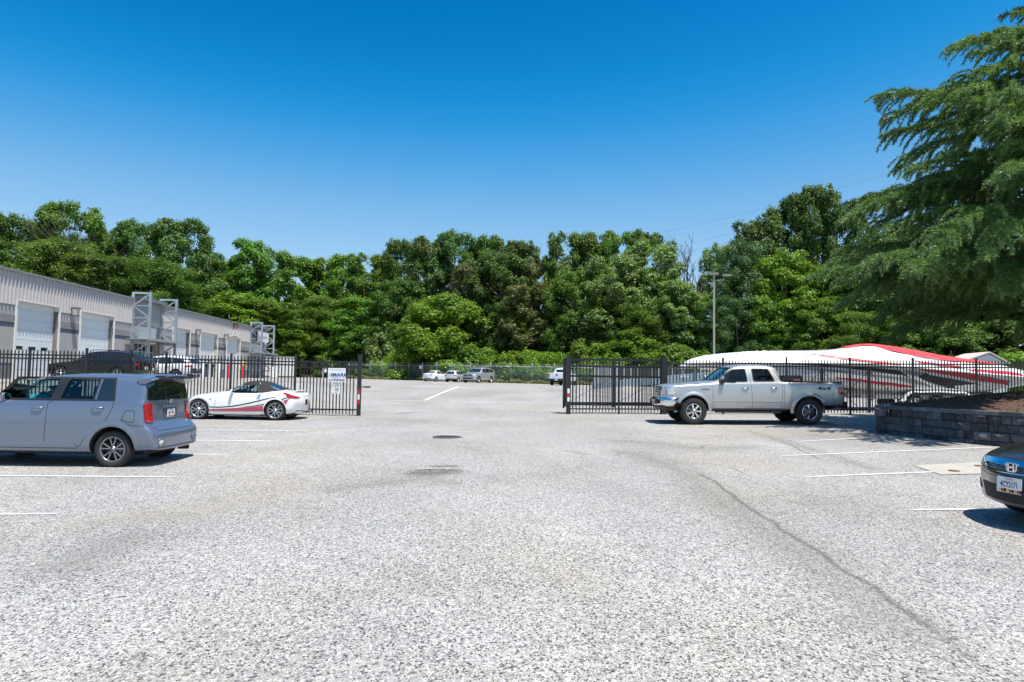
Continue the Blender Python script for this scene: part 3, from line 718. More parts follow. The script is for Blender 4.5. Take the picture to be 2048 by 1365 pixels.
fence_obj('picket_fence', [(1333, 719, 27.15), (1446, 719, 27.2), (1573, 718, 27.3), (1700, 719, 27.4), (1826, 719.5, 27.5), (1953, 720, 27.6), (2080, 721, 27.7), (2207, 723, 27.8), (2334, 725, 27.9)],
          'long black picket fence on the right between the silver pickup and the boat', 'fence')
def sliding_gate():
    Y = 27.55; x0, x1 = XY(1131, Y), XY(1328, Y); t = zt_at(1230, 719, Y)
    r = empty('sliding_gate', (x0, Y, G(x0, Y)), 0, 'black sliding gate leaf parked open behind the short fence section', 'gate'); off = r.location
    mb = MB(); picket_run(mb, (x0, Y, 0), (x1, Y, 0), t-.28, t-.28, bot=.22, rails=(.0,), lowrail=.42, gap=.14, spear=False)
    for z in (t-.02, t-.30, t-.70): mb.bar((x0, Y, z), (x1, Y, z), .06, .08)
    zb = G(x0, Y)+.36; mb.bar((x0, Y, zb), (x1, Y, zb+.03), .06, .09)
    for x in (x0, x0+1.95, x1): mb.box(x-.035, x+.035, Y-.035, Y+.035, zb-.1, t)
    mb.build('frame', M_black, r, fix=False, off=off)
    mb = MB(); 
    for a, b in ((x0, x0+1.95), (x0+1.95, x1)): mb.bar((a, Y-.03, zb), (b, Y-.03, t-.7), .012)
    mb.build('brace_cable', M_black, r, off=off)
    mb = MB(); mb.box(x0-.10, x0-.04, Y-.12, Y+.12, zb-.16, t-.02); mb.build('roller_bracket', M_black, r, off=off)
sliding_gate()
for px, lb in ((1643.5, 'dark support pole behind the picket fence, left of two behind the pickup bed'), (1737.8, 'dark support pole behind the picket fence, right of the pickup tail lamp')):
    Y = 28.6; x = XY(px, Y); mb = MB(); mb.box(-.05, .05, -.05, .05, 0, zt_at(px, 737, Y)-G(x, Y)); mb.bar((0, 0, 1.75), (-1.4, .1, .3), .02); mb.bar((0, 0, 1.75), (1.5, .1, .3), .02)
    o = mb.build('support_pole', M_black); o.location = (x, Y, G(x, Y)); tag(o, lb, 'pole', 'poles behind the right fence')
# signs on the left gate
def gate_signs():
    Y = 25.24
    def pxm(px, py): return P(px, py, Y)
    a = pxm(655.5, 763.5); b = pxm(691.5, 737.0); w = b.x-a.x; h = b.z-a.z
    r = empty('sign', (a.x+w/2, Y, a.z), 0, 'white property sign with a blue name on the left gate', 'sign')
    mb = MB(); mb.box(-w/2, w/2, 0, .006, 0, h); mb.build('board', M_white, r)
    MBu = mat('sign_blue', (.015,.07,.30), .5); MGy = mat('sign_grey', (.42,.45,.55), .6); MDk = mat('sign_dark', (.08,.08,.1), .6)
    mb = MB(); n = 14; c_ = (-w*.32, h*.44)
    for k in range(5):
        r1 = w*.13-k*.018; mb.add([(c_[0]+(r1 if j < n else r1-.012)*math.cos(math.pi*(j % n)/(n-1)), -.004, c_[1]+(r1 if j < n else r1-.012)*math.sin(math.pi*(j % n)/(n-1))) for j in range(2*n)], [(j, j+1, n+j+1, n+j) for j in range(n-1)], False)
    mb.build('emblem', MGy, r)
    text('lettering', 'Property Managed by', .062, MF((0, -.003, h*.885)), MGy, r)
    text('lettering', 'IMARK', .175, MF((w*.14, -.003, h*.50)), MBu, r, sx=1.15, bold=.005)
    text('lettering', 'MANAGEMENT, LLC.', .062, MF((0, -.003, h*.345)), MGy, r, sx=1.1)
    text('lettering', 'CALL US AT', .045, MF((0, -.003, h*.235)), MGy, r)
    text('lettering', '410-538-6060', .10, MF((0, -.003, h*.125)), MDk, r, sx=1.05, bold=.002)
    a = pxm(665.0, 787.5); b = pxm(680.5, 764.5); w = b.x-a.x; h = b.z-a.z
    r = empty('sign', (a.x+w/2, Y, a.z), 0, 'small white speed limit 10 sign below the property sign on the left gate', 'sign')
    mb = MB(); mb.box(-w/2, w/2, 0, .006, 0, h); mb.build('board', M_white, r)
    text('lettering', 'SPEED', .095, MF((0, -.003, h*.86)), MDk, r); text('lettering', 'LIMIT', .095, MF((0, -.003, h*.66)), MDk, r)
    text('lettering', '10', .17, MF((0, -.003, h*.36)), MDk, r, bold=.004); text('lettering', 'M.P.H.', .04, MF((0, -.003, h*.11)), MDk, r)
gate_signs()
Y = 60; a = P(646.8, 745.2, Y); b = P(654.5, 733.8, Y)
r = empty('notice_sign', (a.x, Y, G(a.x, Y)), 0, 'small white and pink notice seen through the left gate beside the property sign', 'sign')
mb = MB(); z0 = a.z-G(a.x, Y); mb.box(0, b.x-a.x, -.02, 0, z0, z0+b.z-a.z); mb.build('board', M_white, r)
mb = MB(); mb.box(.08, b.x-a.x-.05, -.026, -.02, z0+.28, z0+.44); mb.build('pink_print', mat('pink_ink', (.45,.16,.28)), r)
mb = MB(); mb.box(-.06, 0, 0, .05, 0, z0+.5); mb.build('post', M_white, r)
# chain-link fence
def linkmat():
    m_ = bpy.data.materials.new('chain_link'); m_.use_nodes = True; n = m_.node_tree; b = n.nodes['Principled BSDF']; L = n.links.new
    b.inputs['Base Color'].default_value = (.42,.44,.44,1); b.inputs['Metallic'].default_value = .5; b.inputs['Roughness'].default_value = .5
    geo = nd(n, 'ShaderNodeNewGeometry'); sp = nd(n, 'ShaderNodeSeparateXYZ'); L(geo.outputs['Position'], sp.inputs[0])
    outs = []
    for sgn in (1, -1):
        a = nd(n, 'ShaderNodeMath', operation='MULTIPLY_ADD'); L(sp.outputs['Z'], a.inputs[0]); a.inputs[1].default_value = sgn; L(sp.outputs['X'], a.inputs[2])
        s_ = nd(n, 'ShaderNodeMath', operation='MULTIPLY'); L(a.outputs[0], s_.inputs[0]); s_.inputs[1].default_value = 14.0
        f = nd(n, 'ShaderNodeMath', operation='FRACT'); L(s_.outputs[0], f.inputs[0])
        c_ = nd(n, 'ShaderNodeMath', operation='LESS_THAN'); L(f.outputs[0], c_.inputs[0]); c_.inputs[1].default_value = .10; outs.append(c_)
    mx = nd(n, 'ShaderNodeMath', operation='MAXIMUM'); L(outs[0].outputs[0], mx.inputs[0]); L(outs[1].outputs[0], mx.inputs[1]); L(mx.outputs[0], b.inputs['Alpha'])
    return m_
def chain_fence():
    r = empty('chain_link_fence', (FL[3][0], FL[3][1], G(*FL[3])), 0, 'long galvanised chain-link fence with angled post tops along the far edge of the lot', 'fence'); off = r.location
    pts = []
    for (a, b), (c_, d) in zip(FL, FL[1:]):
        L = math.hypot(c_-a, d-b); n = max(1, round(L/3.05))
        for i in range(n): pts.append((a+(c_-a)*i/n, b+(d-b)*i/n))
    pts.append(FL[-1]); H = 2.25; ms = MB(); tr = MB()
    for (x0, y0), (x1, y1) in zip(pts, pts[1:]):
        z0, z1 = G(x0, y0), G(x1, y1); ms.add([(x0, y0, z0+.03), (x1, y1, z1+.03), (x1, y1, z1+H), (x0, y0, z0+H)], [(0,1,2,3)], False)
        tr.tube([(x0, y0, z0+H), (x1, y1, z1+H)], .03, 6)
        for k in range(3): tr.tube([(x0, y0-.12-.1*k, z0+H+.12+.1*k), (x1, y1-.12-.1*k, z1+H+.12+.1*k)], .005, 4, False)
    ms.build('wire_mesh', linkmat(), r, fix=False, off=off); tr.build('top_rail', M_galvl, r, off=off)
    po = None
    for x, y in pts:
        z = G(x, y)
        if po is None:
            mb = MB(); mb.tube([(0, 0, -.1), (0, 0, H+.02), (0, -.36, H+.42)], .06, 8); po = mb.build('post', M_galvl, r); o = po
        else: o = po.copy(); col.objects.link(o)
        o.parent = r; o.location = (x-off.x, y-off.y, z-off.z)
    s = MB(); x, y = -13.6, fy(-13.6); s.box(x-.22, x+.22, y-.06, y-.04, G(x, y)+1.75, G(x, y)+2.25)
    o = s.build('notice_sign', M_white); tag(o, 'small blank white sign fixed to the chain-link fence above the white sedan', 'sign')
chain_fence()
# grey privacy panels behind sliding gate
mb = MB()
x0, x1 = XY(1187, 84), XY(1232, 84); zb = G(x0, 84)
mb.box(x0, x1, 83.8, 84, zb-.05, zb+2.5)
for k in range(12): x = x0+(x1-x0)*k/11; mb.box(x-.04, x+.04, 83.74, 83.8, zb, zb+2.5)
o = mb.build('metal_panel', mat('grey_sheet', (.38,.39,.40), .6, var=.1, vs=2)); tag(o, 'pale grey corrugated metal panel seen through the sliding gate by the far fence', 'metal panel')
r = empty('screen_fence', (XY(1232, 80), 80, G(XY(1232, 80), 80)), 0, 'dark green screened fence seen through the sliding gate at the lot edge', 'fence')
mb = MB(); xa, xb = XY(1234, 80), XY(1420, 76)
n = 12
for k in range(n):
    xx0, xx1 = xa+(xb-xa)*k/n, xa+(xb-xa)*(k+1)/n; mb.box(xx0+.03, xx1-.03, 79.9, 79.95, G(xa, 80)+.05, G(xa, 80)+2.2)
mb.build('screen', mat('green_screen', (.03,.045,.04), .8, var=.2, vs=2), r, off=r.location)
mb = MB()
for k in range(n+1): xx = xa+(xb-xa)*k/n; mb.box(xx-.03, xx+.03, 79.9, 79.96, G(xa, 80), G(xa, 80)+2.3)
mb.build('post', M_galvl, r, off=r.location)
# ================================================================== lamp pole, wires, shed
def light_pole():
    Y = 53; x = XY(1428, Y); z = G(x, Y); h = zt_at(1428, 549, Y)-z
    r = empty('parking_lot_light', (x, Y, z), 0, 'tall slim square light pole with two flat heads beyond the bow of the boat', 'light pole')
    mb = MB(); mb.prism([(-.075,-.075),(.075,-.075),(.075,.075),(-.075,.075)], 0, 1, 'z'); mb.v = [(v[0]*(1-.25*v[2]), v[1]*(1-.25*v[2]), v[2]*h) for v in mb.v]; mb.build('pole', mat('pole_tan', (.34,.30,.26), .6), r)
    for sx in (-1, 1):
        mb = MB(); a = .25 if sx < 0 else .12
        mb.bar((0, 0, h-.5), (sx*.55+.28, 0, h-.42), .05); mb.build('arm', mat('pole_tan'), r)
        mb = MB(); cx = -.02 if sx < 0 else 1.0; mb.box(cx-.34, cx+.34, -.2, .2, h-.0-.1*(sx > 0), h+.10-.1*(sx > 0)); hd = mb.build('lamp_head', mat('head_tan', (.25,.22,.2), .6), r)
        mb = MB(); mb.box(cx-.28, cx+.28, -.16, .16, h-.03-.1*(sx > 0), h-.02-.1*(sx > 0)); mb.build('lens', mat('lamp_lens', (.55,.53,.48)), hd)
light_pole()
def wire(a, b, sag, lb):
    A = P(*a); B = P(*b); r = MB(); pts = []
    for i in range(25):
        t = i/24; p = A.lerp(B, t); p.z -= sag*4*t*(1-t); pts.append(p-A)
    r.tube(pts, .018, 5); o = r.build('power_line', mat('wire', (.10,.10,.11), .6)); o.location = A; tag(o, lb, 'power line', 'power lines crossing behind the trees')
wire((1140, 500, 160), (2048, 262, 120), 2.0, 'highest thin power line crossing the sky above the trees'); wire((1180, 535, 160), (2100, 270, 118), 1.5, 'middle thin power line behind the bare dead tree'); wire((1180, 548, 160), (2120, 290, 116), 1.5, 'lowest thin power line behind the bare dead tree')
def shed():
    Y = 62; x0, x1 = XY(1925, Y), XY(2003, Y); z = G(x0, Y); zt = zt_at(1965, 727, Y)-z; zr = zt_at(1975, 707, Y)-z
    r = empty('shed', (x0, Y, z), R(-12), 'pale grey gable-roofed shed half hidden behind the stern of the boat', 'shed'); w = x1-x0; k = w*.62
    mb = MB(); mb.prism([(0, 0), (w, 0), (w, zt), (k, zr-.1), (0, zt)], 0, 5, 'y'); mb.build('wall', mat('shed_wall', (.52,.55,.58), .8), r)
    mb = MB(); mb.prism([(-.3, zt-.05), (k, zr), (w+.25, zt-.05), (w+.25, zt+.08), (k, zr+.13), (-.3, zt+.08)], -.2, 5.2, 'y'); mb.build('roof', mat('shed_roof', (.50,.45,.40), .85, var=.1, vs=3), r)
shed()
def beam():
    Y0, Y1 = 44, 40; A = P(1186, 776, 46); B = P(1450, 752, 40)
    r = empty('aluminium_ramp', A, 0, 'long aluminium beam ramp rising from the ground behind the sliding gate', 'ramp')
    d = B-A; mb = MB(); mb.bar((0, 0, .12), d+Vector((0, 0, .05)), .35, .42); mb.build('beam', mat('alu', (.55,.62,.68), .35, metal=.6), r)
    mb = MB(); mb.bar((0, -.02, .34), d+Vector((0, -.02, .27)), .42, .05); mb.build('flange', mat('alu_top', (.70,.73,.75), .35, metal=.5), r)
    mb = MB()
    for t in (.55, .8, .97):
        p = d*t; g = G(A.x+p.x, A.y+p.y)-A.z; mb.box(p.x-.12, p.x+.12, p.y-.12, p.y+.12, g, p.z+.0)
    mb.build('stand', M_trim, r)
beam()
# ladder-like white stand by the boat bow
# ================================================================== vegetation
L_dark = leafmat('leaf_dark', (.040,.084,.014), (.125,.215,.038), .4)
L_mid = leafmat('leaf_mid', (.052,.118,.014), (.17,.29,.038), .4)
L_bright = leafmat('leaf_bright', (.070,.150,.012), (.24,.37,.034), .42)
L_olive = leafmat('leaf_olive', (.055,.082,.018), (.175,.19,.058), .3)
L_pale = leafmat('leaf_pale', (.065,.12,.026), (.26,.34,.11), .35)
L_blue = leafmat('leaf_bluegreen', (.036,.09,.026), (.10,.19,.058), .35)
L_cedar = leafmat('needle_green', (.038,.090,.034), (.22,.34,.11), .28, .45)
L_grass = leafmat('grass_dry', (.10,.12,.03), (.28,.25,.10), .3)
M_bark = mat('bark_grey', (.11,.095,.08), .95, var=.35, vs=3, bump=.8, bs=12)
M_dead = mat('dead_wood', (.09,.078,.07), .9)
def unit(a): return a/np.maximum(np.linalg.norm(a, axis=1)[:, None], 1e-9)
def leaves(rr, C, Nrm, size, asp=.62, drop=0.):
    n = len(C); t = unit(np.cross(Nrm, rr.randn(n, 3))); b = np.cross(Nrm, t)
    s = (size*(.6+.8*rr.rand(n)))[:, None]; a = t*s*.5; w = b*s*.5*asp
    V = np.stack([C-a, C-w+Nrm*s*.06, C+a, C+w+Nrm*s*.06], 1).reshape(-1, 3)
    return V
def crown_mesh(name, seed, Wd, H, h0, nl, nsub, nleaf, lobe=.2, size=.3, shape='round', up=.35, subr=(.35, .7)):
    rr = np.random.RandomState(seed); Lc = []; Lr = []
    while len(Lc) < nl:
        z = h0+(H-h0)*rr.rand(); t = (z-h0)/(H-h0)
        if shape == 'round': prof = math.sqrt(max(.06, 1-(2*t-.95)**2/1.25))
        elif shape == 'cone': prof = (1-t)**.5*.9+.18
        elif shape == 'bush': prof = math.sqrt(max(.02, 1-t*t))
        else: prof = math.sqrt(max(.02, 1-(1.6*t-.7)**2))
        rad = Wd/2*prof*(.45+.5*rr.rand()**.5)*(0.8+.3*rr.rand()); a = rr.rand()*2*math.pi
        lr = Wd*lobe*(.7+.5*rr.rand())*(1-.2*t)
        p = np.array([rad*math.cos(a), rad*math.sin(a), min(z, H-lr*.8)])
        Lc.append(p); Lr.append(lr)
    Lc = np.array(Lc); Lr = np.array(Lr)
    # sub clumps on lobes, upper/outer biased
    n = nl*nsub; d = unit(rr.randn(n, 3)+np.array([0, 0, .35])); idx = np.repeat(np.arange(nl), nsub)
    out = Lc[idx].copy(); out[:, 2] = 0; out = unit(out+1e-6); d = unit(d+out*.45)
    Sc = Lc[idx]+d*(Lr[idx]*(.72+.42*rr.rand(n)))[:, None]*np.array([1, 1, .8]); Sr = subr[0]+(subr[1]-subr[0])*rr.rand(n)
    m_ = n*nleaf; e = unit(rr.randn(m_, 3)); si = np.repeat(np.arange(n), nleaf)
    C = Sc[si]+e*(Sr[si]*(.35+.75*rr.rand(m_)))[:, None]*np.array([1, 1, .75])
    C[:, 2] = np.maximum(C[:, 2], .05)
    Nn = unit(e*.75+d[si]*.35+rr.randn(m_, 3)*.42+np.array([.05, -.1, up*1.4]))
    V = leaves(rr, C, Nn, np.full(m_, size)); F = np.arange(len(V)).reshape(-1, 4)
    return npmesh(name, V, F, L_mid), H
def trunk_mesh(seed, H, r0, nb=7, spread=.3):
    rd = random.Random(seed); mb = MB(); pts = []; x = y = 0
    for i in range(8):
        pts.append((x, y, H*i/7)); x += rd.uniform(-.12, .12)*H/10; y += rd.uniform(-.12, .12)*H/10
    mb.tube(pts, [r0*(1-.8*i/7)*(1.35 if i == 0 else 1) for i in range(8)], 9)
    for b in range(nb):
        i = rd.randint(2, 6); p = Vector(pts[i]); a = rd.uniform(0, 6.28); L = H*spread*rd.uniform(.6, 1.1); q = [p]
        d = Vector((math.cos(a), math.sin(a), .7))
        for k in range(3): q.append(q[-1]+d*L/3); d = d+Vector((rd.uniform(-.25,.25), rd.uniform(-.25,.25), rd.uniform(-.1,.3)))
        mb.tube(q, [r0*.4, r0*.28, r0*.16, r0*.05], 6)
    o = mb.build('trunk', M_bark); me = o.data; bpy.data.objects.remove(o); return me
PROTO = {
 'oak':   (crown_mesh('crown_oak', 1, 11, 18, 2.0, 120, 22, 20, .115, .30), trunk_mesh(1, 14, .36), 11),
 'oakb':  (crown_mesh('crown_oak_b', 2, 11, 18, 1.5, 140, 20, 19, .10, .30), trunk_mesh(2, 14, .34), 11),
 'tall':  (crown_mesh('crown_tall', 3, 8, 19, 1.5, 120, 18, 19, .12, .29, 'cone', .45), trunk_mesh(3, 16, .28), 8),
 'maple': (crown_mesh('crown_maple', 4, 10, 19, 2.0, 130, 20, 19, .105, .31, 'egg', .5), trunk_mesh(4, 15, .32), 10),
 'fine':  (crown_mesh('crown_fine', 5, 10, 16, 1.0, 120, 24, 22, .11, .19, 'egg', .6, (.4, .9)), trunk_mesh(5, 12, .25), 10),
 'vine':  (crown_mesh('crown_vine', 6, 9, 10, .0, 100, 22, 20, .11, .26, 'bush', .45), trunk_mesh(6, 6, .2), 9),
 'bush':  (crown_mesh('crown_bush', 7, 6, 4, .0, 30, 24, 20, .15, .24, 'bush', .5, (.25, .5)), None, 6),
}
TC = [0]
def fyp(px):
    k = (px-1024)/FPX; y = 60
    while y < 170 and y < fy(max(-52, min(60, k*y))): y += .5
    return y
def tree(px, top, hw, Y, proto, lm, label, cat='tree', name='tree', group='trees behind the far fence', relf=True, rz=None):
    if relf: Y = fyp(px)+Y+(4.5 if name == 'tree' else (4.0 if Y > 0 else 0))
    (cm, H0), tm, W0 = PROTO[proto]; x = XY(px, Y); z = G(x, Y); h = zt_at(px, top, Y)-z
    r = empty(name, (x, Y, z-.1), (px*7.3+top) % 6.28 if rz is None else rz, label, cat, group)
    s = h/H0/1.02; w = 2*hw*1.28/FPX*Y/W0/1.05; r.scale = (w, w, s)
    o = link('crown' if tm else 'foliage', cm, r); o.material_slots[0].link = 'OBJECT'; o.material_slots[0].material = lm
    if tm: link('trunk', tm, r)
    TC[0] += 1
D, M_, B_, O_, Pa, Bl = L_dark, L_mid, L_bright, L_olive, L_pale, L_blue
gb = 'trees behind the warehouse'
T = [
 (-260, 440, 110, 118, 'oak', D, 'dark tree out at the far left edge behind the warehouse', 0, gb),
 (-110, 430, 100, 122, 'oakb', D, 'dark broad tree at the left edge of the photo behind the warehouse roof', 0, gb),
 (8, 424, 58, 118, 'oak', D, 'dark tree at the left frame edge, left of the light green maple', 0, gb),
 (68, 446, 48, 128, 'tall', M_, 'narrow dull green tree between the left edge tree and the light green maple', 0, gb),
 (132, 402, 62, 114, 'maple', M_, 'lighter green maple rising highest behind the warehouse', 0, gb),
 (205, 452, 52, 124, 'oakb', D, 'dark tree just right of the light green maple behind the warehouse', 0, gb),
 (268, 442, 55, 120, 'oak', D, 'dark tree left of the rounded big tree behind the warehouse', 0, gb),
 (348, 430, 66, 108, 'oakb', D, 'big rounded dark tree right of centre above the warehouse roof', 0, gb),
 (20, 505, 100, 104, 'oakb', D, 'lower dark tree mass directly above the left end of the roofline', 0, gb),
 (110, 478, 80, 106, 'fine', M_, 'lower fine-leaved tree below the light green maple', 0, gb),
 (210, 505, 90, 102, 'oak', D, 'lower dark tree above the roof left of the lattice frames', 0, gb),
 (300, 520, 85, 100, 'fine', D, 'lower fine-leaved dark tree above the nearer lattice frames', 0, gb),
 (400, 560, 60, 112, 'oak', D, 'dark shaded tree in the gap right of the big rounded tree', 0, gb),
 (405, 498, 42, 132, 'oakb', Bl, 'distant bluish green tree in the dip right of the big rounded tree', 0, gb),
 (438, 520, 55, 118, 'tall', M_, 'tree left of the bright pointed one near the warehouse end', 0, gb),
 (492, 476, 52, 116, 'tall', M_, 'pointed tree rising highest above the end of the warehouse', 0, gb),
 (535, 496, 45, 122, 'maple', M_, 'tree right of the pointed one above the far lattice frames', 0, gb),
 (455, 585, 62, 108, 'maple', B_, 'bright green tree leaning over the end of the warehouse roof', 0, gb),
 (530, 600, 60, 112, 'maple', M_, 'mid green tree behind the far lattice frames', 0, gb),
 (592, 512, 50, 6, 'maple', M_, 'mid green tree in the even treeline above the left gate', 1, None),
 (640, 516, 48, 16, 'tall', B_, 'bright narrow tree in the even treeline above the property sign', 1, None),
 (684, 508, 48, 14, 'tall', B_, 'bright narrow tree, second from the left in the even treeline', 1, None),
 (728, 506, 46, 16, 'maple', M_, 'mid green tree in the treeline above the tall gate post', 1, None),
 (768, 510, 40, 18, 'tall', B_, 'bright tree at the foot of the tall dark group', 1, None),
 (600, 600, 70, 3, 'oakb', D, 'dark tree standing over the shipping container', 1, None),
 (660, 590, 65, 6, 'fine', M_, 'lower fine-leaved tree above the property sign', 1, None),
 (730, 590, 60, 5, 'oak', M_, 'lower tree above the tall gate post', 1, None),
 (790, 560, 55, 8, 'oakb', D, 'dark tree left of the bright vine-covered tree', 1, None),
 (806, 476, 44, 20, 'oak', D, 'dark tree with knobbly top starting the high dark group', 1, None),
 (856, 472, 48, 18, 'oakb', D, 'second dark tree of the high group', 1, None),
 (912, 463, 55, 20, 'oak', D, 'highest dark dome in the centre treeline', 1, None),
 (968, 468, 52, 22, 'oakb', D, 'dark tree right of the highest dome', 1, None),
 (1030, 482, 50, 18, 'oak', D, 'dark tree on the right shoulder of the centre group', 1, None),
 (1075, 512, 45, 16, 'oakb', O_, 'brownish olive tree at the right end of the centre group', 1, None),
 (940, 520, 45, 12, 'oak', O_, 'brown-tinged tree low in the dark centre group', 1, None),
 (1000, 505, 60, 12, 'oak', D, 'dark tree in front of the centre group', 1, None),
 (1060, 560, 55, 10, 'oak', O_, 'olive-brown tree left of the pale one', 1, None),
 (1000, 610, 60, 12, 'oakb', D, 'shaded dark tree above the silver vehicle', 1, None),
 (1085, 630, 60, 12, 'oak', D, 'shaded dark tree above the right end of the parked group', 1, None),
 (1128, 462, 42, 14, 'maple', M_, 'airy tree at the left of the paired open-topped trees', 1, None),
 (1182, 462, 40, 15, 'maple', M_, 'airy tree at the right of the paired open-topped trees', 1, None),
 (1150, 540, 55, 8, 'oak', M_, 'lower tree below the paired airy trees', 1, None),
 (1240, 456, 42, 14, 'oakb', M_, 'rounded tree left of the bare one in the treeline', 1, None),
 (1296, 456, 46, 16, 'oakb', D, 'dark rounded tree top behind the pale silvery tree', 1, None),
 (1306, 478, 56, 8, 'maple', Pa, 'pale silvery green tree left of the bare dead tree', 1, None),
 (1222, 510, 60, 7, 'maple', Pa, 'pale green tree left of the silvery one', 1, None),
 (1345, 560, 52, 7, 'maple', Pa, 'pale tree at the foot of the bare dead tree', 1, None),
 (1270, 610, 62, 5, 'fine', M_, 'fresh green lower tree left of the lamp pole', 1, None),
 (1190, 620, 50, 6, 'oak', D, 'dark lower tree above the sliding gate post', 1, None),
 (1405, 590, 50, 8, 'oak', M_, 'mid green tree right behind the lamp pole', 1, None),
 (1432, 486, 34, 14, 'maple', Pa, 'small pale tree right of the bare dead tree', 1, None),
 (1488, 478, 52, 8, 'fine', Bl, 'feathery dark green tree right of the lamp pole', 1, None),
 (1512, 430, 50, 14, 'maple', D, 'tree on the left shoulder of the tallest broad tree', 1, None),
 (1580, 384, 52, 16, 'oakb', D, 'left half of the tallest broad trees beside the conifer', 1, None),
 (1630, 372, 54, 15, 'oak', D, 'tallest broad tree left of the conifer', 1, None),
 (1692, 398, 46, 14, 'oak', D, 'broad dark tree touching the left tips of the conifer', 1, None),
 (1566, 500, 60, 7, 'maple', B_, 'bright yellow-green tree below the tallest broad tree', 1, None),
 (1640, 520, 60, 8, 'maple', M_, 'mid green tree behind the left tips of the conifer', 1, None),
 (1470, 590, 55, 4, 'fine', Bl, 'lower feathery tree above the bow of the boat', 1, None),
 (1545, 600, 55, 4, 'vine', M_, 'low vine-covered tree above the middle of the boat', 1, None),
 (1625, 600, 65, 3, 'oakb', M_, 'lower tree above the red cover of the boat', 1, None),
 (1750, 470, 80, 8, 'oak', D, 'dark tree behind the lower left limbs of the conifer', 1, None),
 (1850, 450, 90, 10, 'oakb', D, 'dark tree hidden deep behind the middle of the conifer', 1, None),
 (1960, 460, 90, 10, 'oak', D, 'dark tree hidden behind the conifer above the shed', 1, None),
 (2080, 470, 100, 8, 'oakb', D, 'dark tree at the right frame edge behind the conifer', 1, None),
 (2230, 470, 110, 8, 'oak', D, 'dark tree beyond the right frame edge', 1, None),
 (1720, 620, 60, 2, 'fine', M_, 'low green tree under the conifer left limbs behind the boat', 1, None),
 (1810, 640, 60, 2, 'vine', M_, 'low leafy tree behind the red cover of the boat', 1, None),
 (1900, 640, 60, 1, 'vine', D, 'low dark tree behind the boat stern lettering', 1, None),
 (2400, 480, 120, 8, 'oak', D, 'dark tree well beyond the right frame edge, nearer the shed side', 1, None),
 (2620, 500, 130, 8, 'oakb', M_, 'green tree farthest beyond the right frame edge', 1, None),
 (-430, 440, 120, 120, 'oakb', D, 'dark tree farthest beyond the left frame edge behind the warehouse', 0, gb),
 (2000, 640, 70, 3, 'vine', D, 'low dark tree behind the shed', 1, None),
]
for px, top, hw, Y, pr, lm, lb, rel, g in T: tree(px, top, hw, Y, pr, lm, lb, group=g or 'trees behind the far fence', relf=bool(rel))
for px, top, hw, Y, pr, lm, lb in [
 (886, 590, 80, 3.5, 'vine', B_, 'big bright vine-covered tree above the parked silver and white cars'),
 (852, 640, 50, 2.5, 'vine', B_, 'bright leafy lower mound left of the big vine-covered tree'),
 (1180, 678, 45, 3, 'bush', B_, 'bright leafy bush directly above the sliding gate post'),
 (765, 655, 38, 3, 'bush', Pa, 'pale upright bush behind the fence left of the white sedan'),
 (1275, 655, 55, 3, 'vine', B_, 'bright leafy bush above the middle of the sliding gate'),
 (700, 668, 55, 3, 'vine', M_, 'leafy bush behind the left gate post'),
 (630, 675, 50, 3, 'vine', M_, 'leafy bush behind the shipping container end'),
 (930, 690, 50, 2.5, 'bush', M_, 'leafy bush right behind the silver sport utility vehicle'),
 (1045, 702, 55, 2.5, 'bush', B_, 'low bright bush between the silver vehicle and the white pickup'),
 (1350, 690, 50, 2.5, 'bush', M_, 'leafy bush left of the lamp pole foot'),
 (2025, 706, 48, -8, 'bush', B_, 'bright bush at the right edge beside the shed')]:
    tree(px, top, hw, Y, pr, lm, lb, 'bush', 'bush', 'bushes along the far fence')
# undergrowth / vines hugging the fence, grass strip
def scatter_strip(name, d0, d1, n, hfun, lm, size, seed, x0=-50, x1=56, label='', cat='', zmin=0.):
    rr = np.random.RandomState(seed); X = x0+(x1-x0)*rr.rand(n); D_ = d0+(d1-d0)*rr.rand(n)
    FX = np.array([a for a, b in FL]); FY = np.array([b for a, b in FL]); Y = np.interp(X, FX, FY)+D_
    hh = np.array([hfun(x, d) for x, d in zip(X, D_)]); t = rr.rand(n)**.6; Z = np.array([G(x, y) for x, y in zip(X, Y)])+zmin+hh*t
    C = np.stack([X, Y, Z], 1); Nn = unit(rr.randn(n, 3)*.8+np.array([0, -.5, .7])); V = leaves(rr, C, Nn, np.full(n, size)); F = np.arange(len(V)).reshape(-1, 4)
    tag(link(name, npmesh(name, V, F, lm)), label, cat, kind='stuff')
def hv(x, d):
    return (1.6+.55*max(0, d))*(.75+.35*math.sin(x*.55+1)+.22*math.sin(x*1.7+d)+.12*math.sin(x*4.1)) if d < 4.5 else 3.9+.6*math.sin(x*.5+d)
scatter_strip('undergrowth', .6, 7.5, 170000, hv, L_bright, .28, 21, label='bright green tangled vines and weeds growing behind the chain-link fence', cat='undergrowth')
scatter_strip('undergrowth', .15, 1.8, 14000, lambda x, d: 1.5+.5*math.sin(x*.9), L_blue, .26, 22, label='darker weeds pressed against the chain-link fence', cat='undergrowth')
scatter_strip('grass_verge', -2.1, .6, 15000, lambda x, d: .42+.12*math.sin(x*2.3), L_grass, .22, 23, label='dry yellowish grass verge in front of the chain-link fence', cat='grass')
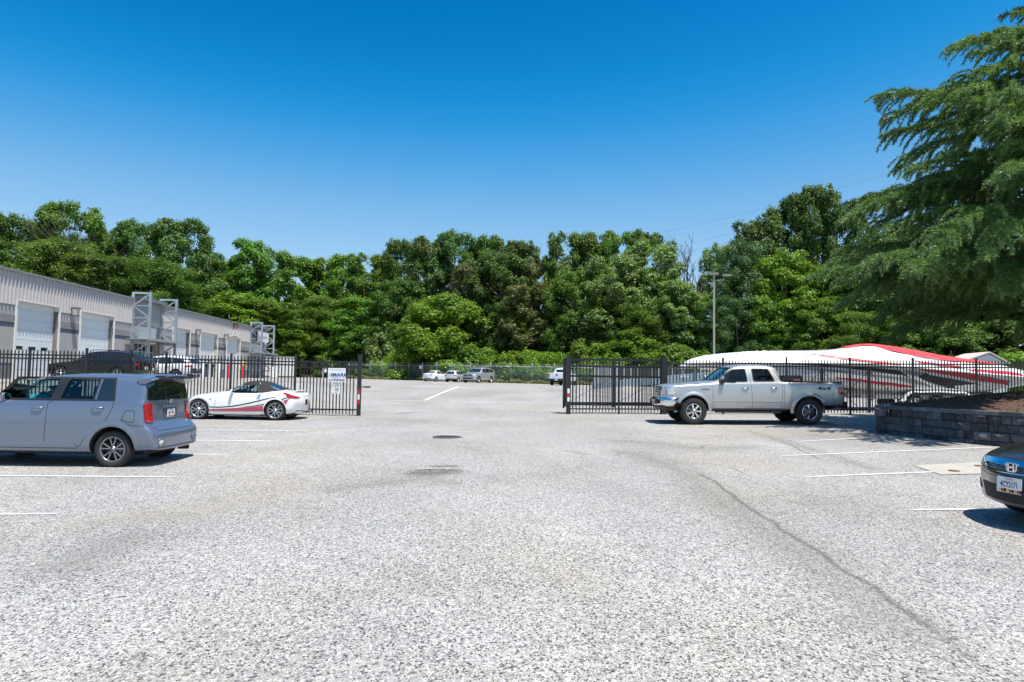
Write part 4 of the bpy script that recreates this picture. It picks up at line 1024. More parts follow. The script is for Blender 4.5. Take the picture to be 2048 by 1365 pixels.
# ---- bare dead tree
def bare_tree(px, top, Y, label, seed, thick=.16, name='dead_tree', n0=4, group=None, H=None, base=None):
    x = XY(px, Y); z = G(x, Y); h = zt_at(px, top, Y)-z; r = empty(name, (x, Y, z), 0, label, 'dead tree', group)
    rd = random.Random(seed); mb = MB(); tw = MB()
    def grow(p, d, L, rad, dep):
        q = [p]; dd = d.copy()
        for k in range(4):
            q.append(q[-1]+dd*L/4); dd = (dd+Vector((rd.uniform(-.18,.18), rd.uniform(-.18,.18), rd.uniform(-.05,.16)))).normalized()
        (mb if dep < 2 else tw).tube(q, [rad*(1-.13*k) for k in range(5)], 6 if dep < 2 else 4, False)
        if dep >= 5: return
        nb = 3 if dep < 4 else 2
        for k in range(nb+(dep == 1)):
            a = rd.uniform(0, 6.28); t = rd.choice((2, 3, 4, 4)); s_ = rd.uniform(.35, .75)
            e = Vector((math.cos(a), math.sin(a), 0)); nd_ = (dd+e*s_+Vector((0, 0, .12))).normalized()
            grow(q[t], nd_, L*rd.uniform(.55, .78), rad*.60, dep+1)
    grow(Vector((0, 0, 0)), Vector((.02, 0, 1)), h*.42, thick, 0)
    if True:
        zmax = max(v[2] for v in tw.v); s_ = h/zmax
        for m2 in (mb, tw): m2.v = [(v[0]*s_, v[1]*s_, v[2]*s_) for v in m2.v]
    mb.build('trunk', M_dead, r, fix=False); tw.build('branches', M_dead, r, fix=False)
bare_tree(1388, 446, 97, 'bare dead tree standing out against the sky left of the lamp pole', 5, .42)
bare_tree(195, 434, 118, 'bare twiggy tree top showing right of the light green maple', 9, .22)
bare_tree(232, 436, 121, 'bare twiggy tree top, the one nearer the rounded big tree', 12, .2)
bare_tree(48, 430, 120, 'bare twiggy tree top between the left edge and the light green maple', 15, .2)
# ================================================================== conifer over the planting bed
def conifer():
    bx, by = 16.0, 19.7; bz = 1.45; r = empty('conifer', (bx, by, bz), 0, 'large drooping blue-green cedar in the raised bed at the right edge', 'conifer')
    H = 15.2; rr = np.random.RandomState(3)
    mb = MB(); mb.tube([(0, 0, -.3), (0, 0, .3), (.05, 0, 5), (0, .05, 10), (0, 0, H-.4)], [.42, .34, .25, .13, .03], 12); mb.build('trunk', M_bark, r)
    zs_ = [0, 1.6, 2.4, 3.4, 4.6, 5.6, 6.6, 7.6, 8.6, 9.4, 10.1, 11, 12.0, 13.6, 15.2]; ls_ = [4.4, 5.2, 6.3, 7.3, 7.7, 6.6, 5.9, 5.5, 4.8, 3.9, 2.2, 1.4, 1.1, .8, .2]
    br = MB(); tips = []
    NB = 205
    P0 = []; Dr = []; Sz = []; Nn = []
    for i in range(NB):
        z = 2.25+(H-2.45)*((i+.5)/NB)**1.2; a = i*2.39996+rr.uniform(-.3, .3)
        L = np.interp(z, zs_, ls_)*rr.uniform(.70, 1.05)
        elev = rr.uniform(.12, .40)+.4*(z/H)**3
        n = max(5, int(L/.16)); p = np.array([0., 0., z]); pts = [p.copy()]; az = a
        for k in range(n):
            t = k/n; e = elev-(.75+.25*math.sin(i))*t**1.5*1.0; az += rr.uniform(-.035, .035)
            p = p+np.array([math.cos(az)*math.cos(e), math.sin(az)*math.cos(e), math.sin(e)])*L/n; pts.append(p.copy())
        br.tube([tuple(q) for q in pts[::3]]+[tuple(pts[-1])], [max(.006, .05*(1-j/(n/3+1))*L/7) for j in range(len(pts[::3])+1)], 4, False)
        for k in range(2, n+1):
            t = k/n
            if t < .22: continue
            q = pts[k]; az_d = math.atan2(*(pts[k]-pts[k-1])[1::-1])
            for sd in (-1, 1):
                if rr.rand() < .08: continue
                bl = (.40+1.05*(1-abs(t-.5)**1.2*1.5))*rr.uniform(.7, 1.1)*min(1, L/4)*(.5 if t > .93 else 1)
                ba = az_d+sd*rr.uniform(.45, 1.05)*(1-.35*t); m_ = max(4, int(bl/.036)); s_ = q.copy(); el = rr.uniform(.0, .4)
                for j in range(m_):
                    u = j/m_; e2 = el-1.40*u**1.25; d_ = np.array([math.cos(ba)*math.cos(e2), math.sin(ba)*math.cos(e2), math.sin(e2)]); s_ = s_+d_*bl/m_
                    P0.append(s_.copy()); Dr.append(d_); Sz.append(.062+.045*(1-u))
            P0.append(q); Dr.append(unit((pts[k]-pts[k-1])[None])[0]); Sz.append(.13)
    P0 = np.array(P0); Dr = np.array(Dr); Sz = np.array(Sz); k_ = P0[:, 2] > 1.7; P0 = P0[k_]; Dr = Dr[k_]; Sz = Sz[k_]; K = 7
    print('cedar tufts', len(P0))
    C = np.repeat(P0, K, 0)+rr.randn(len(P0)*K, 3)*.015; Dk = unit(np.repeat(Dr, K, 0)*.8+unit(rr.randn(len(C), 3))*.8); S_ = np.repeat(Sz, K)*(.7+.6*rr.rand(len(C)))
    Wv = unit(np.cross(Dk, rr.randn(len(C), 3)))*.0115
    V = np.stack([C-Wv, C+Wv, C+Dk*S_[:, None]*1.25], 1).reshape(-1, 3); F = np.arange(len(V)).reshape(-1, 3)
    br.build('branches', M_bark, r, fix=False)
    link('foliage', npmesh('cedar_foliage', V, F, L_cedar), r)
conifer()
# small weeds at bed edge
def weed(x, y, z, seed, lb):
    rr = np.random.RandomState(seed); n = 260; C = rr.randn(n, 3)*np.array([.16, .16, .09])+np.array([0, 0, .14]); C[:, 2] = np.abs(C[:, 2]); V = leaves(rr, C, unit(rr.randn(n, 3)+np.array([0, 0, 1.2])), np.full(n, .09)); F = np.arange(len(V)).reshape(-1, 4)
    o = link('weed', npmesh('weed', V, F, L_bright)); o.location = (x, y, z); tag(o, lb, 'weed')
weed(13.3, 17.0, 1.33, 4, 'leafy green weed growing in the mulch at the right frame edge')
# ================================================================== vehicle toolkit
def lerp_poly(P_, x):
    if x <= P_[0][0]: return P_[0][1]
    for (a, b), (c_, d) in zip(P_, P_[1:]):
        if x <= c_: return b+(d-b)*(x-a)/(c_-a) if c_ > a else d
    return P_[-1][1]
def section(w, wt, zb, zs, zt, tuck=.03, crown=.02, fl=0.):
    h = zt-zs; k = max(0., min(1., (h-.10)/.30)); H = zs-zb
    low = [(0, zb-.01), (w*.5, zb)]
    for t in (0., .07, .16, .28, .40, .52, .64, .76, .88, .96):
        y = w - (tuck+.02)*max(0., (.32-t)/.32)**2 - .04*max(0., (t-.55)/.45)**2
        low.append((y-(.03 if t == 0 else 0), zb+H*t))
    base = w-.075
    def hood(f): y = base*(1-f); return (y, zs+(zt-zs)*(1-(y/base)**2.2 if base > 0 else 1))
    hp = [(w-.06, zs+.012), hood(.08), hood(.2), hood(.35), hood(.55), hood(.8), (0, zt)]
    gy = wt; gp = [(w-.065, zs+.01), (w-.075+(gy-w+.075)*.35, zs+h*.40), (gy+.012, zt-.15), (gy-.03, zt-.055), (gy-.14, zt-.015), (gy*.5, zt+crown*.6), (0, zt+crown)]
    up = [(a[0]*(1-k)+b[0]*k, a[1]*(1-k)+b[1]*k) for a, b in zip(hp, gp)]
    return low+up
def shell(sp):
    """closed smooth body from station polylines. x: front -> rear"""
    xs = sp['xs']; bm = bmesh.new(); rings = []; n = None
    L = xs[-1]
    for i, x in enumerate(xs):
        w, wt, zb, zs, zt = (lerp_poly(sp[k], x) for k in ('w', 'wt', 'zb', 'zs', 'zt'))
        pr = section(w, wt, zb, zs, zt, sp.get('tuck', .03), sp.get('crown', .02))
        bow = lerp_poly(sp['bow'], x); ln = lerp_poly(sp['lean0'], 0)*0
        def px_(y, z, x=x, w=w, bow=bow):
            f = max(0., 1-x/sp.get('fz', .6)); g = max(0., 1-(L-x)/sp.get('rz', .35))
            return x + bow*(abs(y)/max(w, .01))**2 + f*lerp_poly(sp['lean0'], z) + g*lerp_poly(sp['lean1'], z)
        ring = [bm.verts.new((px_(y, z), -y, z)) for y, z in pr] + [bm.verts.new((px_(y, z), y, z)) for y, z in pr[-2:0:-1]]
        rings.append((ring, pr, px_)); n = len(ring)
    for (a, _, _), (b, _, _) in zip(rings, rings[1:]):
        for k in range(n): bm.faces.new((a[k], a[(k+1) % n], b[(k+1) % n], b[k]))
    for ri, flip in ((0, False), (-1, True)):
        ring, pr, pf = rings[ri]; m_ = len(pr); cols = []
        for i in range(1, m_-1):
            y, z = pr[i]; row = [ring[i]]
            for f in (.6, .2, -.2, -.6): row.append(bm.verts.new((pf(y*f, z), -y*f, z)))
            row.append(ring[n-i]); cols.append(row)
        for a, b in zip(cols, cols[1:]):
            for k in range(5): bm.faces.new((a[k], a[k+1], b[k+1], b[k]))
        for k in range(5): bm.faces.new((ring[0], cols[0][k+1], cols[0][k])); bm.faces.new((ring[m_-1], cols[-1][k], cols[-1][k+1]))
    bmesh.ops.recalc_face_normals(bm, faces=bm.faces)
    for f in bm.faces: f.smooth = True
    me = bpy.data.meshes.new('tmp'); bm.to_mesh(me); bm.free()
    o = bpy.data.objects.new('tmp', me); col.objects.link(o)
    md = o.modifiers.new('s', 'SUBSURF'); md.levels = md.render_levels = sp.get('sub', 2)
    dg = bpy.context.evaluated_depsgraph_get(); dg.update(); me2 = bpy.data.meshes.new_from_object(o.evaluated_get(dg))
    bpy.data.objects.remove(o)
    bm = bmesh.new(); bm.from_mesh(me2); bmesh.ops.remove_doubles(bm, verts=bm.verts, dist=1e-5); bmesh.ops.recalc_face_normals(bm, faces=bm.faces); vol = bm.calc_volume(signed=True)
    if vol < 0: bmesh.ops.reverse_faces(bm, faces=bm.faces)
    nonm = sum(1 for e in bm.edges if not e.is_manifold); print('shell volume', round(vol, 3), 'nonmanifold', nonm)
    bm.to_mesh(me2); bm.free(); return me2
class Surf:
    def __init__(s, me):
        s.me = me; s.v = [v.co.copy() for v in me.vertices]; s.n = [v.normal.copy() for v in me.vertices]; s.p = [tuple(p.vertices) for p in me.polygons]
        s.t = BVHTree.FromPolygons(s.v, s.p)
    def cast(s, o, d):
        h = s.t.ray_cast(Vector(o), Vector(d)); return h[0], h[1]
    def side(s, x, z, sg=-1):
        for dz in (0, -.004, .004, -.012, .012, .03, -.03):
            h, n = s.cast((x, sg*3, z+dz), (0, -sg, 0))
            if h: return Vector((x, h.y, z)), n
        return Vector((x, sg*.8, z)), Vector((0, sg, 0))
    def end(s, y, z, sg=-1):
        for dz in (0, -.01, .01, -.03, .03):
            h, n = s.cast((sg*8+2.5, y, z+dz), (-sg, 0, 0))
            if h: return Vector((h.x, y, z)), n
        return Vector((0 if sg < 0 else 4.5, y, z)), Vector((sg, 0, 0))
    def top(s, x, y):
        h, n = s.cast((x, y, 4), (0, 0, -1)); return (h, n) if h else (Vector((x, y, 1)), Vector((0, 0, 1)))
    def proj(s, kind, a, b):
        if kind == 'L': return s.side(a, b, -1)
        if kind == 'R': return s.side(a, b, 1)
        if kind == 'F': return s.end(a, b, -1)
        if kind == 'B': return s.end(a, b, 1)
        return s.top(a, b)
    def patch(s, mb, kind, poly, off=.004, step=.06, thick=.0, smooth=True):
        """conforming patch over a polygon given in the plane of the view"""
        bm = bmesh.new(); vs = [bm.verts.new((a, b, 0)) for a, b in poly]; bm.faces.new(vs)
        for ax in (0, 1):
            lo = min(p[ax] for p in poly); hi = max(p[ax] for p in poly); k = lo+step
            while k < hi-.001:
                co = [0, 0, 0]; no = [0, 0, 0]; co[ax] = k; no[ax] = 1
                bmesh.ops.bisect_plane(bm, geom=bm.verts[:]+bm.edges[:]+bm.faces[:], plane_co=co, plane_no=no, dist=1e-5); k += step
        bmesh.ops.triangulate(bm, faces=[f for f in bm.faces if len(f.verts) > 4])
        bm.verts.index_update(); V = []; F = [tuple(v.index for v in f.verts) for f in bm.faces]
        for v in bm.verts:
            p, nn = s.proj(kind, v.co.x, v.co.y); V.append(p+nn*off)
        be = [(e.verts[0].index, e.verts[1].index) for e in bm.edges if e.is_boundary]
        mb.add(V, F, smooth)
        if thick:
            nV = []; nF = []; mp = {}
            for a, b in be:
                for q in (a, b):
                    if q not in mp:
                        v = bm.verts[q] if False else None
                        mp[q] = len(nV); nV.append(V[q]); co = list(bm.verts)[q].co if False else None
                        p0, nn = s.t.find_nearest(V[q])[:2]; nV.append(p0-nn*thick)
                nF.append((mp[a], mp[b], mp[b]+1, mp[a]+1))
            mb.add(nV, nF, False)
        bm.free()
    def ribbon(s, mb, kind, pts, w, off=.0025, closed=False, step=.05, raise_=0.):
        if closed: pts = list(pts)+[pts[0]]
        P_ = []
        for a, b in zip(pts, pts[1:]):
            a = Vector(a); b = Vector(b); n = max(1, int((b-a).length/step))
            for i in range(n): P_.append(a.lerp(b, i/n))
        P_.append(Vector(pts[-1])); V = []; F = []
        for i, p in enumerate(P_):
            a = P_[max(0, i-1)]; b = P_[min(len(P_)-1, i+1)]
            if closed and i in (0, len(P_)-1): a = P_[-2]; b = P_[1]
            d = (b-a); d = d.normalized() if d.length > 0 else Vector((1, 0)); nn = Vector((-d.y, d.x))
            for k in (-1, 1):
                q = p+nn*k*w/2; h, n3 = s.proj(kind, q.x, q.y); V.append(h+n3*off)
        for i in range(len(P_)-1): F.append((2*i, 2*i+1, 2*i+3, 2*i+2))
        mb.add(V, F, True)
def rounded(poly, r=.04, n=4):
    out = []; m_ = len(poly)
    for i in range(m_):
        p0 = Vector(poly[i-1]); p = Vector(poly[i]); p1 = Vector(poly[(i+1) % m_]); a = (p0-p); b = (p1-p); rr = min(r, a.length*.45, b.length*.45)
        A = p+a.normalized()*rr; B = p+b.normalized()*rr
        for k in range(n+1):
            t = k/n; out.append(tuple(A*(1-t)**2+p*2*t*(1-t)+B*t*t))
    return out
def arcpts(cx, cz, r, a0, a1, n=24): return [(cx+r*math.cos(R(a0+(a1-a0)*i/n)), cz+r*math.sin(R(a0+(a1-a0)*i/n))) for i in range(n+1)]
def boolean(o, cut, op='DIFFERENCE'):
    def ext(me): c_ = [v.co for v in me.vertices]; return (len(c_) > 50, min(v.x for v in c_), max(v.x for v in c_), min(v.y for v in c_), max(v.y for v in c_), min(v.z for v in c_), max(v.z for v in c_)) if c_ else (False,)*7
    e0 = ext(o.data); base = o.data
    for tr in range(5):
        md = o.modifiers.new('b', 'BOOLEAN'); md.object = cut; md.solver = 'EXACT' if tr < 4 else 'FAST'; md.operation = op; md.use_hole_tolerant = tr >= 2; md.use_self = tr >= 3
        dg = bpy.context.evaluated_depsgraph_get(); dg.update(); me = bpy.data.meshes.new_from_object(o.evaluated_get(dg)); o.modifiers.clear(); e1 = ext(me)
        ok = e1[0] and all(e1[i] >= e0[i]-.01 for i in (1, 3, 5)) and all(e1[i] <= e0[i]+.01 for i in (2, 4, 6)) and e1[4]-e1[3] > (e0[4]-e0[3])*.9 and e1[2]-e1[1] > (e0[2]-e0[1])*.97
        if ok: break
        cut.location = (.0013*(tr+1), .0017*(tr+1), .0011*(tr+1))
    print('boolean', ok, tr)
    if ok: o.data = me
    bpy.data.objects.remove(cut)
def boolean_old(o, cut, op='DIFFERENCE'):
    md = o.modifiers.new('b', 'BOOLEAN'); md.object = cut; md.solver = 'EXACT'; md.operation = op
    dg = bpy.context.evaluated_depsgraph_get(); dg.update(); me = bpy.data.meshes.new_from_object(o.evaluated_get(dg))
    o.modifiers.clear(); o.data = me; bpy.data.objects.remove(cut)
def cutter(mb, mats, mi=1):
    mb.mi = [mi]*len(mb.f); return mb.build('cut', mats)
def carve(sp, sf, paint, name='body'):
    mats = [paint, M_int]; o = bpy.data.objects.new(name, sf.me.copy()); col.objects.link(o); o.data.materials.clear()
    for m_ in mats: o.data.materials.append(m_)
    for p in o.data.polygons: p.material_index = 0
    for wx, r in sp['wheels_cut']:
        mb = MB()
        for sg in (-1, 1):
            lo, hi = sorted((sg*(sp['W']/2-.30), sg*(sp['W']/2+.3)))
            mb.prism(arcpts(wx, sp['wr']+sp.get('archdz', .0), r, 0, 360-360/44, 43), lo, hi, 'y')
        boolean(o, cutter(mb, mats))
    if sp.get('cavity'):
        mb = MB(); cv = sp['cavity']; n = len(cv); vs = []
        for sg in (-1, 1):
            for x, z, y in cv: vs.append((x, sg*y, z))
        mb.add(vs, [tuple(range(n)), tuple(range(2*n-1, n-1, -1))]+[(i, n+i, n+(i+1) % n, (i+1) % n) for i in range(n)], False)
        c_ = cutter(mb, mats); bm = bmesh.new(); bm.from_mesh(c_.data); bmesh.ops.triangulate(bm, faces=bm.faces); bm.to_mesh(c_.data); bm.free(); boolean(o, c_)
        for wn in sp['windows']:
            if wn.get('open'):
                mb = MB(); lo, hi = (-1.4, 1.4); mb.prism(rounded(wn['poly'], wn.get('r', .04)), lo, hi, 'y'); boolean(o, cutter(mb, mats))
        for k, key in (('ws', -1), ('bw', 1)):
            if sp.get(k) and sp[k].get('open'):
                mb = MB(); xx = sp[k]['cutx']; mb.prism(rounded(sp[k]['poly'], .05), xx[0], xx[1], 'x'); boolean(o, cutter(mb, mats))
    for fn in sp.get('extra_cuts', []):
        boolean(o, cutter(fn(), mats))
    # restore smooth shading from the uncut shell
    me = o.data; me.update(); nrm = []
    for p in me.polygons:
        p.use_smooth = True
        for li in p.loop_indices:
            v = me.vertices[me.loops[li].vertex_index].co; nn = p.normal
            if p.material_index == 0:
                h = sf.t.find_nearest(v)
                if h[0] is not None and h[3] < .003:
                    f = sf.p[h[2]]; ws = [1/max(1e-5, (sf.v[i]-v).length) for i in f]; q = Vector((0, 0, 0))
                    for i, w_ in zip(f, ws): q += sf.n[i]*w_
                    q.normalize()
                    if q.dot(p.normal) > .5: nn = q
            nrm.append(nn[:])
    me.normals_split_custom_set(nrm)
    return o
# ---- wheels
def wheel(parent, x, y, z, sg, r, wd, rim, style, knobby=False, cover=None):
    """sg -1: outer face towards -y"""
    h = wd/2; mb = MB(); tr = r-rim
    prof = [(rim, -h*.78), (rim+tr*.25, -h*.98), (rim+tr*.6, -h*1.02), (r-.025, -h*.90), (r-.004, -h*.72), (r, -h*.4), (r, h*.4), (r-.004, h*.72), (r-.025, h*.9), (rim+tr*.5, h), (rim, h*.78)]
    mb.lathe_y(prof, 44, (0, 0, 0), 1)
    if knobby:
        for k in range(34):
            a = 2*math.pi*k/34; M = Matrix.Rotation(-a, 4, 'Y'); mb.box(r-.012, r+.010, -h*.94, -h*.30, -.022, .022, M); mb.box(r-.012, r+.010, h*.3, h*.94, -.022, .022, M); M2 = Matrix.Rotation(-a-.09, 4, 'Y'); mb.box(r-.012, r+.008, -h*.25, h*.25, -.02, .02, M2)
            mb.box(r-.055, r-.012, -h*1.0, -h*.86, -.018, .018, M)
    else:
        for yy in (-h*.35, 0, h*.35): mb.lathe_y([(r+.0005, yy-.006), (r+.0006, yy+.006)], 44)
    t = mb.build('wheel', M_rubber, parent); t.location = (x, y, z)
    if sg > 0: t.rotation_euler = (0, 0, math.pi)
    m2 = MB(); f = -h*.80
    m2.lathe_y([(rim+.006, f-.004), (rim-.004, f-.012), (rim-.016, f-.004), (rim-.02, f+.03), (rim-.03, f+.12)], 40)
    hub = rim*.22; n = style['n']; fy0 = f+.012
    for k in range(n):
        a0 = 2*math.pi*k/n+math.pi/2+style.get('rot', 0)
        for j in ((-1, 1) if style.get('twin') else (0,)):
            spread = style.get('spread', .0)*j; a_in = a0+spread*.35; a_out = a0+spread
            wi = style.get('wi', .035); wo = style.get('wo', .05)
            pi = Vector((math.cos(a_in)*hub*.75, fy0+style.get('dish', .01), math.sin(a_in)*hub*.75)); po = Vector((math.cos(a_out)*(rim-.012), fy0, math.sin(a_out)*(rim-.012)))
            d = (po-pi).normalized(); sd = Vector((-d.z, 0, d.x)).normalized(); vs = []
            for p, w_ in ((pi, wi), ((pi+po)/2, (wi+wo)*.45), (po, wo)):
                vs += [p-sd*w_/2, p+sd*w_/2, p+sd*w_*.42+Vector((0, -.012, 0)), p-sd*w_*.42+Vector((0, -.012, 0)), p+sd*w_/2+Vector((0, .035, 0)), p-sd*w_/2+Vector((0, .035, 0))]
            fs = []
            for q in (0, 6): fs += [(q+3, q+2, q+8, q+9), (q+2, q+1, q+7, q+8), (q, q+3, q+9, q+6), (q+1, q+4, q+10, q+7), (q+5, q, q+6, q+11)]
            m2.add(vs, fs, False)
    m2.lathe_y([(.001, fy0-.022), (hub*.45, fy0-.02), (hub*.5, fy0-.012), (hub, fy0-.008), (hub*1.05, fy0+.03)], 24)
    rm = m2.build('rim', style['mat'], t)
    m3 = MB(); m3.lathe_y([(.001, f+.075), (rim*.72, f+.075), (rim*.72, f+.09)], 30); m3.build('brake_disc', mat('disc_steel', (.16,.155,.15), .4, metal=.7), t)
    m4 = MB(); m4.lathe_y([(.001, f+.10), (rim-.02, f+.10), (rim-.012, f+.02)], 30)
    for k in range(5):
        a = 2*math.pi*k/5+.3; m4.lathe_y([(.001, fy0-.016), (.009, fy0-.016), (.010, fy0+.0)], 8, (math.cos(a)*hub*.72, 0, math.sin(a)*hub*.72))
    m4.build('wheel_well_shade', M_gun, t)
    return t
def plate(parent, M, txt, w=.305, h=.152, flagc=True, name='licence_plate'):
    mb = MB(); mb.prism(rounded([(-w/2, -h/2), (w/2, -h/2), (w/2, h/2), (-w/2, h/2)], .012), -.003, .0, 'y'); mb.xf(M)
    o = mb.build(name, M_plate, parent)
    t = text('characters', txt, h*.52, M @ MF((0, -.004, .004)), M_ink, o, ext=.0008, sx=w/h*.36, bold=.0015)
    if flagc:
        rd = random.Random(3); cs = [mat('plate_gold', (.75,.55,.05), .5), M_red, M_dark, M_plate]
        for m_i, m_ in enumerate(cs[:3]):
            mb = MB()
            for k in range(9):
                x = -w*.42+k*w*.105; 
                if (k % 3) == m_i: mb.prism([(x, -h*.46), (x+w*.09, -h*.46), (x+w*.11, -h*.27+.006*math.sin(k)), (x+w*.01, -h*.25)], -.0045, -.0035, 'y')
            mb.xf(M); mb.build('flag_print', m_, o)
        text('state_name', 'Maryland', h*.16, M @ MF((0, -.004, h*.38)), M_red, o, ext=.0006)
    return o
def seats(parent, rows, w, z0, h=.62, m_=None):
    m_ = m_ or mat('seat_cloth', (.035,.034,.036), .9)
    for x, ys in rows:
        for y in ys:
            mb = MB(); mb.prism(rounded([(x, z0), (x+.14, z0), (x+.27, z0+h), (x+.17, z0+h)], .03), y-w/2, y+w/2, 'y')
            mb.prism(rounded([(x-.40, z0-.14), (x+.1, z0-.14), (x+.1, z0+.02), (x-.40, z0+.04)], .03), y-w/2, y+w/2, 'y')
            mb.prism(rounded([(x+.18, z0+h+.02), (x+.26, z0+h+.02), (x+.29, z0+h+.20), (x+.21, z0+h+.20)], .03), y-.12, y+.12, 'y')
            mb.build('seat', m_, parent)
def mirror(parent, sf, x, z, paint, w=.20, h=.15, sg=-1, extra=None):
    p, n = sf.side(x, z-.02, sg); mb = MB(); c_ = Vector((x+.03, p.y+sg*.13, z+.02))
    for k in range(5): pass
    bm = bmesh.new(); bmesh.ops.create_uvsphere(bm, u_segments=16, v_segments=10, radius=1)
    for v in bm.verts:
        x_ = v.co.x*.07; y_ = v.co.y*w/2; z_ = v.co.z*h/2
        sx = (1-abs(v.co.z)**3*.15); v.co = Vector((x_ if v.co.x < 0 else x_*.35, math.copysign(abs(v.co.y)**.7*w/2, v.co.y), math.copysign(abs(v.co.z)**.7*h/2, v.co.z)))+c_
    bm.verts.index_update(); mb.add([v.co for v in bm.verts], [tuple(v.index for v in f.verts) for f in bm.faces], True); bm.free()
    o = mb.build('side_mirror', paint, parent)
    mb = MB(); mb.bar((x, p.y-sg*.01, z-.03), (x+.02, p.y+sg*.09, z-.01), .04, .03); mb.build('mirror_arm', M_trim, o)
    mb = MB(); mb.box(x+.056, x+.06, c_.y-w*.38, c_.y+w*.38, c_.z-h*.35, c_.z+h*.35); mb.build('mirror_glass', M_chrome, o)
    if extra: extra(o, c_)
    return o
def handle(parent, sf, x, z, m_, L=.2, kind='L'):
    p, n = sf.proj(kind, x, z); sg = -1 if kind == 'L' else 1; mb = MB()
    mb.tube([(x-L/2, p.y+sg*.004, z), (x-L/2+.02, p.y+sg*.032, z+.004), (x, p.y+sg*.038, z+.005), (x+L/2-.02, p.y+sg*.032, z+.004), (x+L/2, p.y+sg*.004, z)], [.010, .013, .014, .013, .010], 8)
    return mb.build('door_handle', m_, parent)
def car(name, sp, paint, label, cat, rimstyle, group=None, rot=0., loc=(0,0,0)):
    """builds body, glass, wheels; returns (root, body, surf)"""
    me = shell(sp); sf = Surf(me); root = empty(name, loc, rot, label, cat, group)
    body = carve(sp, sf, paint); body.parent = root
    r, wd, rim = sp['wr'], sp['wd'], sp['rim']; tw = sp['W']/2-wd/2-sp.get('inset', .03)
    for wx, _ in sp['wheels_cut']:
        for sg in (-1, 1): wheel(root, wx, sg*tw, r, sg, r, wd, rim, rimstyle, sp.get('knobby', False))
    # underbody
    mb = MB(); x0, x1 = sp['wheels_cut'][0][0], sp['wheels_cut'][1][0]; yy = sp['W']/2
    mb.box(x0-.4, x1+.4, -yy+.32, yy-.32, lerp_poly(sp['zb'], (x0+x1)/2)-.04, lerp_poly(sp['zb'], (x0+x1)/2)+.1)
    for wx in (x0, x1): mb.tube([(wx, -tw, r), (wx, tw, r)], .045, 8)
    mb.build('chassis', M_dark, root)
    for k, wn in enumerate(sp['windows']):
        for kind in (('L', 'R') if sp.get('both', True) else ('L',)):
            mb = MB(); op = sp.get('cavity') and wn.get('open')
            if op:
                sf.patch(mb, kind, rounded(wn['poly'], wn.get('r', .04)), off=-.010, step=.10)
                mb.build('window', wn.get('mat', M_glasst), root)
                mb = MB(); sf.ribbon(mb, kind, rounded(wn['poly'], wn.get('r', .04)), .028, .003, closed=True, step=.08); mb.build('window_seal', M_trim, root)
            else:
                sf.patch(mb, kind, rounded(wn['poly'], wn.get('r', .04)), off=.004, step=.10, thick=.004); mb.build('window', wn.get('mat', M_glassd), root)
    for key, kind, nm in (('ws', 'F', 'windscreen'), ('bw', 'B', 'rear_window')):
        w_ = sp.get(key)
        if w_:
            mb = MB(); op = w_.get('open'); sf.patch(mb, kind, rounded(w_['poly'], .06), off=-.006 if op else .005, step=.12, thick=0 if op else .005)
            mb.build(nm, w_.get('mat', M_glassd if not op else M_glasst), root)
            if op: mb = MB(); sf.ribbon(mb, kind, rounded(w_['poly'], .06), .05, .003, closed=True, step=.08); mb.build('window_seal', M_trim, root)
    sm = MB()
    for kind, pts in sp.get('seams', []):
        for kk in ((kind, 'R') if kind == 'L' else (kind,)): sf.ribbon(sm, kk, pts, .009, .0015)
    if sm.f: sm.build('panel_seam', M_dark, root, fix=False)
    return root, body, sf
def simple(root, sf, name, kind, poly, m_, off=.006, thick=.006, r=.02, step=.08, both=False):
    res = None
    for kk in (('L', 'R') if both else (kind,)):
        mb = MB(); sf.patch(mb, kk, rounded(poly, r), off, step, thick); res = mb.build(name, m_, root)
    return res
def paint(name, c, metal=.5, rough=.30):
    m_ = mat(name, c, rough, metal=metal, coat=.8)
    m_.node_tree.nodes['Principled BSDF'].inputs['Coat Roughness'].default_value = .06
    return m_
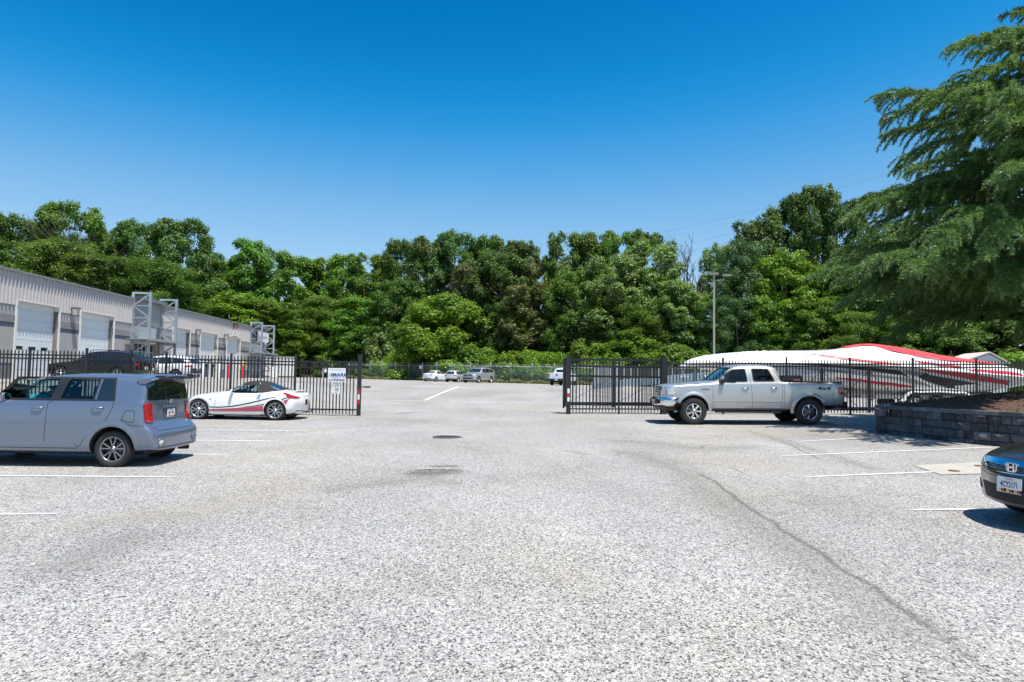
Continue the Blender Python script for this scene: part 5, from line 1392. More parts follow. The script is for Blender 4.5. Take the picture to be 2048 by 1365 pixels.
# ================================================================== boxy blue-grey hatch-van (near left)
def ground_place(xc, yc, xf, xr):
    return G(xc, yc)
P_xb = paint('paint_bluegrey', (.185,.222,.295), .6, .27)
def boxy_wagon():
    sp = dict(W=1.76, wr=.322, wd=.205, rim=.215, xs=[0, .06, .22, .5, .87, 1.15, 1.42, 1.72, 1.98, 2.4, 3.0, 3.5, 3.85, 3.97, 4.02],
      w=[(0,.66),(.06,.74),(.22,.82),(.5,.865),(.87,.88),(3.5,.88),(3.85,.875),(3.97,.865),(4.02,.845)],
      wt=[(0,.6),(1.42,.72),(1.72,.71),(3.85,.72),(4.02,.71)], zb=[(0,.25),(.3,.22),(.9,.24),(3.3,.24),(3.7,.26),(4.02,.30)],
      zs=[(0,.66),(.06,.74),(.22,.82),(.87,.96),(1.42,1.10),(2.0,1.135),(3.4,1.16),(4.02,1.16)],
      zt=[(0,.70),(.06,.78),(.22,.88),(.87,1.02),(1.42,1.16),(1.98,1.55),(2.4,1.60),(3.0,1.615),(3.85,1.60),(3.97,1.585),(4.02,1.56)],
      bow=[(0,.16),(.22,.10),(.5,.03),(.9,0),(3.8,0),(3.97,-.03),(4.02,-.04)], lean0=[(0,-.02),(.5,-.02),(.8,.02)],
      lean1=[(.0,.16),(.30,.20),(.62,.20),(.70,.10),(.76,.02),(1.15,.0),(1.3,-.01),(1.56,-.06)], fz=.3, rz=.30,
      wheels_cut=[(.87,.385),(3.47,.385)], archdz=.01,
      windows=[dict(poly=[(1.43,1.165),(1.80,1.515),(2.46,1.525),(2.36,1.165)], open=True, mat=M_glassc, r=.03), dict(poly=[(2.51,1.165),(2.60,1.53),(3.14,1.53),(3.10,1.165)], open=True, mat=M_glasst, r=.03),
               dict(poly=[(3.15,1.175),(3.19,1.53),(3.39,1.525),(3.44,1.18)], mat=M_glassd, r=.03)],
      ws=dict(poly=[(-.70,1.17),(.70,1.17),(.60,1.50),(-.60,1.50)], open=True, cutx=(1.2,2.3), mat=M_glassc),
      bw=dict(poly=[(-.74,1.165),(.74,1.165),(.67,1.53),(-.67,1.53)], mat=M_glassd),
      cavity=[(1.46,.45,.72),(1.46,1.12,.77),(1.90,1.50,.62),(2.3,1.555,.61),(3.75,1.56,.61),(3.84,1.15,.77),(3.84,.45,.76)],
      seams=[('L',[(2.40,1.15),(2.33,1.10),(2.31,.34)]), ('L',[(3.46,1.16),(3.455,1.05),(3.38,.86),(3.2,.70),(3.02,.55),(2.94,.40),(2.86,.335)]), ('L',[(1.30,1.10),(1.22,.9),(1.2,.34)]), ('L',[(1.2,.335),(2.86,.335)]),
             ('L',[(3.60,.82),(3.78,.74),(3.95,.73),(4.1,.70)]), ('B',[(-.70,1.15),(-.71,.70),(-.62,.64),(.62,.64),(.71,.70),(.70,1.15)]), ('L', rounded([(3.62,.84),(3.68,.99),(3.84,.99),(3.84,.80),(3.76,.79)],.04)+[(3.62,.84)])])
    x0, Y0 = XY(228, 11.80)-3.47, 11.80
    r, b, sf = car('parked_car', sp, P_xb, 'boxy blue-grey hatchback wagon parked nearest on the left, tail towards the gateway', 'car', dict(n=5, twin=True, spread=.25, wi=.022, wo=.026, mat=M_alloyd, rot=.0), loc=(x0, Y0+.88, G(-8, 12)-.005))
    for sg in (-1, 1):          # soft arch lips
        for wx in (.87, 3.47):
            mb = MB(); pts = arcpts(wx, .332, .4, -6, 186, 30); vs = []; fs = []
            for (x, z) in pts:
                d = Vector((x-wx, z-.332)).normalized()
                for rr_, o_ in ((.383, .004), (.395, .014), (.43, .018), (.50, .003)):
                    qx, qz = wx+d.x*rr_, .332+d.y*rr_; p, n_ = sf.side(qx, max(qz, .27), sg); vs.append((qx, p.y+sg*o_, qz))
            for i in range(len(pts)-1):
                for j in range(3): fs.append((i*4+j, i*4+j+1, i*4+j+5, i*4+j+4))
            mb.add(vs, fs, True); mb.build('wheel_arch_lip', P_xb, r)
    # black window surround
    for kk in ('L', 'R'):
        mb = MB(); sf.patch(mb, kk, [(2.35,1.15),(2.47,1.53),(2.60,1.535),(2.52,1.15)], .0035, .08)
        sf.patch(mb, kk, [(1.36,1.16),(1.43,1.165),(1.80,1.51),(1.82,1.545),(1.76,1.55)], .0035, .08)
        sf.patch(mb, kk, [(1.76,1.527),(1.82,1.552),(3.40,1.552),(3.39,1.527)], .003, .08); sf.patch(mb, kk, [(3.385,1.17),(3.385,1.552),(3.42,1.54),(3.475,1.15),(3.43,1.15)], .003, .06)
        sf.patch(mb, kk, [(1.36,1.14),(1.36,1.168),(3.46,1.178),(3.47,1.15)], .003, .08); mb.build('window_surround', M_trim, r)
        mb = MB(); sf.patch(mb, kk, rounded([(1.15,.355),(2.86,.355),(2.84,.43),(1.15,.43)],.03), .012, .1, .01); mb.build('side_moulding', P_xb, r)
    handle(r, sf, 2.17, 1.02, P_xb); handle(r, sf, 3.20, 1.03, P_xb); handle(r, sf, 2.17, 1.02, P_xb, kind='R'); handle(r, sf, 3.20, 1.03, P_xb, kind='R')
    for sg in (-1, 1): mirror(r, sf, 1.50, 1.18, P_xb, sg=sg)
    seats(r, [(2.25, (-.36, .36)), (3.10, (-.40, 0, .40))], .44, .62, .56)
    mb = MB(); mb.box(1.5, 1.75, -.72, .72, .9, 1.08); mb.build('dashboard', M_int, r)
    mb = MB(); mb.lathe_y([(.17, -.012), (.185, 0), (.17, .012), (.155, 0), (.17, -.012)], 20); o = mb.build('steering_wheel', M_trim, r); o.location = (1.92, -.36, 1.08); o.rotation_euler = (0, 0, R(78))
    mb = MB(); mb.box(1.98, 2.0, -.08, .08, 1.40, 1.46); mb.build('rear_view_mirror', M_trim, r)
    # roof spoiler
    mb = MB(); top = [(3.78, 1.625), (3.98, 1.635), (4.15, 1.625), (4.18, 1.604), (4.10, 1.578), (3.98, 1.545), (3.84, 1.55)]
    ys_ = [-.76, -.70, -.35, 0, .35, .70, .76]; vs = []; n = len(top)
    for y in ys_:
        k = abs(y)/.76
        for x, z in top: vs.append((3.80+(x-3.80)*(1-.30*k**3), y*.97, z-.085*k**3-.01*k*k))
    fs = [(i*n+j, i*n+(j+1) % n, (i+1)*n+(j+1) % n, (i+1)*n+j) for i in range(len(ys_)-1) for j in range(n)]+[tuple(range(n)), tuple((len(ys_)-1)*n+j for j in range(n-1, -1, -1))]
    mb.add(vs, fs, False); mb.build('roof_spoiler', P_xb, r)
    mb = MB(); mb.box(4.04, 4.14, -.60, .60, 1.548, 1.60); mb.build('spoiler_underside', M_trim, r)
    # tail lamps (wrap box)
    for sg in (-1, 1):
        mb = MB(); sf.patch(mb, 'B', rounded([(sg*.615, .775), (sg*.815, .785), (sg*.825, 1.11), (sg*.63, 1.12)], .03), .020, .05, .03); mb.build('tail_lamp', M_lampr, r)
        mb = MB(); p, n_ = sf.end(sg*.62, .43, 1); mb.lathe_y([(.001, 0), (.060, 0), (.064, .012)], 20); o = mb.build('reverse_lamp', mat('fog_lens', (.62,.60,.50), .15, coat=1), r); o.location = p+Vector((.012, 0, 0)); o.rotation_euler = (0, 0, R(90+sg*14))
        mb = MB(); mb.lathe_y([(.060, -.004), (.078, -.010), (.086, .02)], 24); o2 = mb.build('lamp_ring', P_xb, r); o2.location = o.location; o2.rotation_euler = o.rotation_euler
    # tailgate details
    mb = MB(); sf.patch(mb, 'B', [(-.30, 1.03), (.30, 1.03), (.30, 1.075), (-.30, 1.075)], .035, .08, .04); mb.build('tailgate_handle', P_xb, r)
    mb = MB(); sf.patch(mb, 'B', rounded([(-.24, .80), (.24, .80), (.26, 1.02), (-.26, 1.02)], .03), .003, .06); mb.build('plate_recess', mat('recess_shade', (.10,.12,.17), .4, metal=.4), r)
    p, _ = sf.end(0, .92, 1); plate(r, Matrix.Translation(p+Vector((.012, 0, 0))) @ Matrix.Rotation(R(90), 4, 'Z'), '2BH 7946', .28, .15)
    p, _ = sf.end(0, 1.13, 1)
    for rx, rz_ in ((.055, .040), (.026, .038), (.05, .016)):
        mb = MB(); mb.tube([(0, rx*math.cos(t*2*math.pi/20), rz_*math.sin(t*2*math.pi/20)) for t in range(21)], .0055, 6, False); o = mb.build('emblem', M_chrome, r); o.location = p+Vector((.012, 0, .0 if rz_ > .02 else .012))
    mb = MB(); p, _ = sf.end(.25, 1.20, 1); mb.tube([p+Vector((.02, .12, -.02)), p+Vector((.045, .06, .05)), p+Vector((.03, -.40, .03))], [.018, .014, .008], 6); mb.build('rear_wiper', M_trim, r)
    text('badge', 'xB', .075, Matrix.Translation(sf.end(.55, .74, 1)[0]+Vector((.006, 0, 0))) @ MF((0,0,0), '+x'), M_chrome, r)
    mb = MB(); mb.tube([(3.95, .52, .24), (4.14, .52, .25)], [.04, .045], 12, False); mb.build('exhaust', mat('exhaust_steel', (.18,.16,.15), .4, metal=.8), r)
    mb = MB(); sf.patch(mb, 'B', rounded([(-.74, .335), (.74, .335), (.74, .352), (-.74, .352)], .005), .003, .08); mb.build('bumper_groove', M_dark, r)
    # front face
    for sg in (-1, 1): simple(r, sf, 'headlight', 'F', [(sg*.38, .64), (sg*.66, .62), (sg*.68, .74), (sg*.40, .73)], M_lampw)
    simple(r, sf, 'grille', 'F', [(-.34, .60), (.34, .60), (.34, .68), (-.34, .68)], M_trim); simple(r, sf, 'lower_grille', 'F', [(-.5, .30), (.5, .30), (.5, .46), (-.5, .46)], M_trim)
    # cyan bag on the dash
    mb = MB(); bm = bmesh.new(); bmesh.ops.create_icosphere(bm, subdivisions=3, radius=.13); rr = np.random.RandomState(2)
    for v in bm.verts: v.co = Vector((v.co.x*1.5, v.co.y, v.co.z*.7))*(1+.12*math.sin(v.co.x*40)+.1*math.sin(v.co.y*33+v.co.z*50))
    bm.verts.index_update(); mb.add([v.co for v in bm.verts], [tuple(v.index for v in f.verts) for f in bm.faces], True); bm.free()
    o = mb.build('bag', mat('cyan_cloth', (.05,.50,.55), .6)); o.location = (x0+1.78, Y0+.88-.25, G(-8, 12)+1.15); tag(o, 'crumpled cyan bag on the dashboard inside the boxy blue-grey wagon', 'bag')
boxy_wagon()
# ================================================================== white soft-top roadster
P_wh = paint('paint_pearl', (.80,.79,.78), .0, .30)
def roadster():
    sp = dict(W=1.845, wr=.333, wd=.25, rim=.245, xs=[0, .06, .25, .55, .9, 1.2, 1.5, 1.8, 2.15, 2.4, 2.75, 3.1, 3.4, 3.75, 4.0, 4.14, 4.22],
      w=[(0,.52),(.06,.66),(.25,.80),(.55,.89),(.85,.92),(1.5,.895),(2.4,.885),(3.0,.905),(3.4,.922),(3.8,.90),(4.0,.86),(4.14,.79),(4.22,.70)],
      wt=[(0,.5),(1.5,.62),(2.15,.58),(2.75,.57),(3.1,.60),(3.4,.64),(4.22,.5)], zb=[(0,.22),(.4,.17),(1.2,.17),(2.9,.17),(3.8,.20),(4.22,.30)],
      zs=[(0,.50),(.06,.56),(.25,.66),(.85,.82),(1.5,.86),(2.3,.87),(2.8,.90),(3.4,.95),(3.9,.93),(4.14,.88),(4.22,.83)],
      zt=[(0,.52),(.06,.60),(.25,.72),(.85,.88),(1.5,.95),(1.62,.97),(2.15,1.24),(2.4,1.30),(2.75,1.295),(3.1,1.18),(3.4,1.03),(3.75,.985),(4.0,.965),(4.14,.93),(4.22,.86)],
      bow=[(0,.30),(.25,.22),(.55,.06),(.9,0),(3.7,0),(4.0,-.08),(4.14,-.16),(4.22,-.2)], lean0=[(0,0),(.5,0)], lean1=[(.2,-.08),(.4,-.02),(.6,.03),(.85,.02),(1,-.02)], rz=.4, crown=.015, tuck=.05,
      wheels_cut=[(.83,.365),(3.38,.37)], archdz=.0,
      windows=[dict(poly=[(1.86,.905),(2.24,1.185),(2.72,1.165),(2.80,.91)], open=True, mat=M_glassc, r=.05)],
      ws=dict(poly=[(-.60,.965),(.60,.965),(.50,1.215),(-.50,1.215)], open=True, cutx=(1.45,2.3), mat=M_glassc),
      cavity=[(1.75,.35,.70),(1.75,.88,.76),(2.12,1.17,.50),(2.4,1.235,.49),(2.9,1.18,.49),(3.0,.88,.72),(3.0,.35,.7)],
      seams=[('L',[(1.42,.84),(1.40,.62),(1.36,.40),(1.34,.27)]), ('L',[(2.84,.88),(2.86,.70),(2.80,.45),(2.72,.28)]), ('L',[(1.34,.27),(2.72,.28)]), ('L',[(3.62,.92),(3.68,.80),(3.72,.72)]), ('L',[(1.55,.87),(1.2,.83),(.9,.84)])])
    Yn = 22.75; x0 = XY(551, Yn)-3.38
    r, b, sf = car('parked_car', sp, P_wh, 'white two-seat roadster with a black soft top and red and black side stripes', 'car', dict(n=5, twin=True, spread=.27, wi=.030, wo=.034, mat=M_alloy, rot=.3, dish=.02), loc=(x0, Yn+.92, G(-8, Yn)-.0))
    # soft top wrapped round the upper body
    mb = MB(); xs_ = [2.06+i*.05 for i in range(30)]; na = 26; vs = []; fs = []
    zlo = [(2.06,1.17),(2.72,1.155),(2.79,.905),(3.0,.92),(3.30,.965),(3.52,1.005)]
    for x in xs_:
        zl = lerp_poly(zlo, x); c_ = Vector((x, 0, .80)); a0 = 4.
        while a0 < 80:
            h = sf.t.ray_cast(c_, Vector((0, -math.cos(R(a0)), math.sin(R(a0)))))[0]
            if h is None or h.z >= zl: break
            a0 += .5
        for j in range(na+1):
            a_ = R(a0+(180-2*a0)*j/na); h, nn, _, _ = sf.t.ray_cast(c_, Vector((0, -math.cos(a_), math.sin(a_)))); 
            if h is None: h = Vector((x, 0, 1.0)); nn = Vector((0, 0, 1))
            if nn.z < 0 and nn.dot(h-c_) < 0: nn = -nn
            vs.append(h+nn*(.010+.006*math.sin(x*9)*abs(math.cos(a_))))
    for i in range(len(xs_)-1):
        for j in range(na): fs.append((i*(na+1)+j, i*(na+1)+j+1, (i+1)*(na+1)+j+1, (i+1)*(na+1)+j))
    mb.add(vs, fs, True); mb.build('soft_top', M_fabric, r, fix=False)
    for kk in ('L', 'R'): mb = MB(); sf.patch(mb, kk, rounded([(3.05,1.135),(3.12,1.165),(3.38,1.045),(3.42,1.0),(3.30,1.02)],.02), .013, .05); mb.build('top_window', mat('plastic_window', (.12,.2,.32), .15), r)
    mb = MB(); sf.patch(mb, 'B', rounded([(-.45,1.04),(.45,1.04),(.38,1.2),(-.38,1.2)],.04), .016, .08); mb.build('rear_window', M_glassd, r)
    # side stripes
    M_sr = mat('stripe_red', (.50,.06,.11), .35, coat=.6)
    for kk in ('L', 'R'):
        mb = MB(); sf.patch(mb, kk, [(1.20,.345),(1.5,.36),(2.1,.40),(2.7,.45),(3.00,.49),(3.0,.30),(2.4,.30),(1.8,.295),(1.20,.29)], .003, .07)
        sf.patch(mb, kk, [(3.64,.66),(3.72,.69),(3.86,.74),(3.80,.66),(3.74,.53)], .003, .05); mb.build('side_stripe', M_sr, r)
        mb = MB(); sf.patch(mb, kk, [(1.20,.405),(1.55,.40),(2.0,.44),(2.5,.54),(2.95,.66),(3.25,.745),(3.42,.775),(3.38,.785),(3.1,.735),(2.7,.63),(2.3,.535),(1.9,.465),(1.55,.435),(1.20,.44)], .003, .07)
        sf.patch(mb, kk, [(2.1,.415),(2.6,.475),(3.02,.55),(3.02,.515),(2.6,.45)], .0035, .07); sf.patch(mb, kk, [(3.58,.70),(3.70,.76),(3.90,.80),(4.0,.80),(3.85,.77),(3.70,.725),(3.62,.68)], .0035, .05)
        sf.ribbon(mb, kk, arcpts(.83,.333,.385,15,180,20), .012, .003); mb.build('side_stripe', mat('stripe_black', (.015,.015,.017), .35, coat=.5), r)
    # lamps
    for sg, kk in ((-1, 'L'), (1, 'R')):
        mb = MB(); sf.patch(mb, kk, [(3.60,.925),(3.70,.93),(3.86,.88),(4.08,.79),(4.10,.76),(4.02,.735),(3.82,.745),(3.76,.80),(3.72,.87)], .010, .05, .012); mb.build('tail_lamp', M_lampr, r)
        mb = MB(); sf.patch(mb, kk, [(.30,.66),(.42,.63),(.72,.80),(.78,.86),(.66,.80),(.45,.73)], .008, .05, .01); mb.build('headlight', M_lampw, r)
        mb = MB(); p, n_ = sf.side(1.22, .68, sg); mb.lathe_y([(.001, -.006), (.022, -.006), (.026, .0)], 14, (p.x, p.y, p.z)); mb.build('side_badge', M_trim, r)
        mb = MB(); sf.patch(mb, kk, [(2.76,.72),(2.85,.74),(2.90,.86),(2.83,.86)], .012, .04, .012); mb.build('door_handle', M_chrome, r)
        mirror(r, sf, 1.92, .93, P_wh, .2, .13, sg)
        mb = MB(); sf.patch(mb, kk, [(1.25,.19),(2.85,.19),(2.95,.26),(2.7,.25),(1.3,.255)], .012, .1, .01); mb.build('side_skirt', P_wh, r)
        mb = MB(); sf.patch(mb, 'B', rounded([(sg*.30,.33),(sg*.66,.34),(sg*.60,.24),(sg*.34,.22)],.02), .006, .05); mb.build('rear_diffuser', M_trim, r)
        mb = MB(); mb.tube([(3.9, sg*.50, .26), (4.20, sg*.50, .27)], .05, 12, False); mb.build('exhaust', M_chrome, r)
    mb = MB(); mb.tube([(3.60, -.30, 1.00), (3.78, -.28, 1.22)], .006, 5); mb.build('aerial', M_trim, r)
    p, _ = sf.end(0, .62, 1); plate(r, Matrix.Translation(p+Vector((.01, 0, 0))) @ Matrix.Rotation(R(90), 4, 'Z'), '5AB 3370')
    simple(r, sf, 'plate_recess', 'B', [(-.26,.52),(.26,.52),(.30,.70),(-.30,.70)], M_trim, .004, 0.)
    mb = MB(); vs = []
    for i, y in enumerate((-.62, -.3, 0, .3, .62)):
        k = 1-(y/.62)**2*.6; vs += [(3.92-.02*abs(y), y, .985), (4.10-.16*(y/.62)**2, y, .99+.035*k), (4.16-.16*(y/.62)**2, y, .985+.02*k)]
    mb.add(vs, [(i*3+j, i*3+j+1, i*3+j+4, i*3+j+3) for i in range(4) for j in range(2)], True); mb.build('tail_spoiler', P_wh, r)
    mb = MB(); mb.box(4.085, 4.10, -.10, .10, .985, 1.0); mb.build('brake_lamp', M_lampr, r)
    seats(r, [(2.55, (-.36, .36))], .44, .42, .50, mat('seat_tan', (.10,.07,.05), .8)); mb = MB(); mb.box(1.78, 2.02, -.68, .68, .72, .87); mb.build('dashboard', M_int, r)
    mb = MB(); mb.lathe_y([(.16, -.012), (.172, 0), (.16, .012), (.148, 0), (.16, -.012)], 20); o = mb.build('steering_wheel', M_trim, r); o.location = (2.22, -.36, .93); o.rotation_euler = (0, 0, R(75))
    simple(r, sf, 'grille', 'F', [(-.4,.28),(.4,.28),(.36,.42),(-.36,.42)], M_trim)
roadster()
# ================================================================== silver pickup
P_si = paint('paint_silver', (.47,.475,.475), .55, .33)
def pickup_spec():
    def bedcut():
        mb = MB(); mb.box(3.98, 5.66, -.80, .80, .86, 1.6); return mb
    sp = dict(W=2.01, wr=.405, wd=.29, rim=.235, xs=[0, .05, .2, .45, .97, 1.4, 1.62, 2.1, 2.35, 2.9, 3.4, 3.62, 3.76, 3.80, 3.9, 4.6, 5.3, 5.70, 5.78],
      w=[(0,.84),(.05,.90),(.2,.95),(.5,.985),(.97,1.0),(5.6,1.0),(5.70,.985),(5.78,.96)], wt=[(0,.8),(1.62,.84),(2.1,.76),(3.76,.76),(3.8,.8),(5.78,.9)],
      zb=[(0,.66),(.05,.62),(.5,.60),(1.0,.52),(1.5,.44),(4.0,.44),(4.6,.5),(5.3,.60),(5.78,.62)],
      zs=[(0,1.14),(.05,1.18),(.2,1.20),(.97,1.24),(1.62,1.30),(3.62,1.335),(3.9,1.34),(5.78,1.34)],
      zt=[(0,1.16),(.05,1.22),(.2,1.26),(.97,1.32),(1.62,1.37),(2.1,1.77),(2.35,1.875),(2.9,1.91),(3.4,1.90),(3.62,1.86),(3.76,1.80),(3.80,1.40),(3.9,1.36),(5.78,1.36)],
      bow=[(0,.13),(.2,.08),(.5,.02),(.9,0),(5.78,0)], lean0=[(.6,0),(1.2,.02)], lean1=[(0,0)], sub=2, crown=.02, tuck=.03,
      wheels_cut=[(.97,.485),(4.65,.485)], archdz=.03, knobby=True, inset=-.03,
      windows=[dict(poly=[(1.82,1.345),(1.86,1.40),(2.06,1.60),(2.28,1.745),(2.68,1.765),(2.70,1.35),(2.36,1.345),(2.30,1.31),(1.86,1.31)], open=True, mat=M_glasst, r=.04), dict(poly=[(2.90,1.36),(2.88,1.77),(3.42,1.76),(3.58,1.37)], open=True, mat=M_glassp, r=.06)],
      ws=dict(poly=[(-.80,1.40),(.80,1.40),(.68,1.80),(-.68,1.80)], open=True, cutx=(1.2,2.55), mat=M_glassc), bw=dict(poly=[(-.62,1.42),(.62,1.42),(.60,1.74),(-.60,1.74)], mat=M_glassd),
      cavity=[(1.78,.62,.86),(1.80,1.30,.90),(2.28,1.78,.68),(2.6,1.84,.68),(3.5,1.82,.68),(3.64,1.7,.70),(3.70,1.30,.86),(3.70,.62,.86)],
      extra_cuts=[bedcut],
      seams=[('L',[(1.60,1.33),(1.58,.9),(1.60,.50)]), ('L',[(2.79,1.82),(2.80,1.35),(2.83,.9),(2.84,.50)]), ('L',[(3.60,1.75),(3.80,1.34),(3.80,1.0),(3.77,.50)]), ('L',[(1.6,.70),(3.78,.70)]), ('L',[(3.86,1.34),(3.86,.46)]), ('L',[(1.6,.50),(3.78,.50)]), ('L',[(1.35,1.29),(.3,1.20)])])
    return sp
def pickup(name_label, Yn, xpix, group=None):
    sp = pickup_spec()
    x0 = XY(1388, Yn)-.97
    r, b, sf = car('pickup_truck', sp, P_si, name_label, 'pickup truck', dict(n=7, twin=False, wi=.045, wo=.075, mat=M_chrome, rot=.2, dish=-.01), group, loc=(x0, Yn+1.0, G(x0+3, Yn)+.0))
    r.rotation_euler = (0, R(-.45), 0)
    # wheel arch flares
    for sg, kk in ((-1, 'L'), (1, 'R')):
        for wx in (.97, 4.65):
            mb = MB(); pts = arcpts(wx, .435, .50, -8, 188, 30); vs = []; fs = []
            for (x, z) in pts:
                d = Vector((x-wx, z-.435)).normalized()
                for rr_, o_ in ((.482, .030), (.50, .035), (.53, .030), (.585, .004)):
                    q = (wx+d.x*rr_, .435+d.y*rr_); p, n_ = sf.side(q[0], max(q[1], .50), sg); vs.append((q[0], p.y+sg*o_, q[1]))
            for i in range(len(pts)-1):
                for j in range(3): fs.append((i*4+j, i*4+j+1, i*4+j+5, i*4+j+4))
            mb.add(vs, fs, True); mb.build('wheel_arch_flare', P_si, r)
        mb = MB(); 
        for x_, w_ in ((1.68, .95), (2.90, .92)):
            for k in range(16): sf.patch(mb, kk, [(x_+k*w_/16, .53), (x_+k*w_/16+.028, .53), (x_+k*w_/16+.028+.01, .56), (x_+k*w_/16+.01, .56)], .004, .2)
        mb.build('rocker_trim', M_chrome, r)
        mb = MB(); mb.box(1.65, 3.75, sg*.98-.06, sg*.98+.06, .36, .42); mb.build('running_board', M_trim, r)
        handle(r, sf, 2.62, 1.14, M_chrome, .19, kk); handle(r, sf, 3.53, 1.15, M_chrome, .19, kk)
        mb = MB(); sf.patch(mb, kk, rounded([(2.51,1.10),(2.73,1.10),(2.73,1.18),(2.51,1.18)],.03), .004, .05); sf.patch(mb, kk, rounded([(3.42,1.11),(3.64,1.11),(3.64,1.19),(3.42,1.19)],.03), .004, .05); mb.build('handle_cup', mat('cup_shade', (.35,.35,.35), .3, metal=.6), r)
        def ind(o, c_, sg=sg):
            mb = MB(); mb.box(c_.x-.075, c_.x-.06, c_.y+sg*.0-.05, c_.y+.05, c_.z-.12, c_.z-.09); mb.build('turn_lamp', M_amber, o)
            mb = MB(); mb.box(c_.x-.06, c_.x+.055, c_.y-.125, c_.y+.125, c_.z-.17, c_.z-.02); mb.build('mirror_lower', M_trim, o)
        mirror(r, sf, 1.86, 1.44, M_chrome, .27, .17, sg, ind)
        mb = MB(); sf.patch(mb, kk, rounded([(5.56,1.20),(5.76,1.20),(5.77,.94),(5.62,.99),(5.57,1.04)],.02), .010, .04, .012); mb.build('tail_lamp', M_lampr, r)
        mb = MB(); sf.patch(mb, kk, rounded([(.12,1.13),(.42,1.12),(.50,1.08),(.36,.93),(.10,.90)],.02), .010, .04, .012); mb.build('headlight', M_lampw, r)
        mb = MB(); sf.patch(mb, kk, rounded([(.38,1.10),(.47,1.08),(.42,1.02),(.37,1.03)],.01), .014, .04, .01); mb.build('side_marker', M_amber, r)
        mb = MB(); sf.patch(mb, 'F', rounded([(sg*.56,.92),(sg*.82,.94),(sg*.82,1.13),(sg*.58,1.13)],.02), .010, .05, .01); mb.build('headlight', M_lampw, r)
        mb = MB(); mb.bar((4.98, sg*.86, .32), (5.12, sg*.86, .68), .02, .26, up=(0,1,0)); mb.build('mud_flap', M_trim, r)
    t_ = text('bed_lettering', '4x4', .15, MF((5.12, -1.003, 1.15)), M_trim, r, sx=1.9, bold=.002); text('badge', 'LARIAT', .065, MF((1.35, -.999, 1.10)), M_trim, r, sx=1.4)
    # grille: chrome bars on dark
    simple(r, sf, 'grille', 'F', [(-.52,.84),(.52,.84),(.55,1.17),(-.55,1.17)], M_trim, .006)
    mb = MB()
    for z in (.87, .95, 1.03, 1.11): sf.patch(mb, 'F', [(-.52, z-.02), (.52, z-.02), (.52, z+.022), (-.52, z+.022)], .025, .1, .02)
    sf.patch(mb, 'F', [(-.56,.83),(-.51,.83),(-.51,1.18),(-.57,1.18)], .028, .1, .02); sf.patch(mb, 'F', [(.51,.83),(.56,.83),(.57,1.18),(.51,1.18)], .028, .1, .02); mb.build('grille_bars', M_chrome, r)
    # bumpers
    def bump(y0, prof, m_, nm, x_off=0, bow=.16, rear=False):
        mb = MB(); vs = []; n = len(prof); N = 14
        for i in range(N+1):
            y = -1.0+2.0*i/N; b_ = bow*(abs(y))**2.2
            for x, z in prof: vs.append(((x+b_) if not rear else (x-b_), y*y0, z))
        fs = [(i*n+j, i*n+(j+1) % n, (i+1)*n+(j+1) % n, (i+1)*n+j) for i in range(N) for j in range(n)]+[tuple(range(n)), tuple(N*n+j for j in range(n-1, -1, -1))]
        mb.add(vs, fs, True); mb.build(nm, m_, r)
    bump(.98, [(.25,.82), (-.06,.82), (-.10,.78), (-.10,.60), (-.04,.55), (.45,.55), (.45,.82)], M_chrome, 'front_bumper')
    bump(.95, [(.3,.56), (-.03,.56), (-.01,.44), (.15,.40), (.4,.42)], M_trim, 'air_dam')
    bump(.92, [(5.70,.74), (5.92,.74), (5.95,.70), (5.93,.56), (5.85,.52), (5.70,.55)], M_trim, 'rear_bumper', bow=.06, rear=True)
    for sg in (-1, 1):
        mb = MB(); mb.lathe_y([(.001, -.004), (.055, -.004), (.07, .01)], 18); o = mb.build('fog_lamp', M_dark, r); o.location = (.045+.02, sg*.84, .68); o.rotation_euler = (0, 0, R(-90+sg*28))
        mb = MB(); mb.box(-.12, -.10, sg*.42-.16, sg*.42+.16, .60, .74); mb.build('bumper_insert', M_trim, r)
    plate(r, Matrix.Translation((-.115, 0, .66)) @ Matrix.Rotation(R(-90), 4, 'Z'), '4CR 8812')
    mb = MB(); mb.box(3.90, 5.72, -.94, -.86, 1.335, 1.375); mb.box(3.90, 5.72, .86, .94, 1.335, 1.375); mb.build('bed_rail', M_trim, r)
    mb = MB(); mb.prism(rounded([(3.90,1.18),(4.50,1.18),(4.50,1.50),(4.44,1.53),(3.96,1.53),(3.90,1.50)],.02), -.86, .86, 'y'); mb.prism([(3.92,1.53),(4.48,1.53),(4.46,1.565),(3.94,1.565)], -.84, .84, 'y'); o = mb.build('tool_box', M_trim); o.parent = None
    o.location = r.location; o.rotation_euler = r.rotation_euler; tag(o, 'black tool box mounted across the bed of the silver pickup behind the cab', 'tool box')
    mb = MB(); mb.box(4.22, 4.42, -.867, -.86, 1.40, 1.44); q = mb.build('label', mat('label_red', (.5,.2,.15), .5), o)
    seats(r, [(2.45, (-.42, .42)), (3.25, (-.45, 0, .45))], .5, .95, .58)
    mb = MB(); mb.box(1.82, 2.1, -.8, .8, 1.1, 1.31); mb.build('dashboard', M_int, r)
    mb = MB(); mb.tube([(3.4, -.6, .42), (5.6, -.7, .55)], .035, 8); mb.box(1.0, 5.6, -.5, -.38, .48, .6); mb.box(1.0, 5.6, .38, .5, .48, .6); mb.lathe_y([(.001,-.02),(.12,-.02),(.12,.02)], 16, (4.65, 0, .42)); mb.build('frame_rails', M_dark, r)
pickup('silver crew-cab pickup truck with knobby tyres parked broadside in front of the right fence', 21.75, 1388)
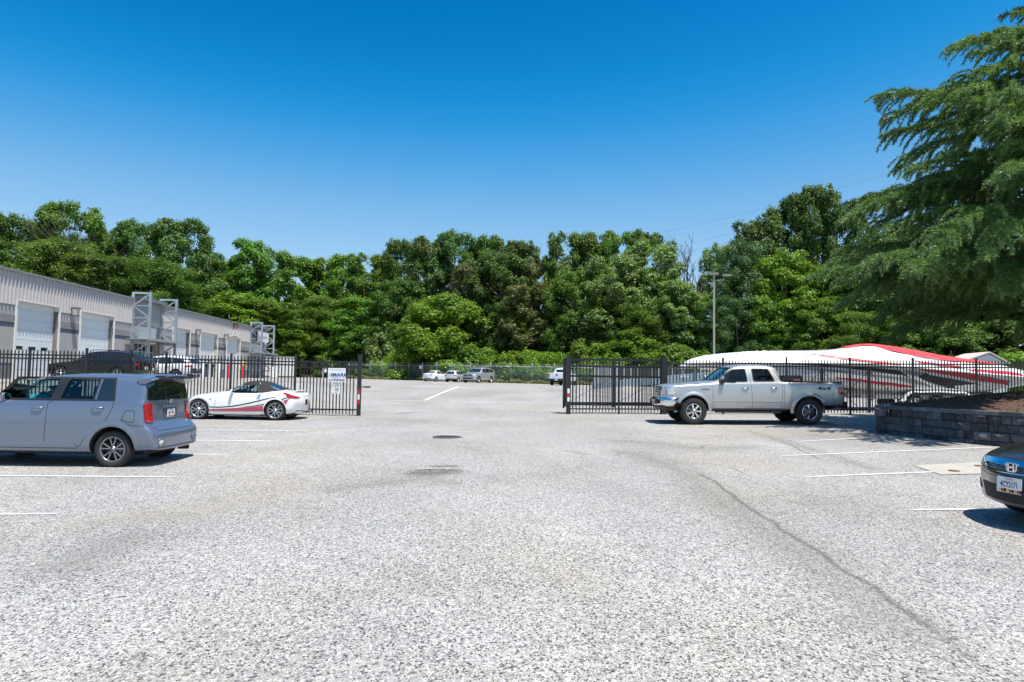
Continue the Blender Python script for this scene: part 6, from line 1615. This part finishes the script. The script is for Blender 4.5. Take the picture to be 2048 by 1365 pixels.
# ================================================================== dark sedan at the right edge
P_dk = paint('paint_darkgrey', (.030,.032,.042), .35, .2)
def sedan_spec(**kw):
    sp = dict(W=1.75, wr=.316, wd=.20, rim=.205, xs=[0, .06, .22, .5, .93, 1.15, 1.35, 1.7, 2.0, 2.5, 3.0, 3.4, 3.8, 4.1, 4.36, 4.45],
      w=[(0,.60),(.06,.70),(.22,.80),(.5,.85),(.93,.872),(3.8,.87),(4.1,.84),(4.36,.78),(4.45,.70)], wt=[(0,.5),(1.2,.68),(2.0,.60),(3.0,.60),(3.6,.66),(4.45,.6)],
      zb=[(0,.24),(.4,.20),(1,.20),(3.5,.20),(4.1,.24),(4.45,.34)], zs=[(0,.60),(.06,.64),(.22,.70),(.93,.84),(1.35,.92),(3.0,.96),(4.0,1.0),(4.36,.97),(4.45,.90)],
      zt=[(0,.64),(.06,.70),(.22,.78),(.93,.94),(1.2,.99),(2.0,1.36),(2.5,1.43),(3.0,1.40),(3.4,1.28),(3.8,1.09),(4.1,1.06),(4.36,1.03),(4.45,.95)],
      bow=[(0,.24),(.22,.18),(.5,.06),(.93,0),(3.9,0),(4.36,-.10),(4.45,-.14)], lean0=[(0,.06),(.3,.0),(.55,.0),(.7,.05)], lean1=[(.2,0),(.5,.04),(.9,.03),(1.1,0)], fz=.35,
      wheels_cut=[(.93,.355),(3.63,.355)], windows=[dict(poly=[(1.50,.985),(1.98,1.28),(2.42,1.34),(2.40,.99)]), dict(poly=[(2.48,.99),(2.50,1.34),(2.95,1.31),(3.38,1.10),(3.40,1.01)])],
      ws=dict(poly=[(-.62,1.02),(.62,1.02),(.54,1.34),(-.54,1.34)]), bw=dict(poly=[(-.58,1.10),(.58,1.10),(.50,1.32),(-.50,1.32)]),
      seams=[('L',[(2.44,.97),(2.43,.6),(2.4,.27)]), ('L',[(1.4,.95),(1.36,.6),(1.34,.27)]), ('L',[(3.42,1.0),(3.38,.75),(3.2,.5),(3.15,.27)])])
    sp.update(kw); return sp
def dark_sedan():
    sp = sedan_spec()
    Y = 7.45; X = XY(2017, Y); ang = R(9)
    r, b, sf = car('parked_car', sp, P_dk, 'dark grey sedan at the right frame edge showing only its nose and number plate', 'car', dict(n=5, wi=.03, wo=.05, mat=M_alloy), rot=ang, loc=(X, Y, G(X+1.5, Y)-.0))
    r.rotation_euler = (0, R(-.6), ang)
    # grille: chrome bar with a dark opening and a letter badge
    simple(r, sf, 'grille', 'F', [(-.42,.585),(.42,.585),(.55,.665),(-.55,.665)], M_dark, .004, .0)
    mb = MB(); sf.patch(mb, 'F', [(-.58,.652),(.58,.652),(.585,.70),(-.585,.70)], .018, .06, .02); sf.patch(mb, 'F', [(-.40,.575),(.40,.575),(.42,.587),(-.42,.587)], .012, .06, .01)
    for sg in (-1, 1): sf.patch(mb, 'F', [(sg*.41,.576),(sg*.43,.585),(sg*.585,.68),(sg*.56,.68)], .014, .06, .01)
    mb.build('grille_bar', M_chrome, r)
    p, n_ = sf.end(0, .655, -1); q = p+Vector((-.03, 0, 0)); mb = MB()
    fr = rounded([(-.075,.035),(-.06,-.065),(.06,-.065),(.075,.035)], .03); fi = rounded([(-.062,.024),(-.05,-.054),(.05,-.054),(.062,.024)], .025); n = len(fr)
    vs = [(q.x-.006, q.y+a, q.z+c_+.01) for a, c_ in fr]+[(q.x-.008, q.y+a, q.z+c_+.01) for a, c_ in fi]+[(q.x+.02, q.y+a, q.z+c_+.01) for a, c_ in fr]
    mb.add(vs, [(i, (i+1) % n, n+(i+1) % n, n+i) for i in range(n)]+[(i, (i+1) % n, 2*n+(i+1) % n, 2*n+i) for i in range(n)], False)
    mb.box(q.x-.012, q.x, q.y-.042, q.y-.022, q.z-.045, q.z+.032); mb.box(q.x-.012, q.x, q.y+.022, q.y+.042, q.z-.045, q.z+.032); mb.box(q.x-.012, q.x, q.y-.03, q.y+.03, q.z-.012, q.z+.006); mb.build('badge', M_chrome, r)
    mb = MB(); mb.add([(q.x-.003, q.y+a, q.z+c_+.01) for a, c_ in fi], [tuple(range(n))]); mb.build('badge_back', M_dark, r)
    simple(r, sf, 'lower_grille', 'F', [(-.50,.27),(.50,.27),(.60,.44),(-.60,.44)], M_dark, .004, .0)
    p, n_ = sf.end(0, .45, -1); plate(r, Matrix.Translation(p+Vector((-.03, 0, .01))) @ Matrix.Rotation(R(-90), 4, 'Z') @ Matrix.Rotation(R(-4), 4, 'X'), '4CY2171', .305, .165)
    for sg, kk in ((-1, 'L'), (1, 'R')):
        simple(r, sf, 'headlight', kk, [(.30,.585),(.50,.66),(.60,.74),(.52,.735),(.30,.685),(.24,.63)], M_lampw, .006, .006)
        simple(r, sf, 'fog_lamp_recess', 'F', [(sg*.64,.33),(sg*.76,.35),(sg*.78,.44),(sg*.69,.43)], M_dark)
        mirror(r, sf, 1.52, 1.0, P_dk, sg=sg); handle(r, sf, 2.25, .88, P_dk, kind=kk); handle(r, sf, 3.2, .90, P_dk, kind=kk); simple(r, sf, 'tail_lamp', 'B', [(sg*.45,.80),(sg*.74,.80),(sg*.72,.95),(sg*.5,.95)], M_lampr)
    mb = MB()
    sf.ribbon(mb, 'F', [(-.62,.715),(-.3,.735),(0,.74),(.3,.735),(.62,.715)], .008, .002); sf.ribbon(mb, 'F', [(-.80,.56),(-.4,.53),(0,.525),(.4,.53),(.80,.56)], .006, .002); mb.build('bonnet_gap', M_dark, r, fix=False)
dark_sedan()
# ================================================================== distant vehicles
def put(L, lx, ly, px, Y, rot):
    """location of the car origin so that local point (lx, ly) sits at pixel column px, depth Y"""
    X = XY(px, Y); c_, s_ = math.cos(rot), math.sin(rot); ox, oy = X-(lx*c_-ly*s_), Y-(lx*s_+ly*c_)
    mx, my = ox+L/2*c_, oy+L/2*s_
    return (ox, oy, G(mx, my))
def suv_spec(L=4.9, W=1.92, H=1.78, wr=.375):
    k = L/4.9; h = H/1.78
    X = lambda a: [(p[0]*k, p[1]) for p in a]; Z = lambda a: [(p[0]*k, p[1]*h) for p in a]; hw = W/2
    return dict(W=W, wr=wr, wd=.25, rim=wr*.64, xs=[v*k for v in (0,.06,.22,.5,.9,1.2,1.5,2.0,2.4,3.0,3.7,4.2,4.55,4.72,4.84,4.9)],
      w=X([(0,hw-.22),(.06,hw-.14),(.22,hw-.06),(.5,hw-.015),(.9,hw),(4.2,hw),(4.6,hw-.03),(4.84,hw-.07),(4.9,hw-.12)]), wt=X([(0,.7),(1.5,hw-.18),(2.0,hw-.24),(4.5,hw-.24),(4.9,hw-.24)]),
      zb=X([(0,.34),(.4,.28),(1,.30),(3.9,.30),(4.5,.36),(4.9,.44)]), zs=Z([(0,.84),(.06,.90),(.22,.96),(.9,1.04),(1.5,1.09),(3,1.12),(4.3,1.16),(4.9,1.15)]),
      zt=Z([(0,.88),(.06,.96),(.22,1.04),(.9,1.12),(1.45,1.18),(2.0,1.60),(2.4,1.72),(3.0,1.77),(3.7,1.75),(4.2,1.70),(4.55,1.62),(4.72,1.45),(4.84,1.25),(4.9,1.18)]),
      bow=X([(0,.16),(.22,.10),(.5,.03),(.9,0),(4.2,0),(4.84,-.08),(4.9,-.10)]), lean0=[(0,0),(1,0)], lean1=[(.3,.0),(.6,.04),(1.0,.0)], rz=.3,
      wheels_cut=[(.95*k, wr+.05), (3.90*k, wr+.05)],
      windows=[dict(poly=Z([(1.72,1.15),(2.08,1.52),(2.62,1.62),(2.64,1.15)])), dict(poly=Z([(2.72,1.15),(2.71,1.63),(3.50,1.63),(3.62,1.17)])), dict(poly=Z([(3.72,1.18),(3.60,1.62),(4.25,1.55),(4.48,1.22)]))],
      ws=dict(poly=[(-hw+.24,1.20*h),(hw-.24,1.20*h),(hw-.34,1.60*h),(-hw+.34,1.60*h)]), bw=dict(poly=[(-hw+.30,1.20*h),(hw-.30,1.20*h),(hw-.38,1.55*h),(-hw+.38,1.55*h)]),
      seams=[('L',Z([(2.68,1.12),(2.66,.8),(2.64,.36)])), ('L',Z([(1.6,1.08),(1.56,.8),(1.54,.36)])), ('L',Z([(3.66,1.14),(3.62,.9),(3.42,.6),(3.36,.38)]))])
RS5 = dict(n=5, wi=.04, wo=.06, mat=M_alloy)
def dress(r, sf, L, W, h=1.0, grille=True, tail=M_lampr, lowz=.45):
    hw = W/2
    for sg, kk in ((-1, 'L'), (1, 'R')):
        mirror(r, sf, L*.345, 1.16*h, MATS['_cur'], sg=sg); handle(r, sf, L*.51, 1.02*h, MATS['_cur'], kind=kk); handle(r, sf, L*.70, 1.03*h, MATS['_cur'], kind=kk)
        simple(r, sf, 'headlight', 'F', [(sg*(hw-.42), .76*h), (sg*(hw-.14), .78*h), (sg*(hw-.14), .90*h), (sg*(hw-.40), .89*h)], M_lampw)
        simple(r, sf, 'tail_lamp', 'B', [(sg*(hw-.40), .94*h), (sg*(hw-.12), .93*h), (sg*(hw-.12), 1.06*h), (sg*(hw-.36), 1.05*h)], tail)
    if grille: simple(r, sf, 'grille', 'F', [(-.42, .66*h), (.42, .66*h), (.44, .88*h), (-.44, .88*h)], M_trim)
    simple(r, sf, 'lower_grille', 'F', [(-.5, .42*h), (.5, .42*h), (.5, .56*h), (-.5, .56*h)], M_trim)
    p, _ = sf.end(0, .80*h, 1); plate(r, Matrix.Translation(p+Vector((.012, 0, 0))) @ Matrix.Rotation(R(90), 4, 'Z'), '7CA 614', flagc=False)
# black sport utility vehicle by the warehouse
MATS['_cur'] = P_bk = paint('paint_black', (.008,.008,.010), .0, .22); P_bk.node_tree.nodes['Principled BSDF'].inputs['Coat Weight'].default_value = .25
sp = suv_spec(4.95, 1.95, 1.62, .37); sp['archdz'] = .02
r, b, sf = car('parked_car', sp, P_bk, 'black sport utility vehicle behind the left fence, facing left by the warehouse', 'car', RS5, loc=put(4.95, 0, -.9, 84, 36.0, 0)); dress(r, sf, 4.95, 1.95, .91)
mb = MB()
for sg in (-1, 1): mb.tube([(1.9+.4, sg*.62, 1.57), (2.5, sg*.62, 1.65), (3.8, sg*.62, 1.65), (4.1, sg*.62, 1.57)], .02, 6)
mb.build('roof_rails', M_trim, r)
# dark hatchback between
MATS['_cur'] = P_dg = paint('paint_charcoal', (.022,.022,.026), .3, .22)
sp = suv_spec(4.5, 1.82, 1.52, .33)
r, b, sf = car('parked_car', sp, P_dg, 'dark crossover half hidden between the black and the white vehicles behind the left fence', 'car', RS5, loc=put(4.5, 4.5, -.9, 288, 40.5, 0)); dress(r, sf, 4.5, 1.82, 1.52/1.78)
# white sport utility vehicle
MATS['_cur'] = P_w2 = paint('paint_white', (.74,.75,.76), .0, .3)
sp = suv_spec(4.85, 1.92, 1.64, .36)
r, b, sf = car('parked_car', sp, P_w2, 'white sport utility vehicle with a dark lower tail behind the left fence', 'car', RS5, loc=put(4.85, 4.85, -.8, 383, 44.5, 0)); dress(r, sf, 4.85, 1.92, .92)
simple(r, sf, 'rear_cladding', 'B', [(-.86, .40), (.86, .40), (.84, .80), (-.84, .80)], mat('clad_grey', (.035,.036,.038), .5), .012, .012)
for kk in ('L', 'R'):
    mb = MB(); sf.patch(mb, kk, [(1.4, .36), (3.4, .36), (3.4, .46), (1.4, .46)], .01, .2, .01); mb.build('sill_cladding', mat('clad_grey'), r)
    mb = MB(); sf.patch(mb, kk, rounded([(4.40, .88), (4.75, .90), (4.78, .99), (4.46, .97)], .02), .012, .06, .01); mb.build('tail_lamp', M_lampr, r)
# far lot: silver sport utility vehicle, three-quarter front
MATS['_cur'] = P_s2 = paint('paint_silvergrey', (.42,.44,.45), .5, .32)
sp = suv_spec(5.2, 2.02, 1.93, .41)
rot = R(63); r, b, sf = car('parked_car', sp, P_s2, 'silver sport utility vehicle facing the camera at the far chain-link fence', 'car', RS5, group='vehicles parked at the far fence', rot=rot, loc=put(5.2, 0, 0, 935, 82, rot)); dress(r, sf, 5.2, 2.02, 1.93/1.78, False)
simple(r, sf, 'grille', 'F', [(-.62, .80), (.62, .80), (.62, 1.04), (-.62, 1.04)], mat('grille_grey', (.06,.06,.065), .3, metal=.5)); simple(r, sf, 'lower_grille', 'F', [(-.7, .46), (.7, .46), (.66, .62), (-.66, .62)], M_trim, .01)
mb = MB(); sf.patch(mb, 'F', rounded([(-.14, .88), (.14, .88), (.14, .97), (-.14, .97)], .04), .02, .06, .01); mb.build('badge', M_chrome, r)
# white sedan, tail towards us
MATS['_cur'] = P_w2
sp = sedan_spec(); rot = R(-115); r, b, sf = car('parked_car', sp, P_w2, 'white sedan with its tail towards the camera, leftmost vehicle at the far fence', 'car', RS5, group='vehicles parked at the far fence', rot=rot, loc=put(4.45, 4.45, 0, 854, 86, rot)); 
for sg in (-1, 1): simple(r, sf, 'tail_lamp', 'B', [(sg*.38,.80),(sg*.74,.80),(sg*.72,.93),(sg*.42,.93)], M_lampr); mirror(r, sf, 1.52, 1.0, P_w2, sg=sg); handle(r, sf, 2.25, .88, P_w2, kind='L' if sg < 0 else 'R')
p, _ = sf.end(0, .70, 1); plate(r, Matrix.Translation(p+Vector((.01, 0, 0))) @ Matrix.Rotation(R(90), 4, 'Z'), '3AK 902', flagc=False)
simple(r, sf, 'bumper_insert', 'B', [(-.5,.36),(.5,.36),(.46,.44),(-.46,.44)], M_trim)
# small silver hatchback
MATS['_cur'] = P_s3 = paint('paint_lightsilver', (.60,.61,.63), .35, .3)
sp = suv_spec(3.9, 1.70, 1.50, .30); rot = R(-108); r, b, sf = car('parked_car', sp, P_s3, 'small light silver hatchback squeezed between the white sedan and the silver vehicle', 'car', RS5, group='vehicles parked at the far fence', rot=rot, loc=put(3.9, 3.9, 0, 900, 84.5, rot)); dress(r, sf, 3.9, 1.70, 1.50/1.78)
# white pickup
sp = pickup_spec(); sp['windows'] = [dict(poly=w_['poly'], r=.04) for w_ in sp['windows']]; sp['ws'].pop('open'); sp.pop('cavity'); sp['knobby'] = False; sp['inset'] = .02; sp['wr'] = .39
rot = R(-109); r, b, sf = car('pickup_truck', sp, P_w2, 'white pickup truck with its tailgate towards the camera at the far fence', 'pickup truck', RS5, group='vehicles parked at the far fence', rot=rot, loc=put(5.8, 5.78, 0, 1113.5, 73, rot))
for sg in (-1, 1): simple(r, sf, 'tail_lamp', 'B', [(sg*.78,.92),(sg*.93,.92),(sg*.93,1.24),(sg*.78,1.24)], M_lampr, .012, .012); mirror(r, sf, 1.86, 1.44, M_trim, .25, .2, sg); handle(r, sf, 2.62, 1.14, M_trim, .19, 'L' if sg < 0 else 'R')
mb = MB(); mb.box(5.74, 5.98, -.98, .98, .48, .72); mb.build('rear_bumper', M_trim, r)
mb = MB(); sf.patch(mb, 'B', rounded([(-.09,1.04),(.09,1.04),(.09,1.20),(-.09,1.20)],.03), .012, .05); mb.build('tailgate_badge', M_trim, r)
plate(r, Matrix.Translation((5.985, 0, .62)) @ Matrix.Rotation(R(90), 4, 'Z'), '1DB 4420', flagc=False)
# ================================================================== powerboat on its trailer
def boat():
    Yn = 29.7; K = FPX/Yn; X0 = XY(1383, Yn); g0 = G(X0+7, Yn+1.2)
    def q(px, py): p = P(px, py, Yn); return (p.x-X0, p.z-g0)
    def c5(u, v): return q(1380+u/4.876, 670+v/4.876)
    def c6(u, v): return q(1800+u/8.258, 690+v/8.258)
    def c7(u, v): return q(1640+u/5.02, 660+v/5.02)
    xs_ = [0, .12, .4, .9, 1.6, 2.6, 3.8, 5.2, 6.6, 7.3, 7.7, 8.3, 9.2, 10.2, 11.2, 12.3, 13.4, 14.2, 15.0, 15.7, 16.1]
    top = [q(a, b) for a, b in ((1383,723),(1400,715),(1440,706),(1540,700),(1650,698.5),(1705,698),(1725,690),(1765,684.5),(1800,690),(1850,698),(1900,709),(1950,716.5),(2000,722),(2048,731),(2090,745),(2125,757))]
    she = [q(a, b) for a, b in ((1383,727),(1440,725),(1600,727),(1740,730),(1800,733),(1951,747),(2048,755),(2125,762))]
    kee = [q(a, b) for a, b in ((1383,729),(1400,734),(1440,742),(1520,756),(1613,774),(1705,794),(1790,801),(1960,800),(2015,790),(2060,775),(2125,766))]
    wd = [(0,.03),(.12,.14),(.4,.33),(.9,.55),(1.6,.75),(2.6,.94),(3.8,1.10),(5.2,1.22),(6.6,1.28),(12.3,1.28),(16.1,1.22)]
    bm = bmesh.new(); rings = []
    for x in xs_:
        w = lerp_poly(wd, x); zk, z_s, z_t = lerp_poly(kee, x), lerp_poly(she, x), lerp_poly(top, x); d = max(.01, z_t-z_s); e = max(.01, z_s-zk)
        coam = max(0, min(1, (x-6.9)/.8))*(1 if x < 13 else max(0, 1-(x-13)/1.2))
        pr = [(0, zk), (w*.45, zk+.17*e), (w*.91, zk+.34*e), (w*.945, zk+.40*e), (w*.975, zk+.68*e), (w-.01, z_s-.06), (w+.025, z_s-.03), (w+.025, z_s+.03), (w-.02, z_s+.06),
              (w*(.88-.04*coam), z_s+(.42-.10*coam)*d), (w*(.70), z_s+(.72-.1*coam)*d), (w*(.42+.14*coam), z_s+(.92+.02*coam)*d), (w*.18, z_s+.99*d), (0, z_t)]
        rings.append([bm.verts.new((x, -y, z)) for y, z in pr]+[bm.verts.new((x, y, z)) for y, z in pr[-2:0:-1]])
    n = len(rings[0])
    for a, b in zip(rings, rings[1:]):
        for k in range(n): bm.faces.new((a[k], a[(k+1) % n], b[(k+1) % n], b[k]))
    bm.faces.new(rings[0]); bm.faces.new(rings[-1][::-1]); bmesh.ops.recalc_face_normals(bm, faces=bm.faces)
    for f in bm.faces: f.smooth = True
    me = bpy.data.meshes.new('hull'); bm.to_mesh(me); bm.free(); o = bpy.data.objects.new('t', me); col.objects.link(o); md = o.modifiers.new('s', 'SUBSURF'); md.levels = 2
    dg = bpy.context.evaluated_depsgraph_get(); dg.update(); me2 = bpy.data.meshes.new_from_object(o.evaluated_get(dg)); bpy.data.objects.remove(o); sf = Surf(me2)
    root = empty('powerboat', (X0, Yn+1.28, g0), 0, 'long white powerboat with red and black graphics and a red cover behind the fence', 'boat')
    me2.materials.clear(); me2.materials.append(mat('gelcoat', (.80,.80,.80), .25, coat=.6)); link('hull', me2, root)
    MR = mat('graphic_red', (.60,.015,.03), .35, coat=.5); MK = mat('graphic_black', (.015,.015,.018), .3, coat=.5); MGy = mat('graphic_grey', (.30,.30,.31), .35); MC = mat('cover_canvas', (.62,.045,.06), .85, bump=.25, bs=6)
    def dec(name, polys, m_, off):
        for kk in ('L', 'R'):
            mb = MB()
            for pl in polys: sf.patch(mb, kk, pl, off, .35)
            mb.build(name, m_, root)
    S = lambda f, pts: [f(*p) for p in pts]
    rd = random.Random(5)
    def rag(pts_top, pts_bot, f):      # ragged brush-like stripe
        T_ = S(f, pts_top); B_ = S(f, pts_bot); out = []
        for (a, b) in zip(T_, T_[1:]):
            for i in range(6): t = i/6; out.append((a[0]+(b[0]-a[0])*t, a[1]+(b[1]-a[1])*t+rd.uniform(-.012, .012)))
        out.append(T_[-1]); o2 = []
        for (a, b) in zip(B_, B_[1:]):
            for i in range(6): t = i/6; o2.append((a[0]+(b[0]-a[0])*t, a[1]+(b[1]-a[1])*t+rd.uniform(-.02, .02)))
        o2.append(B_[-1]); return out+o2[::-1]
    dec('black_graphic', [S(c6, [(290,520),(440,462),(500,502),(900,568),(1250,635),(1550,712),(1790,780),(1500,752),(1250,745),(800,715),(560,640),(400,580)]),
                          S(c5, [(640,262),(1250,285),(1750,318),(2048,348),(2048,392),(1750,350),(1250,300),(640,272)]), S(c6, [(0,430),(180,540),(0,490)])], MK, .006)
    dec('grey_graphic', [S(c5, [(950,322),(1300,330),(1700,372),(2048,412),(2048,440),(1700,395),(1300,350)]), S(c6, [(0,515),(200,560),(400,620),(575,705),(200,632),(0,588)]), S(c6, [(60,420),(440,462),(270,518),(90,470)])], MGy, .005)
    dec('red_graphic', [rag([(260,400),(700,430),(1250,488),(1840,598)], [(480,452),(980,532),(1250,590),(1600,640),(1800,668)], c6), rag([(1140,412),(1300,404),(1840,440),(2048,478)], [(1200,440),(1500,462),(2048,520)], c6),
                        rag([(260,256),(720,314),(1080,352)], [(380,296),(820,368),(1060,378)], c6), rag([(1050,168),(1250,186),(1550,222),(2048,282)], [(1150,182),(1400,218),(1700,266),(2048,300)], c5), rag([(1430,414),(1700,438),(2048,478)], [(1430,428),(1750,470),(2048,506)], c5), rag([(0,650),(280,690)], [(0,700),(200,712),(280,692)], c6)], MR, .008)
    dec('black_pinstripe', [S(c5, [(980,184),(1200,200),(1500,236),(1900,282),(1900,288),(1500,243),(1200,206)]), S(c6, [(330,300),(860,372),(1200,405),(1200,412),(850,382)])], MK, .007)
    # red cover
    up = [(352,176),(400,128),(500,118),(620,113),(800,148),(1000,168),(1200,222),(1400,262),(1560,286),(1900,322)]; lo = [(352,180),(450,162),(600,156),(640,164),(800,204),(1000,244),(1250,290),(1440,305),(1560,312),(1900,335)]
    mb = MB(); n2 = 18; vs = []; fs = []; U = S(c7, up); L_ = S(c7, lo); xx = [U[0][0]+(U[-1][0]-U[0][0])*i/40 for i in range(41)]
    for x in xx:
        zl = lerp_poly(L_, x)-.07*max(0, min(1, x-8)); c_ = Vector((x, 0, lerp_poly(she, x)-.1)); a0 = 5
        while a0 < 85:
            h = sf.t.ray_cast(c_, Vector((0, -math.cos(R(a0)), math.sin(R(a0)))))[0]
            if h is None or h.z >= zl: break
            a0 += 1
        for j in range(n2+1):
            a_ = R(a0+(180-2*a0)*j/n2); h = sf.t.ray_cast(c_, Vector((0, -math.cos(a_), math.sin(a_))))[0] or c_; vs.append(h+(h-c_).normalized()*(.03+.012*math.sin(x*5+j)))
    fs = [(i*(n2+1)+j, i*(n2+1)+j+1, (i+1)*(n2+1)+j+1, (i+1)*(n2+1)+j) for i in range(40) for j in range(n2)]; mb.add(vs, fs, True); mb.build('cockpit_cover', MC, root, fix=False)
    # rub rail, bow rail
    for sg, kk in ((-1, 'L'), (1, 'R')):
        mb = MB(); pts = [sf.side(x, lerp_poly(she, x), sg)[0]+Vector((0, sg*.01, 0)) for x in [.2+i*.5 for i in range(30)]]; mb.tube(pts, .03, 6); mb.build('rub_rail', mat('rail_white', (.6,.6,.6), .4), root)
        mb = MB(); rp = []
        for i in range(28):
            x = .9+i*.215; h, nn = sf.top(x, sg*lerp_poly(wd, x)*.55); rp.append(h+Vector((0, 0, .07)))
            if i % 4 == 0: mb.tube([h, h+Vector((0, 0, .07))], .01, 5)
        mb.tube(rp, .012, 6); mb.build('bow_rail', M_chrome, root)
        x, z = q(1893, 714.5); 
    p = q(1843, 712.5); t0 = sf.side(p[0], p[1], -1)[0]; p2 = q(1886, 719)
    ang = math.atan2(p2[1]-p[1], p2[0]-p[0])
    ymin = min(sf.side(p[0]+k*.1, p[1]-.01*k, -1)[0].y for k in range(10)); nn = sf.side((p[0]+p2[0])/2, (p[1]+p2[1])/2, -1)[1]; tilt = math.atan2(nn.z, -nn.y)
    text('lettering', 'BLACK THUNDER', .155, Matrix.Translation(((p[0]+p2[0])/2, sf.side((p[0]+p2[0])/2, (p[1]+p2[1])/2, -1)[0].y-.05, (p[1]+p2[1])/2)) @ Matrix.Rotation(-ang, 4, 'Y') @ Matrix.Rotation(-tilt, 4, 'X') @ MF((0, 0, 0)), MGy, root, sx=.85)
    # trailer
    tr = empty('boat_trailer', (X0, Yn+1.28, g0), 0, 'white multi-axle trailer with red reflective strips carrying the long powerboat', 'trailer'); MW = mat('trailer_white', (.68,.69,.70), .4)
    mb = MB(); kz = lambda x: lerp_poly(kee, x)
    for sg in (-1, 1):
        mb.bar((2.0, 0, .62), (4.6, sg*.95, .62), .1, .16); mb.bar((4.6, sg*.95, .62), (13.6, sg*.95, .62), .1, .18)
    for x in (4.6, 6.2, 7.8, 9.4, 11, 12.6): mb.bar((x, -.95, .58), (x, .95, .58), .08, .1)
    mb.bar((-1.0, 0, .55), (2.1, 0, .62), .14, .16); mb.build('frame', MW, tr)
    mb = MB()
    for sg in (-1, 1):
        for x in (6.4, 8.5, 10.6, 12.6):
            mb.bar((x, sg*.75, .66), (x, sg*.75, kz(x)+.14), .08)
        mb.bar((5.8, sg*.75, kz(5.8)+.12), (13.4, sg*.75, kz(13.4)+.12), .14, .10)
    mb.build('bunks', mat('bunk', (.08,.09,.12), .9), tr)
    for sg in (-1, 1):
        for i, x in enumerate((9.75, 10.75, 11.75)):
            t = wheel(tr, x, sg*1.16, .37, sg, .37, .22, .22, dict(n=5, wi=.06, wo=.09, mat=MW))
        mb = MB(); pts = [(9.15,.45)]+arcpts(9.75, .42, .48, 165, 75, 8)+[(10.75, .92)]+arcpts(11.75, .42, .48, 105, 15, 8)+[(12.35,.45)]; vs = []
        for x, z in pts: vs += [(x, sg*1.02, z), (x, sg*1.32, z), (x, sg*1.32, z-.07)]
        mb.add(vs, [(i*3+j, i*3+j+1, i*3+j+4, i*3+j+3) for i in range(len(pts)-1) for j in range(2)], True); mb.build('fender', MW, tr)
    mb = MB()
    for x in (6.5, 7.1, 7.7): mb.box(x, x+.42, -1.008, -1.0025, .60, .655)
    mb.build('reflective_strip', M_red, tr)
    mb = MB(); mb.bar((-.6, 0, g0*0-.05), (-.6, 0, .85), .09); mb.bar((.4, 0, .66), (.55, 0, kz(.5)), .1); mb.build('jack', M_galv, tr)
boat()
# white blocks and small stand by the bow
mb = MB(); mb.box(-.05, .05, -.05, .05, 0, 1.75); mb.box(-.22, .22, -.2, .2, 1.35, 1.45); mb.lathe_z([(.001, 1.75), (.16, 1.78), (.18, 1.95), (.001, 2.02)], 10); mb.bar((-.3, 0, 0), (0, 0, .6), .05); mb.bar((.3, 0, 0), (0, 0, .6), .05)
X_ = XY(1366, 33); o = mb.build('outboard_stand', mat('stand_white', (.55,.57,.6), .5)); o.location = (X_, 33, G(X_, 33)); tag(o, 'white upright winch stand seen through the fence left of the boat bow', 'winch stand')
